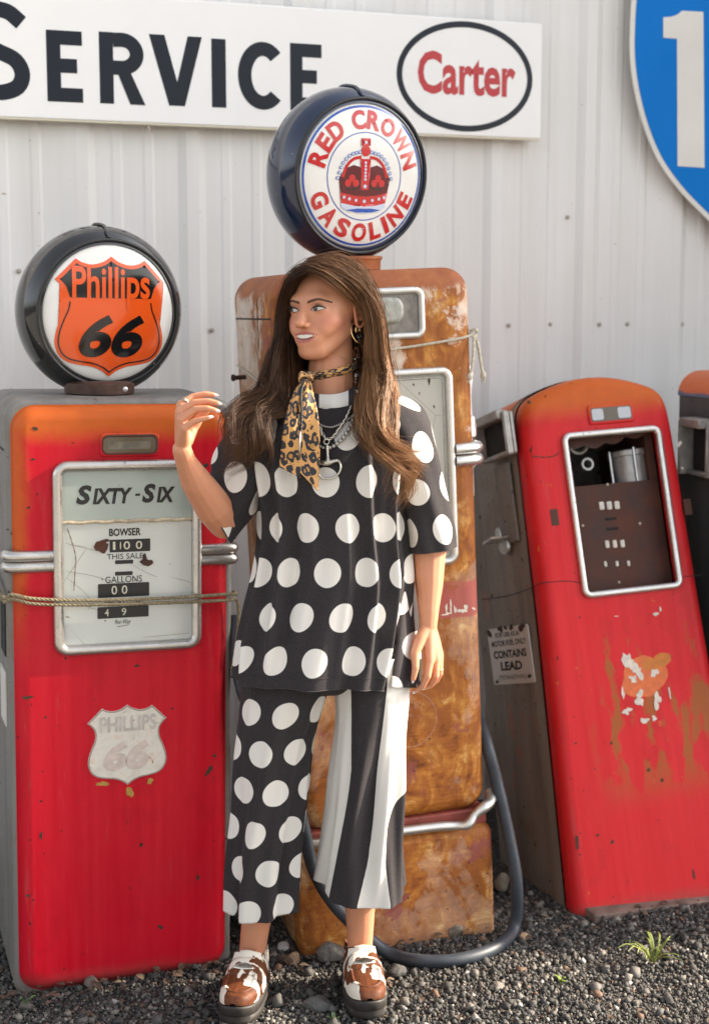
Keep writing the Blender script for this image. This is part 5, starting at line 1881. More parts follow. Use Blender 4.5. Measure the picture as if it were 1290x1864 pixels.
# ---------------------------------------------------------------- soft solids: tapered capsules fused into one skin
def capsule(mb, p0, r0, p1, r1, n=14):
    p0, p1 = np.array(p0, float), np.array(p1, float)
    ax = p1 - p0
    L = np.linalg.norm(ax)
    ax = ax / (L + 1e-9)
    pts, rad = [], []
    for k in range(5):
        a = math.pi / 2 * (1 - k / 5)
        pts.append(p0 - ax * r0 * math.sin(a))
        rad.append(max(r0 * math.cos(a), r0 * 0.06))
    for k in range(5):
        pts.append(p0 + ax * L * k / 4)
        rad.append(r0 + (r1 - r0) * k / 4)
    for k in range(1, 6):
        a = math.pi / 2 * k / 5
        pts.append(p1 + ax * r1 * math.sin(a))
        rad.append(max(r1 * math.cos(a), r1 * 0.06))
    mb.tube(pts, rad, n)
def chain(mb, pts, rads):
    for i in range(len(pts) - 1):
        capsule(mb, pts[i], rads[i], pts[i + 1], rads[i + 1])
def fuse(mb, voxel, smooth=4, fac=0.5):
    me = mb.mesh('tmp', False)
    o = bpy.data.objects.new('tmp', me)
    C.objects.link(o)
    m = o.modifiers.new('r', 'REMESH')
    m.mode = 'VOXEL'
    m.voxel_size = voxel
    if smooth:
        s_ = o.modifiers.new('s', 'SMOOTH')
        s_.factor = fac
        s_.iterations = smooth
    dg = bpy.context.evaluated_depsgraph_get()
    ev = o.evaluated_get(dg)
    em = ev.to_mesh()
    v = np.empty(len(em.vertices) * 3, np.float32)
    em.vertices.foreach_get('co', v)
    f = [tuple(p.vertices) for p in em.polygons]
    ev.to_mesh_clear()
    bpy.data.objects.remove(o)
    bpy.data.meshes.remove(me)
    return v.reshape(-1, 3).astype(float), f

SKIN = np.array((0.590, 0.268, 0.152))
bv, bf, bc = [], [], []
def body_add(v, f, tone=None):
    b = len(bv)
    bv.extend([tuple(p) for p in v])
    bf.extend([tuple(b + i for i in q) for q in f])
    bc.extend([tuple(SKIN)] * len(v) if tone is None else [tuple(q) for q in tone])

# ---- arm raised at the left of the picture
arm = MB()
SR, ER, WR = W(478, 800, 0.05), W(409, 950, 0.0), W(331, 818, -0.165)
f1, f2 = W(388, 922, -0.045), W(356, 875, -0.105)
chain(arm, [SR, W(430, 880, 0.02), ER], [0.045, 0.044, 0.038])
chain(arm, [ER, f1, f2, W(338, 840, -0.145), WR], [0.0385, 0.0415, 0.0335, 0.0225, 0.0205])
HR = dict(
    index=([W(329, 737, -0.165), W(351, 722, -0.155), W(374, 717, -0.155), W(389, 719, -0.155)], [0.0098, 0.0078, 0.0066, 0.0056]),
    middle=([W(327, 750, -0.180), W(353, 733, -0.176), W(380, 730, -0.178), W(396, 734, -0.180)], [0.0100, 0.0080, 0.0067, 0.0056]),
    ring=([W(330, 764, -0.195), W(355, 745, -0.197), W(377, 743, -0.200), W(392, 747, -0.200)], [0.0098, 0.0078, 0.0065, 0.0054]),
    pinky=([W(336, 779, -0.208), W(351, 768, -0.212), W(367, 763, -0.214), W(380, 760, -0.214)], [0.0090, 0.0070, 0.0058, 0.0050]))
WRb = W(332, 806, -0.170)
for k, (pts, rads) in HR.items():
    chain(arm, [WRb + (pts[0] - WRb) * 0.08, WRb + (pts[0] - WRb) * 0.55, pts[0]], [0.0165, 0.0135, rads[0] * 1.06])
    chain(arm, pts, rads)
chain(arm, [W(340, 802, -0.155), W(352, 778, -0.140), W(365, 758, -0.142), W(378, 746, -0.150)], [0.0145, 0.0115, 0.0092, 0.0065])
v, f = fuse(arm, 0.0021, 5)
body_add(v, f)
# ---- arm hanging at the right
arm = MB()
SL, EL, WL = W(712, 800, 0.05), W(789, 958, 0.065), W(779, 1140, 0.02)
chain(arm, [SL, W(768, 870, 0.06), EL], [0.044, 0.042, 0.037])
chain(arm, [EL, W(781, 1010, 0.055), W(781, 1065, 0.04), W(780, 1110, 0.025), WL], [0.038, 0.0375, 0.0315, 0.0235, 0.0205])
HL = dict(
    thumb=([W(766, 1160, 0.0), W(755, 1190, -0.018), W(756, 1216, -0.028), W(752, 1236, -0.030)], [0.0135, 0.0105, 0.0085, 0.0062]),
    index=([W(782, 1203, -0.010), W(778, 1231, -0.022), W(769, 1249, -0.018), W(757, 1258, -0.010)], [0.0102, 0.0083, 0.0070, 0.0056]),
    middle=([W(793, 1203, 0.006), W(793, 1231, -0.004), W(785, 1247, 0.006), W(774, 1252, 0.016)], [0.0102, 0.0082, 0.0068, 0.0056]),
    ring=([W(799, 1199, 0.022), W(800, 1226, 0.014), W(793, 1241, 0.022), W(783, 1245, 0.032)], [0.0098, 0.0078, 0.0065, 0.0054]),
    pinky=([W(800, 1193, 0.037), W(801, 1214, 0.032), W(795, 1227, 0.038), W(787, 1231, 0.045)], [0.0090, 0.0070, 0.0058, 0.0050]))
for k, (pts, rads) in HL.items():
    if k != 'thumb':
        chain(arm, [WL + (pts[0] - WL) * 0.1, WL + (pts[0] - WL) * 0.55, pts[0]], [0.0175, 0.0145, rads[0] * 1.08])
    else:
        chain(arm, [WL, pts[0]], [0.018, rads[0]])
    chain(arm, pts, rads)
v, f = fuse(arm, 0.0021, 5)
body_add(v, f)
# ---- legs, feet and trunk (mostly under the clothes)
trunk = MB()
for kn, an, hip, toe in ((W(492, 1470, 0.06), W(458, 1742, 0.085), W(530, 1215, 0.05), W(446, 1800, -0.0)), (W(655, 1465, 0.06), W(655, 1718, 0.105), W(672, 1215, 0.05), W(657, 1775, 0.01))):
    calf = kn + (an - kn) * 0.38 + np.array([0, 0.012, 0])
    chain(trunk, [hip, kn, calf, kn + (an - kn) * 0.8, an, an + np.array([0, 0, -0.035])], [0.066, 0.050, 0.048, 0.0345, 0.0305, 0.032])
    chain(trunk, [an + np.array([0, 0.01, -0.02]), toe], [0.032, 0.024])
chain(trunk, [W(598, 1170, 0.05), W(592, 1050, 0.05), W(595, 900, 0.05), W(597, 820, 0.05)], [0.115, 0.10, 0.105, 0.105])
chain(trunk, [W(515, 800, 0.05), W(597, 790, 0.05), W(680, 800, 0.05)], [0.05, 0.07, 0.05])
chain(trunk, [W(599, 790, 0.045), W(600, 730, 0.035), W(601, 665, 0.035)], [0.07, 0.052, 0.049])
for q in (560, 640):
    chain(trunk, [W(q, 742, 0.005), W(q + (q - 600) * 1.1, 738, 0.02)], [0.012, 0.012])
v, f = fuse(trunk, 0.0038, 6)
body_add(v, f)

# ---------------------------------------------------------------- head
HS = 1.0
HYAW = R(-33)
HC = W(596, 565, 0.035)
HM = (Matrix.Rotation(HYAW, 3, 'Z') @ Matrix.Rotation(R(-2), 3, 'X') @ Matrix.Rotation(R(-3), 3, 'Y'))
HMn = np.array(HM)
def h2w(p):
    return HC + (np.asarray(p, float) * HS) @ HMn.T
def w2h(p):
    return ((np.asarray(p, float) - HC) @ HMn) / HS
def s_ell(P, c, r):
    q = (P - np.array(c)) / np.array(r)
    k0 = np.linalg.norm(q, axis=1)
    k1 = np.linalg.norm(q / np.array(r), axis=1)
    return k0 * (k0 - 1) / (k1 + 1e-9)
def s_cap(P, a, b, ra, rb):
    a, b = np.array(a), np.array(b)
    ab = b - a
    t = np.clip(((P - a) @ ab) / (ab @ ab), 0, 1)
    return np.linalg.norm(P - a - t[:, None] * ab, axis=1) - (ra + (rb - ra) * t)
def smin(a, b, k):
    h = np.clip(0.5 + 0.5 * (b - a) / k, 0, 1)
    return b + (a - b) * h - k * h * (1 - h)
def smax(a, b, k):
    return -smin(-a, -b, k)
def head_sdf(P):
    d = s_ell(P, (0, 0.014, 0.030), (0.0735, 0.093, 0.078))
    d = smin(d, s_ell(P, (0, -0.030, -0.008), (0.0590, 0.0600, 0.078)), 0.020)
    d = smin(d, s_ell(P, (0, -0.036, -0.054), (0.0415, 0.0500, 0.048)), 0.018)
    d = smin(d, s_ell(P, (0, -0.072, -0.092), (0.0170, 0.0160, 0.0150)), 0.026)
    for s_ in (-1, 1):
        d = smin(d, s_ell(P, (s_ * 0.039, -0.052, -0.028), (0.021, 0.022, 0.018)), 0.020)
        d = smin(d, s_ell(P, (s_ * 0.033, -0.066, -0.044), (0.014, 0.015, 0.014)), 0.018)
        d = smin(d, s_cap(P, (s_ * 0.046, 0.004, -0.046), (s_ * 0.022, -0.058, -0.090), 0.0130, 0.0125), 0.022)
    d = smin(d, s_cap(P, (-0.030, -0.074, 0.018), (0.030, -0.074, 0.018), 0.0135, 0.0135), 0.016)
    d = smin(d, s_ell(P, (0, -0.076, -0.061), (0.032, 0.0215, 0.022)), 0.014)
    for s_ in (-1, 1):
        d = smax(d, -s_ell(P, (s_ * 0.0310, -0.1015, -0.001), (0.0185, 0.0160, 0.0100)), 0.010)
        d = smin(d, s_ell(P, (s_ * 0.0315, -0.0705, -0.002), (0.0150, 0.0148, 0.0120)), 0.006)
    d = smin(d, s_cap(P, (0, -0.086, 0.010), (0, -0.1075, -0.028), 0.0064, 0.0078), 0.010)
    d = smin(d, s_ell(P, (0, -0.1100, -0.0320), (0.0092, 0.0092, 0.0082)), 0.006)
    for s_ in (-1, 1):
        d = smin(d, s_ell(P, (s_ * 0.0100, -0.0985, -0.0350), (0.0062, 0.0085, 0.0062)), 0.005)
        d = smax(d, -s_ell(P, (s_ * 0.0052, -0.1030, -0.0412), (0.0036, 0.0046, 0.0030)), 0.002)
    # parted, smiling mouth
    q = P.copy()
    q[:, 2] -= 5.0 * q[:, 0] ** 2
    d = smax(d, -s_ell(q, (0, -0.0990, -0.0615), (0.0278, 0.0150, 0.0092)), 0.003)
    for s_ in (-1, 1):
        d = smax(d, -s_ell(P, (s_ * 0.0365, -0.0950, -0.0530), (0.0035, 0.0060, 0.0090)), 0.009)
    d = smin(d, s_cap(P, (0, 0.012, -0.060), (0, 0.020, -0.165), 0.046, 0.046), 0.014)
    return d
HO = np.array((0, -0.012, -0.015))
nth, nph = 250, 190
# denser rows and columns over the face
tt = np.linspace(0, 1, nth, endpoint=False)
th = 2 * math.pi * tt
th = th - 0.62 * np.sin(th) - math.pi        # crowd columns near the face (th = 0 ... at -y)
th = th + math.pi
ph = np.linspace(0.02, math.pi - 0.02, nph)
TT, PP = np.meshgrid(th, ph)
D = np.stack([np.sin(PP) * np.sin(TT), -np.sin(PP) * np.cos(TT), np.cos(PP)], -1).reshape(-1, 3)
rr = np.full(len(D), 0.20)
for _ in range(90):
    rr -= 0.7 * np.clip(head_sdf(HO + D * rr[:, None]), -0.004, 0.03)
HP = HO + D * rr[:, None]
hf = []
for i in range(nph - 1):
    for j in range(nth):
        j2 = (j + 1) % nth
        hf.append((i * nth + j, (i + 1) * nth + j, (i + 1) * nth + j2, i * nth + j2))
hf.append(tuple(range(nth - 1, -1, -1)))
hf = [q[::-1] for q in hf]
from mathutils.bvhtree import BVHTree
HB = BVHTree.FromPolygons([tuple(p) for p in HP], [q for q in hf if len(q) == 4])
def face_y(x, z, default=-0.09):
    h_ = HB.ray_cast(Vector((x, -0.4, z)), Vector((0, 1, 0)))
    return h_[0].y if h_[0] is not None else default
tone = np.tile(SKIN, (len(HP), 1))
for s_ in (-1, 1):                            # rouge on the cheeks, a little powder
    g_ = np.exp(-(((HP[:, 0] - s_ * 0.047) / 0.022) ** 2 + ((HP[:, 2] + 0.030) / 0.016) ** 2)) * (HP[:, 1] < -0.01)
    tone += g_[:, None] * 0.5 * (np.array((0.56, 0.17, 0.13)) - tone)
    g_ = np.exp(-(((HP[:, 0] - s_ * 0.031) / 0.020) ** 2 + ((HP[:, 2] - 0.008) / 0.009) ** 2)) * (HP[:, 1] < -0.04)
    tone += g_[:, None] * 0.55 * (np.array((0.30, 0.12, 0.07)) - tone)
body_add(h2w(HP), hf, tone)
# ears
for s_ in (-1, 1):
    ear = MB()
    hx = spline([(-0.010, -0.004), (-0.011, 0.012), (-0.002, 0.027), (0.012, 0.029), (0.021, 0.016), (0.019, -0.002), (0.011, -0.018), (0.001, -0.028), (-0.007, -0.024), (-0.009, -0.012)], 36)
    def ep(y, z, o_):
        return (s_ * (0.0695 + 0.36 * (y * 1.1 + 0.012) + o_), 0.010 + y * 1.1, z * 1.12 - 0.008)
    chain(ear, [ep(a, b, 0.003) for a, b in hx], [0.0030 if 4 < i < 24 else 0.0038 for i in range(36)])
    ah = spline([(0.002, 0.018), (0.011, 0.012), (0.012, -0.002), (0.005, -0.014)], 12)
    chain(ear, [ep(a, b, 0.0015) for a, b in ah], [0.0028] * 12)
    chain(ear, [ep(-0.009, -0.008, 0.002), ep(-0.008, -0.014, 0.002)], [0.0038, 0.0034])
    for a, b in ((0.0, 0.012), (0.006, 0.004), (0.004, -0.008), (0.0, -0.018), (0.008, 0.016)):
        ear.ball(ep(a, b, -0.0035), (0.0035, 0.011, 0.011), 12, 8)
    v, f = fuse(ear, 0.0012, 3)
    body_add(h2w(v), f, np.tile(SKIN * np.array((1.0, 0.86, 0.80)), (len(v), 1)))
me = bpy.data.meshes.new('body')
me.from_pydata([tuple(np.array(p) - PO) for p in bv], [], bf)
me.polygons.foreach_set('use_smooth', [True] * len(me.polygons))
ca = me.color_attributes.new('tone', 'FLOAT_COLOR', 'POINT')
cc = np.ones((len(bv), 4), np.float32)
cc[:, :3] = np.array(bc)
ca.data.foreach_set('color', cc.ravel())
me.update()
body = link('body', me, M_skin, person)

# ---- eyes
def eye_curve(s_, k):
    """upper (k=1) and lower (k=-1) lid heights at s in -1..1 (inner to outer)"""
    if k > 0:
        return 0.0057 * (1 - abs(s_) ** 2.2) ** 0.8 + 0.0010 * s_
    return -0.0034 * (1 - abs(s_) ** 2.0) + 0.0010 * s_
for sd_ in (-1, 1):
    xc_, zc_ = sd_ * 0.0315, -0.0015
    n_s, n_t = 31, 15
    P = np.zeros((n_t, n_s, 3))
    cols = np.zeros((n_t, n_s, 3))
    for j in range(n_s):
        s_ = -1 + 2 * j / (n_s - 1)
        x = xc_ + sd_ * s_ * 0.0149
        zu, zl = zc_ + eye_curve(s_, 1), zc_ + eye_curve(s_, -1)
        for i in range(n_t):
            z = zl + (zu - zl) * i / (n_t - 1)
            dd = ((x - xc_) / 0.0149) ** 2
            y = face_y(x, z) - 0.0004 - 0.0012 * (1 - dd)
            P[i, j] = (x, y, z)
            ir = math.hypot(x - (xc_ - 0.0040), (z - (zc_ + 0.0010)))
            cols[i, j] = (0.006, 0.005, 0.004) if ir < 0.0024 else ((0.032, 0.016, 0.009) if ir < 0.0056 else (0.52, 0.47, 0.43))
    mb = MB()
    mb.grid(h2w(P.reshape(-1, 3)).reshape(P.shape), flip=(sd_ < 0))
    e = pbuild(mb, 'eye', None)
    ca = e.data.color_attributes.new('eyecol', 'FLOAT_COLOR', 'POINT')
    cc = np.ones((n_t * n_s, 4), np.float32)
    cc[:, :3] = cols.reshape(-1, 3)
    ca.data.foreach_set('color', cc.ravel())
    t = NT('eye_surface')
    t.set(base=t.attr('eyecol'), rough=0.08, coat=0.5, coatr=0.03)
    e.data.materials.append(t.m)
    def lid(k, off, dz, rad, mat, name):
        pts = []
        for j in range(25):
            s_ = -1.03 + 2.06 * j / 24
            x = xc_ + sd_ * s_ * 0.0149
            z = zc_ + eye_curve(max(-1, min(1, s_)), k) + dz
            dd = min(1, s_ * s_)
            pts.append((x, face_y(x, z) - off - 0.0011 * (1 - dd), z))
        m2 = MB()
        r_ = [rad * (0.45 + 0.55 * math.sin(math.pi * min(1, max(0, j / 24)))) for j in range(25)]
        m2.tube(h2w(pts), r_, 8)
        return pbuild(m2, name, mat, e)
    lid(1, 0.0012, 0.0002, 0.00155, M_lash, 'upper_lashes')
    lid(-1, 0.0005, -0.0003, 0.0007, M_brow, 'lower_lashes')
    # lash wing
    m2 = MB()
    for q in range(9):
        s_ = -0.1 + 1.1 * q / 8
        x = xc_ + sd_ * s_ * 0.0149
        z = zc_ + eye_curve(min(1, s_), 1)
        y = face_y(x, z) - 0.002
        m2.tube(h2w([(x, y, z), (x + sd_ * 0.0014, y - 0.0035, z + 0.0022), (x + sd_ * 0.0032, y - 0.0052, z + 0.0058)]), [0.0006, 0.0005, 0.0002], 5)
    pbuild(m2, 'lash_fan', M_lash, e)
    # brow: rows of short hairs
    m2 = MB()
    bp_ = spline([(0.0105, 0.0135), (0.018, 0.0155), (0.029, 0.0185), (0.039, 0.0185), (0.049, 0.0135)], 46)
    q_ = random.Random(3)
    for i, (bx_, bz_) in enumerate(bp_):
        u_ = i / 45
        th_ = 0.0024 * (1 - 0.72 * u_ ** 2)
        for kk in range(7):
            o_ = (kk / 6 - 0.5) * 2 * th_
            x, z = sd_ * bx_, bz_ + o_ + q_.uniform(-0.0004, 0.0004)
            x2, z2 = x + sd_ * (0.0022 + 0.002 * u_), z + 0.0026 * (1 - 1.6 * u_) * (1 if o_ < th_ * 0.3 else 0.1)
            m2.tube(h2w([(x, face_y(x, z) - 0.0003, z), (x2, face_y(x2, z2) - 0.0010, z2)]), [0.00052, 0.0003], 4)
    pbuild(m2, 'eyebrow', M_brow)

# ---- mouth
def smile(x):
    return 5.0 * x * x
def lipline(z0, rad, off, n=33, hw=0.0300, bow=0.0, curve=1.0):
    pts, rs_ = [], []
    for j in range(n):
        s_ = -1 + 2 * j / (n - 1)
        x = s_ * hw
        zc_ = -0.0600
        z = zc_ + smile(x) + (z0 - zc_) * (1 - abs(s_) ** 2.2) * curve + bow * (math.exp(-((abs(s_) - 0.2) / 0.16) ** 2) - 0.55 * math.exp(-(s_ / 0.1) ** 2)) 
        y = (face_y(x, z0 + smile(x)) + face_y(x, z)) / 2
        pts.append((x, y, z))
        rs_.append(rad * (0.30 + 0.70 * (1 - abs(s_) ** 2)))
    ys = np.array([p[1] for p in pts])
    ys = np.convolve(np.pad(ys, 2, mode='edge'), np.ones(5) / 5, 'valid')
    return [(p[0], y - off, p[2]) for p, y in zip(pts, ys)], rs_
pts, rs_ = lipline(-0.0520, 0.0031, -0.0008, bow=0.0007)
m2 = MB()
m2.tube(h2w(pts), rs_, 10, flat=1.0)
lips = pbuild(m2, 'upper_lip', M_lip)
pts, rs_ = lipline(-0.0705, 0.0041, -0.0012, hw=0.0300)
m2 = MB()
m2.tube(h2w(pts), rs_, 10)
pbuild(m2, 'lower_lip', M_lip)
m2 = MB()
P = np.zeros((5, 25, 3))
for j in range(25):
    x = -0.0265 + 0.053 * j / 24
    for i in range(5):
        z = -0.0715 + smile(x) + 0.020 * i / 4
        P[i, j] = (x, -0.0830 + 8 * x * x, z)
m2.grid(h2w(P.reshape(-1, 3)).reshape(P.shape))
pbuild(m2, 'mouth_cavity', M_mouth)
teeth = MB()
P = np.zeros((9, 61, 3))
for j in range(61):
    x = -0.0275 + 0.0550 * j / 60
    ed = abs(math.sin(math.pi * x / 0.0072)) ** 0.35                 # one scallop per tooth
    zb_ = -0.0535 + smile(x) - (0.0098 - 5.5 * x * x) * (0.86 + 0.14 * ed)
    zt_ = -0.0515 + smile(x)
    for i in range(9):
        u_ = i / 8
        P[i, j] = (x, -0.0930 + 9.0 * x * x - 0.0009 * ed + 0.0012 * (1 - u_) ** 3 + 0.0006 * u_, zb_ + (zt_ - zb_) * u_)
teeth.grid(h2w(P.reshape(-1, 3)).reshape(P.shape))
pbuild(teeth, 'teeth', M_tooth, angle=180)

# ---- nails
def nail(tip, prev, name='fingernail', ln=0.013, wd=0.0042, up=(0, -1, 0.3)):
    d_ = np.array(tip) - np.array(prev)
    d_ /= np.linalg.norm(d_)
    u_ = np.array(up, float)
    u_ -= d_ * (u_ @ d_)
    u_ /= np.linalg.norm(u_)
    s_ = np.cross(d_, u_)
    P = []
    for i in range(9):
        a = i / 8
        wv = wd * (1.0 - 0.15 * a) * (1 if a < 0.55 else math.sqrt(max(0.0, 1 - ((a - 0.55) / 0.46) ** 1.6)))
        row = []
        for j in range(7):
            b = -1 + j / 3
            row.append(np.array(tip) + d_ * (-0.007 + ln * 1.35 * a) + s_ * b * wv + u_ * (0.0046 - 0.0022 * b * b - 0.002 * a * a))
        P.append(row)
    m_ = MB()
    m_.grid(np.array(P))
    P2_ = np.array(P) - u_ * 0.0009
    m_.grid(P2_, flip=True)
    return pbuild(m_, name, M_nail, angle=180)
for k, (pts, rads) in HR.items():
    nail(pts[-1], pts[-2], up=(-0.1, -0.8, 0.6))
nail(HL['thumb'][0][-1], HL['thumb'][0][-2], up=(-0.2, -1, 0.1))
nail(HL['index'][0][-1], HL['index'][0][-2], up=(-0.2, -0.7, -0.5))
nail(HL['middle'][0][-1], HL['middle'][0][-2], up=(-0.2, -0.7, -0.5))

def torus(mb, c, axis, R0, r0, n=40, m=10, a0=0, a1=360, flat=1.0):
    ax = np.array(axis, float)
    ax /= np.linalg.norm(ax)
    u_ = np.cross(ax, (0, 0, 1.0)) if abs(ax[2]) < 0.9 else np.cross(ax, (0, 1.0, 0))
    u_ /= np.linalg.norm(u_)
    v_ = np.cross(ax, u_)
    full = abs(a1 - a0) >= 360
    A = [R(a0 + (a1 - a0) * k / (n if full else n - 1)) for k in range(n)]
    mb.tube([np.array(c) + R0 * (math.cos(a) * u_ + math.sin(a) * v_) for a in A], r0, m, full)
# finger rings
m_ = MB()
p0, p1 = HR['index'][0][0], HR['index'][0][1]
torus(m_, p0 + (p1 - p0) * 0.45, p1 - p0, 0.0093, 0.0018)
m_.ball(tuple(p0 + (p1 - p0) * 0.45 + np.array((-0.002, -0.009, 0.003))), 0.0034, 8, 6)
pbuild(m_, 'finger_ring', M_silver)
m_ = MB()
p0, p1 = HL['ring'][0][0], HL['ring'][0][1]
torus(m_, p0 + (p1 - p0) * 0.75, p1 - p0, 0.0088, 0.0014)
m_.ball(tuple(p0 + (p1 - p0) * 0.75 + np.array((0.002, -0.010, 0.0))), 0.0034, 8, 6)
pbuild(m_, 'finger_ring', M_gold)
# earrings
lobe = h2w((0.0735, 0.010, -0.041))
m_ = MB()
torus(m_, lobe + np.array((0.004, -0.008, -0.010)), (0.62, -0.72, 0.3), 0.0255, 0.0016, 60, 8)
pbuild(m_, 'hoop_earring', M_gold)
m_ = MB()
torus(m_, lobe + np.array((-0.002, -0.004, -0.004)), (0.8, -0.6, 0), 0.0070, 0.0026, 30, 10)
pbuild(m_, 'small_earring', M_gold)
# ---------------------------------------------------------------- top
NA = 260
ang = np.linspace(-math.pi, math.pi, NA, endpoint=False)
def keyrings(keys, n):
    """keys: rows of numbers -> n smoothly interpolated rows"""
    return spline(np.array(keys, float), n)
def pw(v, e):
    return np.sign(v) * np.abs(v) ** e
# py(front) py(side L) py(side R) py(back)  xl  xr  d_centre  d_front  d_back
TOP = [(722, 708, 706, 700, 546, 648, 0.035, 0.060, 0.055),
       (731, 717, 714, 708, 539, 655, 0.036, 0.066, 0.060),
       (752, 728, 712, 718, 510, 694, 0.040, 0.085, 0.080),
       (782, 748, 726, 748, 474, 730, 0.044, 0.108, 0.100),
       (815, 788, 768, 805, 460, 742, 0.045, 0.130, 0.112),
       (860, 850, 840, 860, 461, 742, 0.045, 0.140, 0.118),
       (905, 905, 905, 905, 466, 738, 0.045, 0.142, 0.118),
       (955, 955, 955, 955, 470, 738, 0.045, 0.138, 0.118),
       (1005, 1005, 1005, 1005, 468, 742, 0.045, 0.134, 0.118),
       (1055, 1055, 1055, 1055, 461, 746, 0.045, 0.134, 0.120),
       (1105, 1105, 1105, 1105, 450, 742, 0.045, 0.137, 0.122),
       (1155, 1152, 1155, 1155, 441, 735, 0.045, 0.142, 0.125),
       (1205, 1200, 1206, 1205, 434, 728, 0.045, 0.147, 0.128),
       (1250, 1242, 1254, 1250, 431, 720, 0.045, 0.150, 0.130)]
NR = 210
KR = keyrings(TOP, NR)
SHP = np.zeros((NR, NA, 3))
SUV = np.zeros((NR, NA, 2))
ca_, sa_ = np.cos(ang), np.sin(ang)
vlen = 0.0
for i in range(NR):
    pf, psl, psr, pb, xl, xr, dc, df, db = KR[i]
    t_ = i / (NR - 1)
    e = 0.92
    cx_ = np.where(ca_ > 0, pw(ca_, e), pw(ca_, e))
    sx_ = pw(sa_, 0.86)
    pxm, hw = (xl + xr) / 2, (xr - xl) / 2
    pys = np.where(sa_ > 0, psr, psl)
    pfb = np.where(ca_ > 0, pf, pb)
    w_ = ca_ ** 2
    py_r = pfb * w_ + pys * (1 - w_)
    d_r = dc - np.where(ca_ > 0, df, db) * cx_
    # drape: folds grow towards the hem
    g1 = 0.0015 + 0.0085 * np.clip((t_ - 0.30) / 0.7, 0, 1) ** 1.3
    fold = g1 * (np.sin(8 * ang + 0.9 + 1.1 * t_) + 0.55 * np.sin(13 * ang - 0.6 + 2.0 * t_) + 0.35 * np.sin(21 * ang + 3 * t_))
    # creases falling from the shoulders and the bust
    for a0_, sl_, wd_, am_, t0_, t1_ in ((-0.62, 0.10, 0.075, 0.013, 0.18, 1.0), (0.42, 0.22, 0.06, 0.009, 0.25, 0.9), (0.86, -0.05, 0.07, 0.013, 0.22, 1.0), (-0.15, -0.12, 0.07, 0.006, 0.35, 1.0), (-1.0, 0.05, 0.07, 0.012, 0.2, 1.0), (0.15, 0.1, 0.06, 0.005, 0.4, 1.0)):
        en = np.clip((t_ - t0_) / 0.12, 0, 1) * np.clip((t1_ - t_) / 0.2 + 0.35, 0, 1)
        x_ = (ang - a0_ - sl_ * (t_ - 0.3)) / wd_
        fold += 1.45 * am_ * en * (np.exp(-x_ * x_) - 0.6 * np.exp(-((x_ - 1.9) / 1.3) ** 2))
    fold += 0.004 * np.sin(14 * t_ + 3 * ang) * np.exp(-((t_ - 0.42) / 0.2) ** 2)
    if False:
        en = np.clip((t_ - 0.55) / 0.3, 0, 1)
        st_ = 1 / (1 + np.exp(-(ang - 1.18) / 0.018)) * (ang < 2.4)
        fold -= 0.020 * en * st_
    if t_ < 0.12:
        fold *= t_ / 0.12
    y0 = PD + d_r
    zc = np.empty(NA)
    X = np.empty(NA)
    for j in range(NA):
        p = at(pxm + hw * sx_[j], py_r[j], PD + dc)
        zf = at(pxm, py_r[j], PD + dc - 0.8 * df).z
        X[j], zc[j] = p.x, zf * w_[j] + (0.45 * zf + 0.55 * p.z) * (1 - w_[j])
    nx, ny = sa_, -ca_
    SHP[i, :, 0] = X + nx * fold
    SHP[i, :, 1] = y0 + ny * fold
    SHP[i, :, 2] = zc
    seg = np.linalg.norm(np.diff(SHP[i][:, :2], axis=0, append=SHP[i][:1, :2]), axis=1)
    arc_ = np.concatenate([[0], np.cumsum(seg)[:-1]])
    SUV[i, :, 0] = arc_ - arc_[NA // 2]
    if i:
        vlen += np.linalg.norm(SHP[i, NA // 2] - SHP[i - 1, NA // 2])
    SUV[i, :, 1] = -vlen
iref = int(np.argmin(np.abs(KR[:, 0] - 875)))
M_dot_top = mat_dots('charcoal_polka_dot_jersey', 0.0965, 0.0995, 0.0300, 0.0325, -0.0085, SUV[iref, 0, 1])
UVc = np.concatenate([SUV, SUV[:, :1]], 1)
UVc[:, -1, 0] = SUV[:, -1, 0] + (SUV[:, -1, 0] - SUV[:, -2, 0])
mb = MB()
mb.grid(np.concatenate([SHP, SHP[:, :1]], 1), uv=UVc, flip=True)
hem = SHP[-1]
top_o = pbuild(mb, 'polka_dot_top', M_dot_top)
md = top_o.modifiers.new('thickness', 'SOLIDIFY')
md.thickness = 0.0022
md.offset = -1
hs = MB()
hq_ = SHP[-1] + np.array([0, 0, 0.0])
hs.tube(hq_, 0.0015, 6, True)
ir_ = NR - 9
ce_ = SHP[ir_].mean(0)
hs.tube(SHP[ir_] + (SHP[ir_] - ce_) * 0.004, 0.0007, 5, True)
t = NT('charcoal_hem_thread')
bs, hh = cloth_base(t)
t.set(base=bs, rough=0.85)
pbuild(hs, 'hem', t.m, top_o)
# back panel seen past the side slit
BK = keyrings([(1000, 722, 738, 0.030), (1060, 728, 752, 0.010), (1130, 724, 761, -0.015), (1200, 717, 765, -0.040), (1252, 711, 765, -0.050)], 60)
G = np.zeros((60, 24, 3))
UVb = np.zeros((60, 24, 2))
for i in range(60):
    py, xl, xr, d = BK[i]
    for j in range(24):
        b_ = j / 23
        dd = d + 0.095 * b_ ** 2 + 0.003 * math.sin(9 * b_ + i * 0.08)
        G[i, j] = W(xl + (xr - xl) * b_, py, dd)
        UVb[i, j] = (0.285 + b_ * (xr - xl) * 0.00123, -(py - 1000) * 0.00123 + SUV[int(NR * 0.52), 0, 1])
mb = MB()
mb.grid(G, uv=UVb)
bk = pbuild(mb, 'back_panel', M_dot_top, top_o)
md = bk.modifiers.new('thickness', 'SOLIDIFY')
md.thickness = 0.002
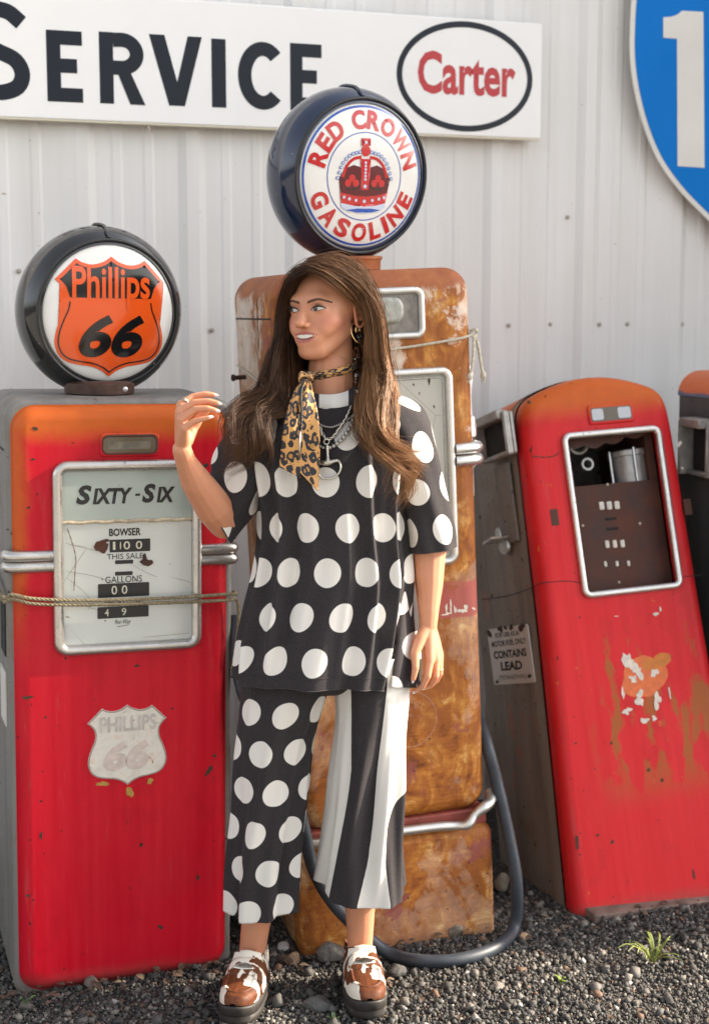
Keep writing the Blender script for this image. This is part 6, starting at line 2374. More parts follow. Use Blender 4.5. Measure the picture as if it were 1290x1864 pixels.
# ribbed neckband
mb = MB()
nb_ = []
ibt = int(np.argmin(np.abs(KR[:, 0] - 741)))
for k in range(9):
    u_ = k / 8
    q = SHP[0] + (SHP[ibt] - SHP[0]) * u_
    c_ = q.mean(0)
    q = q + np.array([0, 0, 0.006]) * (1 - u_)
    bul = 0.0040 * math.sin(math.pi * min(1, u_ * 1.02)) ** 0.6 + 0.0014
    nb_.append(q + (q - c_) / (np.linalg.norm((q - c_), axis=1)[:, None]) * bul)
mb.grid(np.array(nb_), closed_u=True, flip=True)
t = NT('white_and_charcoal_neckband')
x, y, z = t.xyz()
base_, h_ = cloth_base(t)
p1_, p2_ = W(581, 735, -0.02)[0] - PO[0], W(634, 735, -0.02)[0] - PO[0]
f_ = t.math('MULTIPLY', t.step(x, p1_ - 0.0005, p1_ + 0.0005), t.math('SUBTRACT', 1.0, t.step(x, p2_ - 0.0005, p2_ + 0.0005)))
t.set(base=t.mix(f_, base_, OFFW), rough=0.85)
t.bump(h_, 0.3, 0.001)
pbuild(mb, 'neckband', t.m, top_o)

def sleeve(rings, name, ref, seed, cuff):
    """rings: (px, py, d, Ux, Uy, Ud, Vx, Vy, Vd) centre and two half axes"""
    n, m = 90, 120
    K = keyrings(rings, n)
    a_ = np.linspace(-math.pi, math.pi, m, endpoint=False)
    P = np.zeros((n, m, 3))
    UV = np.zeros((n, m, 2))
    vl = 0
    r_ = np.random.RandomState(seed)
    ph_ = r_.uniform(0, 6.28, 6)
    for i in range(n):
        px, py, d, ux, uy, ud, vx, vy, vd = K[i]
        c0 = W(px, py, d)
        U = W(px + ux, py + uy, d + ud) - c0
        V = W(px + vx, py + vy, d + vd) - c0
        t_ = i / (n - 1)
        am = 0.09 * (0.3 + 0.7 * t_)
        f_ = 1 + am * (np.sin(4 * a_ + ph_[0] + 5 * t_) * 0.45 + np.sin(7 * a_ + ph_[1] - 6 * t_) * 0.4 + np.sin(3 * a_ + 11 * t_ + ph_[2]) * 0.5 * math.exp(-((t_ - 0.55) / 0.3) ** 2))
        P[i] = c0 + f_[:, None] * (np.sin(a_)[:, None] * U + np.cos(a_)[:, None] * V)
        seg = np.linalg.norm(np.diff(P[i], axis=0, append=P[i][:1]), axis=1)
        ar = np.concatenate([[0], np.cumsum(seg)[:-1]])
        UV[i, :, 0] = ar - ar[m // 2]
        if i:
            vl += np.linalg.norm((P[i] - P[i - 1]).mean(0))
        UV[i, :, 1] = -vl
    # lattice anchored where the photograph shows a dot
    wp = np.array([at(*ref, PD)])
    best = None
    for i in range(0, n, 2):
        for j in range(0, m, 2):
            if math.cos(a_[j]) > -2:
                q = P[i, j]
                d_ = q - np.array((0, 0, EYE))
                # project to pixels
                zc_ = d_[1] * math.cos(PITCH) - d_[2] * math.sin(PITCH)
                yc_ = -(d_[2] * math.cos(PITCH) + d_[1] * math.sin(PITCH))
                e_ = math.hypot(CX + FPX * d_[0] / zc_ - ref[0], CY + FPX * yc_ / zc_ - ref[1]) + 60 * (q[1] - PD)
                if best is None or e_ < best[0]:
                    best = (e_, UV[i, j])
    mt = mat_dots(name + '_polka_dot_jersey', 0.092, 0.090, 0.0285, 0.0315, best[1][0], best[1][1])
    b = MB()
    UV2 = np.concatenate([UV, UV[:, :1]], 1)
    UV2[:, -1, 0] = 2 * UV[:, -1, 0] - UV[:, -2, 0]
    b.grid(np.concatenate([P, P[:, :1]], 1), uv=UV2)
    o = pbuild(b, 'sleeve', mt, top_o)
    m_ = o.modifiers.new('thickness', 'SOLIDIFY')
    m_.thickness = 0.0022
    m_.offset = 0
    b = MB()
    b.tube(P[-1], 0.0017, 6, True)
    b.tube(P[-9] + (P[-9] - P[-9].mean(0)) * 0.006, 0.0008, 5, True)
    t_ = NT('charcoal_hem')
    bs, hh = cloth_base(t_)
    t_.set(base=bs, rough=0.85)
    pbuild(b, 'sleeve_hem', t_.m, top_o)
    return P
SLR = [(640, 755, 0.050, 12, -42, 0, 0, 0, -0.075),
       (692, 760, 0.050, 24, -42, 0, 0, 0, -0.084),
       (728, 782, 0.052, 40, -38, 0, 0, 0, -0.084),
       (748, 830, 0.052, 44, -18, 0, 0, 0, -0.078),
       (764, 882, 0.055, 43, -10, 0, 0, 0, -0.073),
       (776, 930, 0.058, 43, -6, 0, 0, 0, -0.072),
       (784, 970, 0.060, 43.5, -5, 0, 0, 4, -0.072),
       (788, 998, 0.060, 43, -5, 0, 0, 8, -0.072)]
sleeve(SLR, 'right_sleeve', (759, 896), 4, 1)
SLL = [(545, 780, 0.050, -14, -36, 0, 0, 0, -0.070),
       (505, 785, 0.050, -30, -36, 0, 0, 0, -0.080),
       (474, 802, 0.048, -44, -34, 0, 0, 0, -0.084),
       (448, 838, 0.042, -48, -30, 0, 0, 0, -0.082),
       (431, 878, 0.030, -42, -42, 0.0, -3, 2, -0.076),
       (416, 906, 0.016, -30, -52, 0.0, -8, 5, -0.066),
       (405, 926, 0.004, -21, -60, 0.005, -12, 8, -0.058)]
sleeve(SLL, 'left_sleeve', (431, 868), 9, 1)

# ---------------------------------------------------------------- trousers
def leg_tube(rows, hem, seed, n=190, m=150, fold=1.0):
    """rows: (py, xl, xr, d_centre, half depth); hem: (front, left, right) pixel rows of the hem"""
    K = keyrings(rows, n)
    a_ = np.linspace(-math.pi, math.pi, m, endpoint=False)
    P = np.zeros((n, m, 3))
    PXL = np.zeros((n, m))
    PYL = np.zeros((n, m))
    for i in range(n):
        py, xl, xr, dc, hd = K[i]
        t_ = i / (n - 1)
        s_, c_ = pw(np.sin(a_), 0.9), np.cos(a_)
        pxs = (xl + xr) / 2 + (xr - xl) / 2 * s_
        hl = hem[1] + (hem[2] - hem[1]) * (np.sin(a_) + 1) / 2
        hl = hl + (hem[0] - (hem[1] + hem[2]) / 2) * np.clip(c_, 0, 1) ** 1.5
        pys = py + (hl - rows[-1][0]) * t_ ** 3
        g_ = fold * (0.0015 + 0.007 * t_ ** 1.2)
        f_ = g_ * (np.sin(5 * a_ + seed + 1.5 * t_) + 0.6 * np.sin(9 * a_ + 2 * seed - 2 * t_) + 0.3 * np.sin(16 * a_ + 5 * t_))
        for a0_, sl_, wd_, am_ in ((-0.35 + 0.2 * math.sin(seed), -0.55, 0.15, 0.016), (0.55, -0.5, 0.11, 0.012), (1.1, -0.2, 0.12, 0.008)):
            x_ = (a_ - a0_ - sl_ * (t_ - 0.5)) / wd_
            en = math.exp(-((t_ - 0.68) / 0.34) ** 2)
            f_ += fold * am_ * en * (np.exp(-x_ * x_) - 0.55 * np.exp(-((x_ - 2) / 1.4) ** 2))
        f_ += fold * 0.004 * np.sin(9 * t_ + 2.0 * a_) * math.exp(-((t_ - 0.45) / 0.25) ** 2)
        for j in range(m):
            p = at(pxs[j], pys[j], PD + dc)
            p.z = at(pxs[j], pys[j], PD + dc - 0.85 * hd).z
            P[i, j] = (p.x + math.sin(a_[j]) * f_[j], PD + dc - hd * c_[j] - c_[j] * f_[j], p.z)
        PXL[i] = pxs
        PYL[i] = pys
    return P, PXL, PYL, a_
# dotted leg
R1 = [(1200, 446, 604, 0.050, 0.110), (1250, 441, 602, 0.050, 0.105), (1300, 437, 590, 0.052, 0.100), (1350, 434, 574, 0.055, 0.092), (1400, 432, 564, 0.058, 0.090), (1450, 430, 558, 0.062, 0.088),
      (1500, 426, 554, 0.066, 0.088), (1550, 421, 550, 0.071, 0.090), (1600, 417, 548, 0.077, 0.092), (1672, 415, 545, 0.084, 0.094)]
P, PXL, PYL, a_ = leg_tube(R1, (1676, 1676, 1662), 1.0)
n, m = P.shape[:2]
UV = np.zeros((n, m, 2))
vl = 0
for i in range(n):
    seg = np.linalg.norm(np.diff(P[i][:, :2], axis=0, append=P[i][:1, :2]), axis=1)
    ar = np.concatenate([[0], np.cumsum(seg)[:-1]])
    UV[i, :, 0] = ar - ar[m // 2]
    if i:
        vl += np.linalg.norm(P[i, m // 2] - P[i - 1, m // 2])
    UV[i, :, 1] = -vl
ir = int(np.argmin(np.abs(PYL[:, m // 2] - 1300)))
UV2 = np.concatenate([UV, UV[:, :1]], 1)
UV2[:, -1, 0] = 2 * UV[:, -1, 0] - UV[:, -2, 0]
mb = MB()
mb.grid(np.concatenate([P, P[:, :1]], 1), uv=UV2, flip=True)
trousers = bpy.data.objects.new('trousers', None)
C.objects.link(trousers)
trousers.parent = person
o = pbuild(mb, 'dotted_leg', mat_dots('trouser_polka_dot_jersey', 0.094, 0.0965, 0.0315, 0.0320, 0.014, UV[ir, 0, 1]), trousers)
md = o.modifiers.new('thickness', 'SOLIDIFY')
md.thickness = 0.002
o['label'] = 'polka dot trouser leg'
# striped leg
R2 = [(1200, 600, 750, 0.050, 0.110), (1250, 606, 747, 0.050, 0.105), (1300, 612, 744, 0.052, 0.098), (1350, 612, 739, 0.055, 0.092), (1400, 609, 735, 0.058, 0.090), (1450, 604, 732, 0.064, 0.090),
      (1500, 598, 730, 0.070, 0.090), (1550, 591, 731, 0.077, 0.092), (1600, 584, 734, 0.086, 0.094), (1645, 577, 738, 0.093, 0.096)]
P, PXL, PYL, a_ = leg_tube(R2, (1652, 1622, 1644), 2.3)
UV = np.zeros((n, m, 2))
yk = [1200, 1260, 1400, 1440, 1509, 1570, 1645]
b1 = [638, 638, 640, 634, 622, 612, 600]
b2 = [706, 702, 688, 685, 679, 670, 650]
b3 = [760, 752, 742, 729, 700, 699, 705]
for i in range(n):
    for j in range(m):
        py, px = PYL[i, j], PXL[i, j]
        q1, q2, q3 = np.interp(py, yk, b1), np.interp(py, yk, b2), np.interp(py, yk, b3)
        if math.cos(a_[j]) > -0.15:
            u_ = np.interp(px, [q1 - 70, q1, q2, q3, q3 + 60], [-0.999, 1.0, 2.0, 3.0, 3.99])
            u_ = u_ + 1 - 1
        else:
            u_ = np.interp(px, [560, 640, 680, 720, 760], [0.2, 1.0, 2.0, 3.0, 3.99])
        UV[i, j] = (u_, py)
mb = MB()
mb.grid(np.concatenate([P, P[:, :1]], 1), uv=np.concatenate([UV, UV[:, :1]], 1), flip=True)
t = NT('striped_jersey')
base_, h_ = cloth_base(t)
u, v, _ = t.xyz(t.coord('UV'))
s1 = t.math('MULTIPLY', t.math('GREATER_THAN', u, 1.0), t.math('LESS_THAN', u, 2.0))
s2 = t.math('GREATER_THAN', u, 3.0)
st_ = t.math('MULTIPLY', t.math('LESS_THAN', t.math('ABSOLUTE', t.math('SUBTRACT', v, 1612)), 0.7), 0.0)
c = t.mix(t.math('MAXIMUM', s1, s2), OFFW, base_)
t.set(base=c, rough=0.85, sheen=0.05, sheenr=0.5, spec=0.2)
t.bump(h_, 0.25, 0.0008)
o = pbuild(mb, 'striped_leg', t.m, trousers)
md = o.modifiers.new('thickness', 'SOLIDIFY')
md.thickness = 0.002
o['label'] = 'black and white striped trouser leg'
# seat joining both legs under the top
mb = MB()
mb.ball(tuple(W(592, 1205, 0.05)), (0.185, 0.105, 0.075), 40, 24)
t = NT('charcoal_seat')
bs, hh = cloth_base(t)
t.set(base=bs, rough=0.85)
pbuild(mb, 'seat', t.m, trousers)

# ---------------------------------------------------------------- scarf
def ribbon(path, width, side, n=60, m=13, curl=0.0, wave=0.0, seed=0):
    """path of points, width per point, side = direction across the ribbon"""
    P = spline(path, n)
    Wd = spline([[w_] for w_ in width], n)[:, 0]
    S_ = spline(side, n)
    S_ /= np.linalg.norm(S_, axis=1)[:, None]
    T = np.gradient(P, axis=0)
    T /= np.linalg.norm(T, axis=1)[:, None]
    Nn = np.cross(T, S_)
    L = np.concatenate([[0], np.cumsum(np.linalg.norm(np.diff(P, axis=0), axis=1))])
    G = np.zeros((n, m, 3))
    UV = np.zeros((n, m, 2))
    for j in range(m):
        b = -1 + 2 * j / (m - 1)
        dz = curl * (b * b - 0.4) + wave * np.sin(b * 4.2 + seed + L * 14) * np.clip(L / (L[-1] * 0.4), 0.2, 1)
        G[:, j] = P + S_ * (Wd * b / 2)[:, None] + Nn * dz[:, None] if not np.isscalar(dz) else P + S_ * (Wd * b / 2)[:, None] + Nn * dz
        UV[:, j, 0] = b * 0.034 + seed * 0.37
        UV[:, j, 1] = L
    return G, UV
scarf = bpy.data.objects.new('scarf', None)
C.objects.link(scarf)
scarf.parent = person
def scarf_piece(name, G, UV, cut=None):
    b = MB()
    b.grid(G, uv=UV)
    o = pbuild(b, name, M_leo, scarf)
    m_ = o.modifiers.new('thickness', 'SOLIDIFY')
    m_.thickness = 0.0014
    m_.offset = 0
    return o
# band round the neck
nc = W(601, 676, 0.040)
pth, sds, wds = [], [], []
for k in range(33):
    a = R(-62 + 360 * k / 32)
    x_, y_ = 0.0575 * math.sin(a), -0.0560 * math.cos(a)
    tilt = 0.20 * x_ + 0.10 * y_
    pth.append(nc + np.array([x_, y_, tilt + 0.0015]))
    sds.append((0.25 * math.sin(a), -0.25 * math.cos(a), 1.0))
    wds.append(0.021)
G, UV = ribbon(pth, wds, sds, 120, 9, curl=-0.0035, wave=0.0012)
scarf_piece('neck_band', G, UV)
# knot
kn = W(557, 686, -0.045)
b = MB()
b.ball(tuple(kn), (0.011, 0.010, 0.012), 20, 14)
b.uv = [(0.5 + p[0] * 1.0, p[2]) for p in b.v]
pbuild(b, 'knot', M_leo, scarf)
for dx_, seed in ((-1, 2), (1, 5)):
    G, UV = ribbon([kn + np.array([0, -0.004, 0.004]), kn + np.array([dx_ * 0.010, -0.012, 0.006]), kn + np.array([dx_ * 0.016, -0.006, -0.004]), kn + np.array([dx_ * 0.006, -0.004, -0.010])], [0.008, 0.014, 0.014, 0.008], [(0, 0.3, 1)] * 4, 24, 7, curl=0.001, seed=seed)
    scarf_piece('knot_loop', G, UV)
# two hanging tails
def tail(cols, seed, bottom):
    """cols: rows of (py, xl, xr, d)"""
    K = keyrings(cols, 90)
    m_ = 15
    G = np.zeros((90, m_, 3))
    UV = np.zeros((90, m_, 2))
    L = 0
    for i in range(90):
        py, xl, xr, d = K[i]
        t_ = i / 89
        for j in range(m_):
            b_ = j / (m_ - 1)
            yy = py + (bottom[0] + (bottom[1] - bottom[0]) * b_) * t_ ** 4
            dd = d - 0.006 * math.sin(math.pi * b_) * (1 - 0.5 * t_) + 0.0035 * math.sin(b_ * 5 + seed + 6 * t_) + 0.004 * math.sin(8 * t_ + seed)
            G[i, j] = W(xl + (xr - xl) * b_ + 1.2 * math.sin(9 * t_ + seed) , yy, dd)
        if i:
            L += np.linalg.norm(G[i, m_ // 2] - G[i - 1, m_ // 2])
        UV[i, :, 0] = np.linspace(-0.5, 0.5, m_) * 0.055 + seed
        UV[i, :, 1] = L
    scarf_piece('tail', G, UV)
tail([(690, 549, 558, -0.055), (715, 533, 552, -0.085), (745, 524, 549, -0.104), (790, 515, 548, -0.114), (830, 509, 547, -0.117), (856, 507, 547, -0.118)], 0.3, (-6, 14))
tail([(690, 555, 563, -0.050), (715, 549, 571, -0.082), (745, 546, 578, -0.106), (790, 546, 581, -0.118), (835, 546, 581, -0.121), (872, 547, 580, -0.122)], 1.9, (-12, 22))
# braided drawstring with a silver end between the tails
b = MB()
rope(b, [W(552, 690, -0.064), W(548, 720, -0.098), W(549, 750, -0.122), W(547, 790, -0.132), W(546, 822, -0.135)], 0.0026, 90)
pbuild(b, 'drawstring', M_black, scarf)
b = MB()
b.tube([W(546, 785, -0.133), W(545, 832, -0.137)], 0.0024, 8)
pbuild(b, 'drawstring_tip', M_silver, scarf)

# ---------------------------------------------------------------- necklaces
def front_d(px, py):
    """depth of the top's front just under a pixel"""
    i = int(np.argmin(np.abs(KR[:, 0] - py)))
    j = int(np.argmin(np.abs((KR[i, 4] + KR[i, 5]) / 2 + (KR[i, 5] - KR[i, 4]) / 2 * pw(sa_, 0.86) - px) + 1000 * (ca_ < 0)))
    return SHP[i, j, 1] - PD
def on_chest(pts, off):
    return [W(px, py, min(front_d(px, py), 0.0 if py < 735 else 9) - off) for px, py in pts]
def beads(name, pts, off, r0, r1, n, mat):
    root = bpy.data.objects.new(name, None)
    C.objects.link(root)
    root.parent = person
    P = spline(on_chest(pts, off), 400)
    L = np.concatenate([[0], np.cumsum(np.linalg.norm(np.diff(P, axis=0), axis=1))])
    s_, k = 0.0, 0
    proto = MB()
    proto.ball((0, 0, 0), 1.0, 12, 8)
    me_ = proto.mesh('bead')
    me_.materials.append(mat)
    while s_ < L[-1] and k < 200:
        u_ = s_ / L[-1]
        r_ = r0 + (r1 - r0) * math.sin(math.pi * min(1, u_ * 1.0)) ** 1.5
        q = np.array([np.interp(s_, L, P[:, c_]) for c_ in range(3)])
        o = bpy.data.objects.new('bead', me_)
        C.objects.link(o)
        o.parent = root
        o.location = q - PO
        o.scale = (r_, r_, r_)
        s_ += 2.05 * r_
        k += 1
    return root
beads('fine_bead_necklace', [(574, 768), (590, 776), (606, 777), (624, 769), (640, 758), (653, 741), (656, 722)], 0.004, 0.0024, 0.0026, 60, M_pearl)
beads('pearl_necklace', [(575, 806), (586, 814), (600, 815), (612, 808), (624, 797), (634, 782), (642, 766), (649, 748), (655, 728)], 0.005, 0.0030, 0.0058, 40, M_pearl)
chain_o = bpy.data.objects.new('chain_necklace', None)
C.objects.link(chain_o)
chain_o.parent = person
b = MB()
for pts in ([(582, 776), (586, 788), (593, 799)], [(593, 799), (604, 797), (616, 783), (628, 765), (638, 745), (645, 727), (650, 710)]):
    P = on_chest(pts, 0.008)
    rope(b, P, 0.0042, 160, 2)
pbuild(b, 'chain', M_silver, chain_o)
b = MB()
torus(b, W(594, 804, front_d(594, 804) - 0.010), (0.2, -1, 0), 0.0058, 0.0019, 20, 8)
sh_ = [W(595, 810, front_d(595, 810) - 0.010), W(595.5, 822, front_d(595, 820) - 0.010), W(596, 833, front_d(595, 830) - 0.010), W(596, 842, front_d(595, 840) - 0.010)]
b.tube(spline(sh_, 16), [0.0042, 0.0040, 0.0036, 0.0034, 0.0032, 0.0031, 0.0031, 0.0032, 0.0034, 0.0038, 0.0044, 0.0052, 0.0064, 0.0078, 0.0085, 0.0080], 10)
br_ = [W(574, 842, front_d(580, 842) - 0.009), W(585, 842, front_d(585, 842) - 0.010), W(597, 842, front_d(597, 842) - 0.011), W(609, 839, front_d(609, 840) - 0.010), W(616, 838, front_d(614, 840) - 0.009)]
b.tube(spline(br_, 16), [0.0026, 0.003, 0.0036, 0.0042, 0.005, 0.0056, 0.006, 0.006, 0.0058, 0.0052, 0.0046, 0.0042, 0.004, 0.004, 0.0038, 0.0034], 10)
lp_ = [W(px, py, front_d(px, py) - 0.008) for px, py in ((616, 838), (619.5, 846), (619, 856), (613, 865), (603, 870.5), (591, 871), (581, 866), (576, 857), (574, 847))]
b.tube(spline(lp_, 40), 0.0024, 8)
pbuild(b, 'bit_pendant', M_silver, chain_o)

# ---------------------------------------------------------------- loafers
def shoe(ankle, yaw, label, zt=0.0):
    """platform loafer, built toe towards -y, heel at +y, then turned"""
    root = bpy.data.objects.new('loafer', None)
    C.objects.link(root)
    root.parent = person
    root['label'] = label
    root.location = np.array([ankle[0], ankle[1], 0.004]) - PO
    root.rotation_euler = (0, 0, yaw)
    root.scale = (1.07, 1.05, 1.04)
    def outl(y):
        """half width of the shoe at y (toe -0.175, heel 0.075)"""
        u_ = (y + 0.175) / 0.25
        return 0.046 * (1 - abs(2 * u_ - 1) ** 3.4) ** 0.42 * (1 - 0.20 * np.clip((u_ - 0.35) / 0.65, 0, 1))
    ys = np.concatenate([-0.175 + 0.03 * (1 - np.cos(np.linspace(0, math.pi / 2, 9))), np.linspace(-0.140, 0.045, 26), 0.075 - 0.025 * (1 - np.sin(np.linspace(0.1, math.pi / 2, 8)))])
    loop = [(outl(y), y) for y in ys] + [(-outl(y), y) for y in ys[::-1]]
    loop = [p for i, p in enumerate(loop) if i == 0 or np.hypot(p[0] - loop[i - 1][0], p[1] - loop[i - 1][1]) > 1e-4]
    if np.hypot(loop[0][0] - loop[-1][0], loop[0][1] - loop[-1][1]) < 1e-4:
        loop = loop[:-1]
    lp2 = np.array(loop)
    nn = poly_normals(lp2)
    b = MB()
    rings = []
    for ins, z in ((0.006, 0.0), (0.001, 0.003), (0.0, 0.010), (0.0, 0.019), (0.0018, 0.0205), (0.0018, 0.0215), (0.0, 0.023), (-0.001, 0.040), (0.0, 0.0435), (0.003, 0.0445), (0.012, 0.0445)):
        q = lp2 - nn * ins
        lift = 0.010 * np.clip((-q[:, 1] - 0.11) / 0.065, 0, 1) ** 2 * (1 if z < 0.02 else 0.8)
        rings.append(np.stack([q[:, 0], q[:, 1], z + lift], 1))
    b.grid(np.array(rings), closed_u=True)
    b.add(rings[-1], [tuple(range(len(rings[-1])))])
    b.build('sole', M_sole, root, angle=70)
    # upper: cross sections from toe to heel
    n_, m_ = 56, 41
    P = np.zeros((n_, m_, 3))
    for i in range(n_):
        u_ = (i / (n_ - 1)) ** 1.7
        y = -0.1744 + 0.2424 * u_
        w_ = max(outl(y) - 0.002, 0.004)
        hgt = np.interp(u_, [0, 0.05, 0.12, 0.25, 0.40, 0.52, 0.62, 0.75, 1.0], [0.004, 0.021, 0.029, 0.037, 0.047, 0.064, 0.058, 0.052, 0.060])
        for j in range(m_):
            a = math.pi * j / (m_ - 1)
            x_ = w_ * pw(math.cos(a), 0.75)
            z_ = hgt * pw(math.sin(a), 0.62)
            zl = 0.045 + 0.010 * max(0, (-y - 0.11) / 0.065) ** 2
            if u_ > 0.53:
                op = min(1.0, (u_ - 0.53) / 0.07)
                lim = 1 - 0.52 * op
                if abs(math.cos(a)) < math.cos(math.asin(min(0.999, lim ** 1.6))) if op > 0 else False:
                    pass
                inner = 0.030 * op
                if abs(x_) < inner:
                    z_ = hgt - 0.030 * op * (1 - (x_ / max(inner, 1e-4)) ** 2)
            P[i, j] = (x_, y, zl + z_)
    b = MB()
    b.grid(P)
    up = b.build('upper', M_cow, root, angle=180)
    # moccasin seam round the vamp
    def top_at(x, y):
        u_ = np.clip((y + 0.170) / 0.238, 0, 1)
        w_ = max(outl(y) - 0.003, 0.002)
        hgt = np.interp(u_, [0, 0.05, 0.12, 0.25, 0.40, 0.52, 0.62, 0.75, 1.0], [0.006, 0.018, 0.027, 0.036, 0.047, 0.064, 0.058, 0.052, 0.060])
        c_ = np.clip(abs(x) / w_, 0, 1) ** (1 / 0.75)
        return 0.045 + 0.010 * max(0, (-y - 0.11) / 0.065) ** 2 + hgt * (1 - c_ ** 2) ** 0.31
    vp = [(-0.030, -0.078), (-0.030, -0.105), (-0.026, -0.130), (-0.015, -0.146), (0, -0.150), (0.015, -0.146), (0.026, -0.130), (0.030, -0.105), (0.030, -0.078)]
    vs_ = spline(vp, 50)
    b = MB()
    b.tube([(p[0], p[1], top_at(p[0], p[1]) + 0.0015) for p in vs_], 0.0042, 9)
    b.build('apron_seam', M_cow, root, angle=180)
    # strap across the instep
    G = []
    for y in np.linspace(-0.092, -0.050, 9):
        e_ = 0.0035 * math.sin(math.pi * (y + 0.092) / 0.042) ** 0.5 + 0.0012
        row = []
        for k in range(31):
            w_ = outl(y) - 0.001
            x = w_ * math.sin(R(-90 + 180 * k / 30))
            row.append((x * 1.02, y, top_at(x * 0.985, y) + e_ - (0.004 if abs(k - 15) == 15 else 0)))
        G.append(row)
    b = MB()
    b.grid(np.array(G))
    st = b.build('strap', M_cow, root, angle=180)
    md = st.modifiers.new('thickness', 'SOLIDIFY')
    md.thickness = 0.002
    b = MB()
    ol = [(0.020 * math.cos(a) * (1 + 0.15 * math.cos(2 * a)), 0.0078 * math.sin(a)) for a in np.linspace(0, 2 * math.pi, 28, endpoint=False)]
    zt_ = top_at(0, -0.073) + 0.0052
    tl = 0.55
    ring0 = [(x, -0.073 + z, zt_ + z * tl - 6 * x * x) for x, z in ol]
    ring1 = [(x * 0.9, -0.073 + z * 0.8, zt_ + 0.0022 + z * 0.8 * tl - 6 * x * x) for x, z in ol]
    b.grid(np.array([ring0, ring1]), closed_u=True)
    b.add(ring1, [tuple(range(len(ring1)))])
    b.build('oval_badge', M_silver, root, angle=40)
    b = MB()
    for k, (x, wd_) in enumerate(((-0.010, 0.003), (-0.005, 0.002), (-0.001, 0.003))):
        b.box(x, x + wd_, -0.0735, -0.0705, zt_ + 0.0024, zt_ + 0.0029)
    b.build('badge_lettering', M_black, root)
    # tongue top edge
    b = MB()
    G = []
    for i, u_ in enumerate(np.linspace(0, 1, 6)):
        row = []
        for k in range(15):
            x = 0.034 * math.sin(R(-80 + 160 * k / 14)) * (1 - 0.12 * u_)
            row.append((x, -0.052 + 0.016 * u_ + 0.35 * x * x / 0.034, 0.100 + 0.020 * u_ - 7 * x * x - 0.004 * u_ * abs(x) / 0.034))
        G.append(row)
    b.grid(np.array(G))
    tg = b.build('tongue', M_cow, root, angle=180)
    md = tg.modifiers.new('thickness', 'SOLIDIFY')
    md.thickness = 0.004
    return root
aR, aL = W(458, 1742, 0.085), W(655, 1718, 0.105)
shoe((aR[0], aR[1] - 0.020, 0), R(-9), 'nearer cowhide loafer, cut by the lower edge')
shoe((aL[0], aL[1] - 0.012, 0), R(7), 'cowhide loafer under the striped leg')
# ---------------------------------------------------------------- hair
hr = np.random.RandomState(21)
GL_ = [  # picture-left side, front to back
    [(559, 489, -0.062), (530, 508, -0.040), (514, 560, 0.000), (508, 632, 0.000), (478, 688, -0.030), (437, 742, -0.062), (404, 797, -0.085), (393, 850, -0.085)],
    [(560, 486, -0.055), (533, 505, -0.025), (516, 575, 0.022), (513, 650, 0.010), (486, 706, -0.050), (450, 758, -0.092), (418, 812, -0.112), (402, 868, -0.100)],
    [(561, 483, -0.040), (536, 508, 0.005), (522, 600, 0.040), (524, 664, 0.020), (503, 722, -0.080), (473, 774, -0.110), (444, 826, -0.122), (420, 880, -0.115)],
    [(563, 480, -0.015), (544, 508, 0.040), (534, 612, 0.060), (537, 676, 0.035), (517, 732, -0.085), (493, 778, -0.118), (466, 822, -0.130), (440, 868, -0.122)],
    [(568, 478, 0.030), (552, 525, 0.080), (548, 630, 0.075), (535, 690, 0.050), (490, 735, -0.020), (448, 782, -0.060), (424, 830, -0.080), (410, 872, -0.080)],
    [(580, 477, 0.070), (570, 540, 0.118), (566, 640, 0.110), (545, 700, 0.100), (500, 745, 0.060), (460, 790, 0.010), (430, 830, -0.030), (415, 868, -0.045)]]
GR_ = [
    [(563, 489, -0.070), (585, 496, -0.080), (612, 515, -0.068), (640, 541, -0.025), (674, 572, 0.030), (678, 632, 0.040), (662, 690, -0.030), (684, 765, -0.128), (708, 815, -0.142), (728, 865, -0.140), (736, 912, -0.130)],
    [(563, 485, -0.060), (597, 487, -0.066), (636, 510, -0.045), (669, 548, -0.024), (689, 605, -0.026), (682, 668, -0.030), (674, 725, -0.090), (698, 785, -0.138), (728, 828, -0.140), (762, 846, -0.125), (794, 862, -0.110)],
    [(564, 482, -0.042), (603, 478, -0.040), (646, 505, -0.030), (675, 556, -0.028), (690, 622, -0.028), (690, 688, -0.030), (694, 742, -0.090), (716, 796, -0.128), (742, 838, -0.130), (768, 862, -0.118), (784, 884, -0.105)],
    [(566, 479, -0.015), (608, 473, -0.010), (655, 499, -0.002), (685, 558, -0.005), (698, 632, -0.002), (702, 700, 0.005), (704, 755, -0.070), (722, 812, -0.115), (735, 860, -0.122), (738, 905, -0.118), (742, 930, -0.112)],
    [(570, 477, 0.025), (614, 472, 0.035), (660, 503, 0.050), (686, 570, 0.070), (692, 650, 0.065), (676, 712, 0.000), (684, 768, -0.110), (708, 826, -0.140), (722, 876, -0.138), (730, 915, -0.130), (734, 940, -0.125)],
    [(580, 477, 0.065), (622, 478, 0.085), (660, 515, 0.105), (676, 590, 0.115), (668, 660, 0.090), (654, 712, 0.020), (668, 765, -0.100), (690, 815, -0.145), (712, 850, -0.145), (722, 885, -0.140), (726, 915, -0.135)]]
CR = np.array((0.0775, 0.098, 0.0815))
CC_ = np.array((0, 0.014, 0.030))
torso_z = SHP[:, NA // 2, 2]
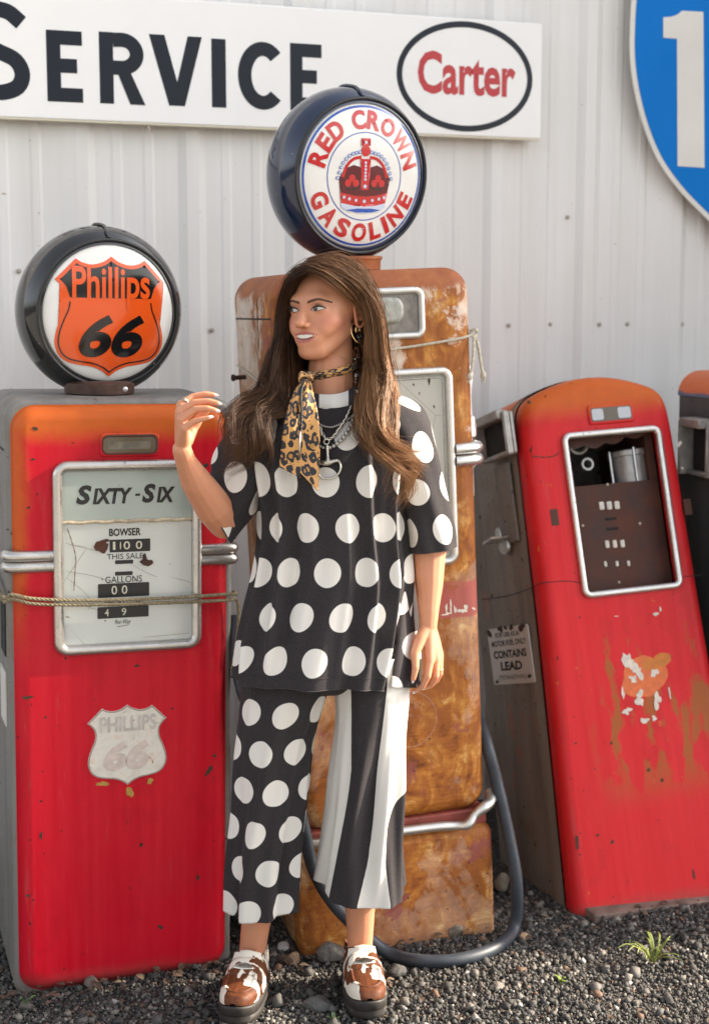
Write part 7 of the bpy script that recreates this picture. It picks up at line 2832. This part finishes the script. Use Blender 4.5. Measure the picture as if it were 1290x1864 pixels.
def push_out(P, lift):
    """keep a strand outside the skull and in front of the top"""
    q = w2h(P)
    e = (q - CC_) / (CR + lift / HS)
    n_ = np.linalg.norm(e, axis=1)
    ins = (n_ < 1) & (q[:, 2] > -0.035)
    q[ins] = CC_ + (q[ins] - CC_) / n_[ins][:, None]
    P2_ = np.where(ins[:, None], h2w(q), P)
    for k in range(len(P2_)):
        if P2_[k, 2] < torso_z[14] and P2_[k, 1] < PD + 0.02:
            i = int(np.argmin(np.abs(torso_z - P2_[k, 2])))
            row = SHP[i]
            fr = row[(ca_ > 0.05)]
            j = int(np.argmin(np.abs(fr[:, 0] - P2_[k, 0])))
            if abs(fr[j, 0] - P2_[k, 0]) < 0.02:
                tgt = fr[j, 1] - 0.004 - lift
                if 0 < P2_[k, 1] - tgt < 0.05:
                    P2_[k, 1] = tgt
    return P2_
def strands(guides, count, seed, npt=32, root_spread=0.006):
    r_ = np.random.RandomState(seed)
    G = [spline([W(*p) for p in g_], npt) for g_ in guides]
    ng = len(G)
    out = []
    nclump = 66
    cl_u = np.sort(r_.uniform(0, ng - 1, nclump))
    cl_ph = r_.uniform(0, 6.28, nclump)
    cl_am = r_.uniform(0.5, 1.2, nclump)
    cl_off = r_.normal(0, 1, (nclump, 3))
    cl_len = r_.uniform(0.72, 1.0, nclump)
    cl_tone = r_.rand(nclump)
    t_ = np.linspace(0, 1, npt)
    for s_ in range(count):
        c = r_.randint(nclump)
        loose = r_.rand() < 0.10
        u = np.clip(cl_u[c] + r_.normal(0, 0.35 if loose else 0.20), 0, ng - 1.001)
        k = int(u)
        f_ = u - k
        P = G[k] * (1 - f_) + G[k + 1] * f_
        sp = np.interp(t_, [0, 0.25, 0.5, 0.8, 1], [0.25, 0.5, 0.95, 1.45, 1.7])
        off = cl_off[c] * 0.0095
        fine = r_.normal(0, 1, 3) * (0.0040 if not loose else 0.009)
        T = np.gradient(P, axis=0)
        T /= np.linalg.norm(T, axis=1)[:, None]
        S_ = np.cross(T, (0, -1.0, 0.15))
        S_ /= np.linalg.norm(S_, axis=1)[:, None]
        B_ = np.cross(T, S_)
        wav = cl_am[c] * (0.0235 if not loose else 0.026) * np.clip((t_ - 0.34) / 0.3, 0, 1)
        ph_ = 2 * math.pi * 3.0 * t_ + (cl_ph[c] - 3.14) * 0.22 + 0.45 * u + r_.normal(0, 0.15)
        P = P + off * sp[:, None] + fine * np.interp(t_, [0, 0.3, 0.6, 1], [0.8, 1.0, 0.7, 0.28 if not loose else 1.4])[:, None] + S_ * (wav * np.sin(ph_))[:, None] + B_ * (0.6 * wav * np.cos(ph_))[:, None]
        L_ = cl_len[c] * (r_.uniform(0.90, 1.02) if r_.rand() < 0.5 else r_.uniform(0.58, 0.92))
        tt_ = np.clip(t_ * L_, 0, 1)
        P = np.stack([np.interp(tt_, t_, P[:, q]) for q in range(3)], 1)
        P = push_out(P, 0.0005 + 0.0075 * r_.rand() ** 1.5)
        out.append((P, u, np.clip(0.65 * cl_tone[c] + 0.35 * r_.rand(), 0, 1), loose))
    return out
allS = [(a, b, c * 0.33, d) for a, b, c, d in strands(GL_, 2200, 5)] + [(a, b, 0.22 + 0.85 * c, d) for a, b, c, d in strands(GR_, 2800, 8)]  # shade put into the picture-left hair tone, sunlit gold into the picture-right
GB_ = [  # hair at the nape, filling between ear and shoulder
    [(545, 520, 0.110), (548, 600, 0.115), (552, 670, 0.105), (548, 720, 0.095), (530, 765, 0.075)],
    [(590, 500, 0.130), (592, 590, 0.135), (595, 670, 0.120), (592, 730, 0.115), (585, 770, 0.110)],
    [(622, 508, 0.115), (640, 570, 0.105), (648, 640, 0.080), (650, 700, 0.045), (660, 750, -0.020)],
    [(640, 520, 0.090), (660, 570, 0.065), (666, 635, 0.055), (660, 695, 0.020), (670, 750, -0.050)],
    [(646, 525, 0.070), (664, 572, 0.045), (670, 635, 0.045), (668, 695, 0.005), (678, 755, -0.070)]]
allS += [(a, b, c * 0.3, d) for a, b, c, d in strands(GB_, 650, 13)]
nv, nf, tn = [], [], []
SEG = 3
basec = np.array((0.030, 0.0125, 0.006))
goldc = np.array((0.34, 0.165, 0.068))
V_, F_, T_ = [], [], []
vb = 0
for P, u, q, loose in allS:
    n_ = len(P)
    rad = (0.00068 if not loose else 0.0004) * (0.75 + 0.5 * q) * np.interp(np.linspace(0, 1, n_), [0, 0.1, 0.75, 1], [0.8, 1.0, 0.9, 0.18])
    T = np.gradient(P, axis=0)
    T /= np.linalg.norm(T, axis=1)[:, None] + 1e-9
    A = np.cross(T, (0.3, 0.2, 1.0))
    A /= np.linalg.norm(A, axis=1)[:, None] + 1e-9
    B_ = np.cross(T, A)
    aa = np.arange(SEG) * 2 * math.pi / SEG
    ring = P[:, None, :] + rad[:, None, None] * (np.cos(aa)[None, :, None] * A[:, None, :] + np.sin(aa)[None, :, None] * B_[:, None, :])
    V_.append(ring.reshape(-1, 3))
    i0 = vb + np.arange(n_ - 1)[:, None] * SEG
    k0 = np.arange(SEG)[None]
    k1 = (k0 + 1) % SEG
    F_.append(np.stack([i0 + k0, i0 + k1, i0 + SEG + k1, i0 + SEG + k0], -1).reshape(-1, 4))
    g_ = np.clip(np.linspace(-0.15, 0.95, n_) + (q - 0.5) * 0.9, 0, 1)[:, None] * (0.9 if q > 0.5 else 0.3)
    T_.append(np.repeat(basec + (goldc - basec) * g_, SEG, 0))
    vb += n_ * SEG
V_ = np.concatenate(V_)
F_ = np.concatenate(F_)
T_ = np.concatenate(T_)
# scalp cap under the strands
cap_i = []
hq = HP
front = np.interp(hq[:, 2], [-0.12, -0.02, 0.03, 0.066, 0.092, 0.2], [0.03, 0.026, -0.002, -0.040, -0.070, -0.2])
capm = (hq[:, 1] > front) & (hq[:, 2] > -0.085)
capv = h2w(hq + (hq - HO) / np.linalg.norm(hq - HO, axis=1)[:, None] * 0.0035)
remap = -np.ones(len(hq), int)
ids = np.where(capm)[0]
remap[ids] = np.arange(len(ids)) + len(V_)
cf = [tuple(remap[list(f_)]) for f_ in hf if len(f_) == 4 and all(capm[list(f_)])]
V_ = np.concatenate([V_, capv[ids]])
T_ = np.concatenate([T_, np.tile(basec * 0.8, (len(ids), 1))])
fl = np.concatenate([F_, np.array(cf, int)])
me = bpy.data.meshes.new('hair')
me.vertices.add(len(V_))
me.vertices.foreach_set('co', (V_ - PO).astype(np.float32).ravel())
me.loops.add(len(fl) * 4)
me.loops.foreach_set('vertex_index', fl.astype(np.int32).ravel())
me.polygons.add(len(fl))
me.polygons.foreach_set('loop_start', np.arange(0, len(fl) * 4, 4, dtype=np.int32))
me.polygons.foreach_set('loop_total', np.full(len(fl), 4, np.int32))
me.update()
me.polygons.foreach_set('use_smooth', np.ones(len(fl), bool))
ca = me.color_attributes.new('hairtone', 'FLOAT_COLOR', 'POINT')
cc = np.ones((len(V_), 4), np.float32)
cc[:, :3] = T_
ca.data.foreach_set('color', cc.ravel())
link('hair', me, M_hair, person)
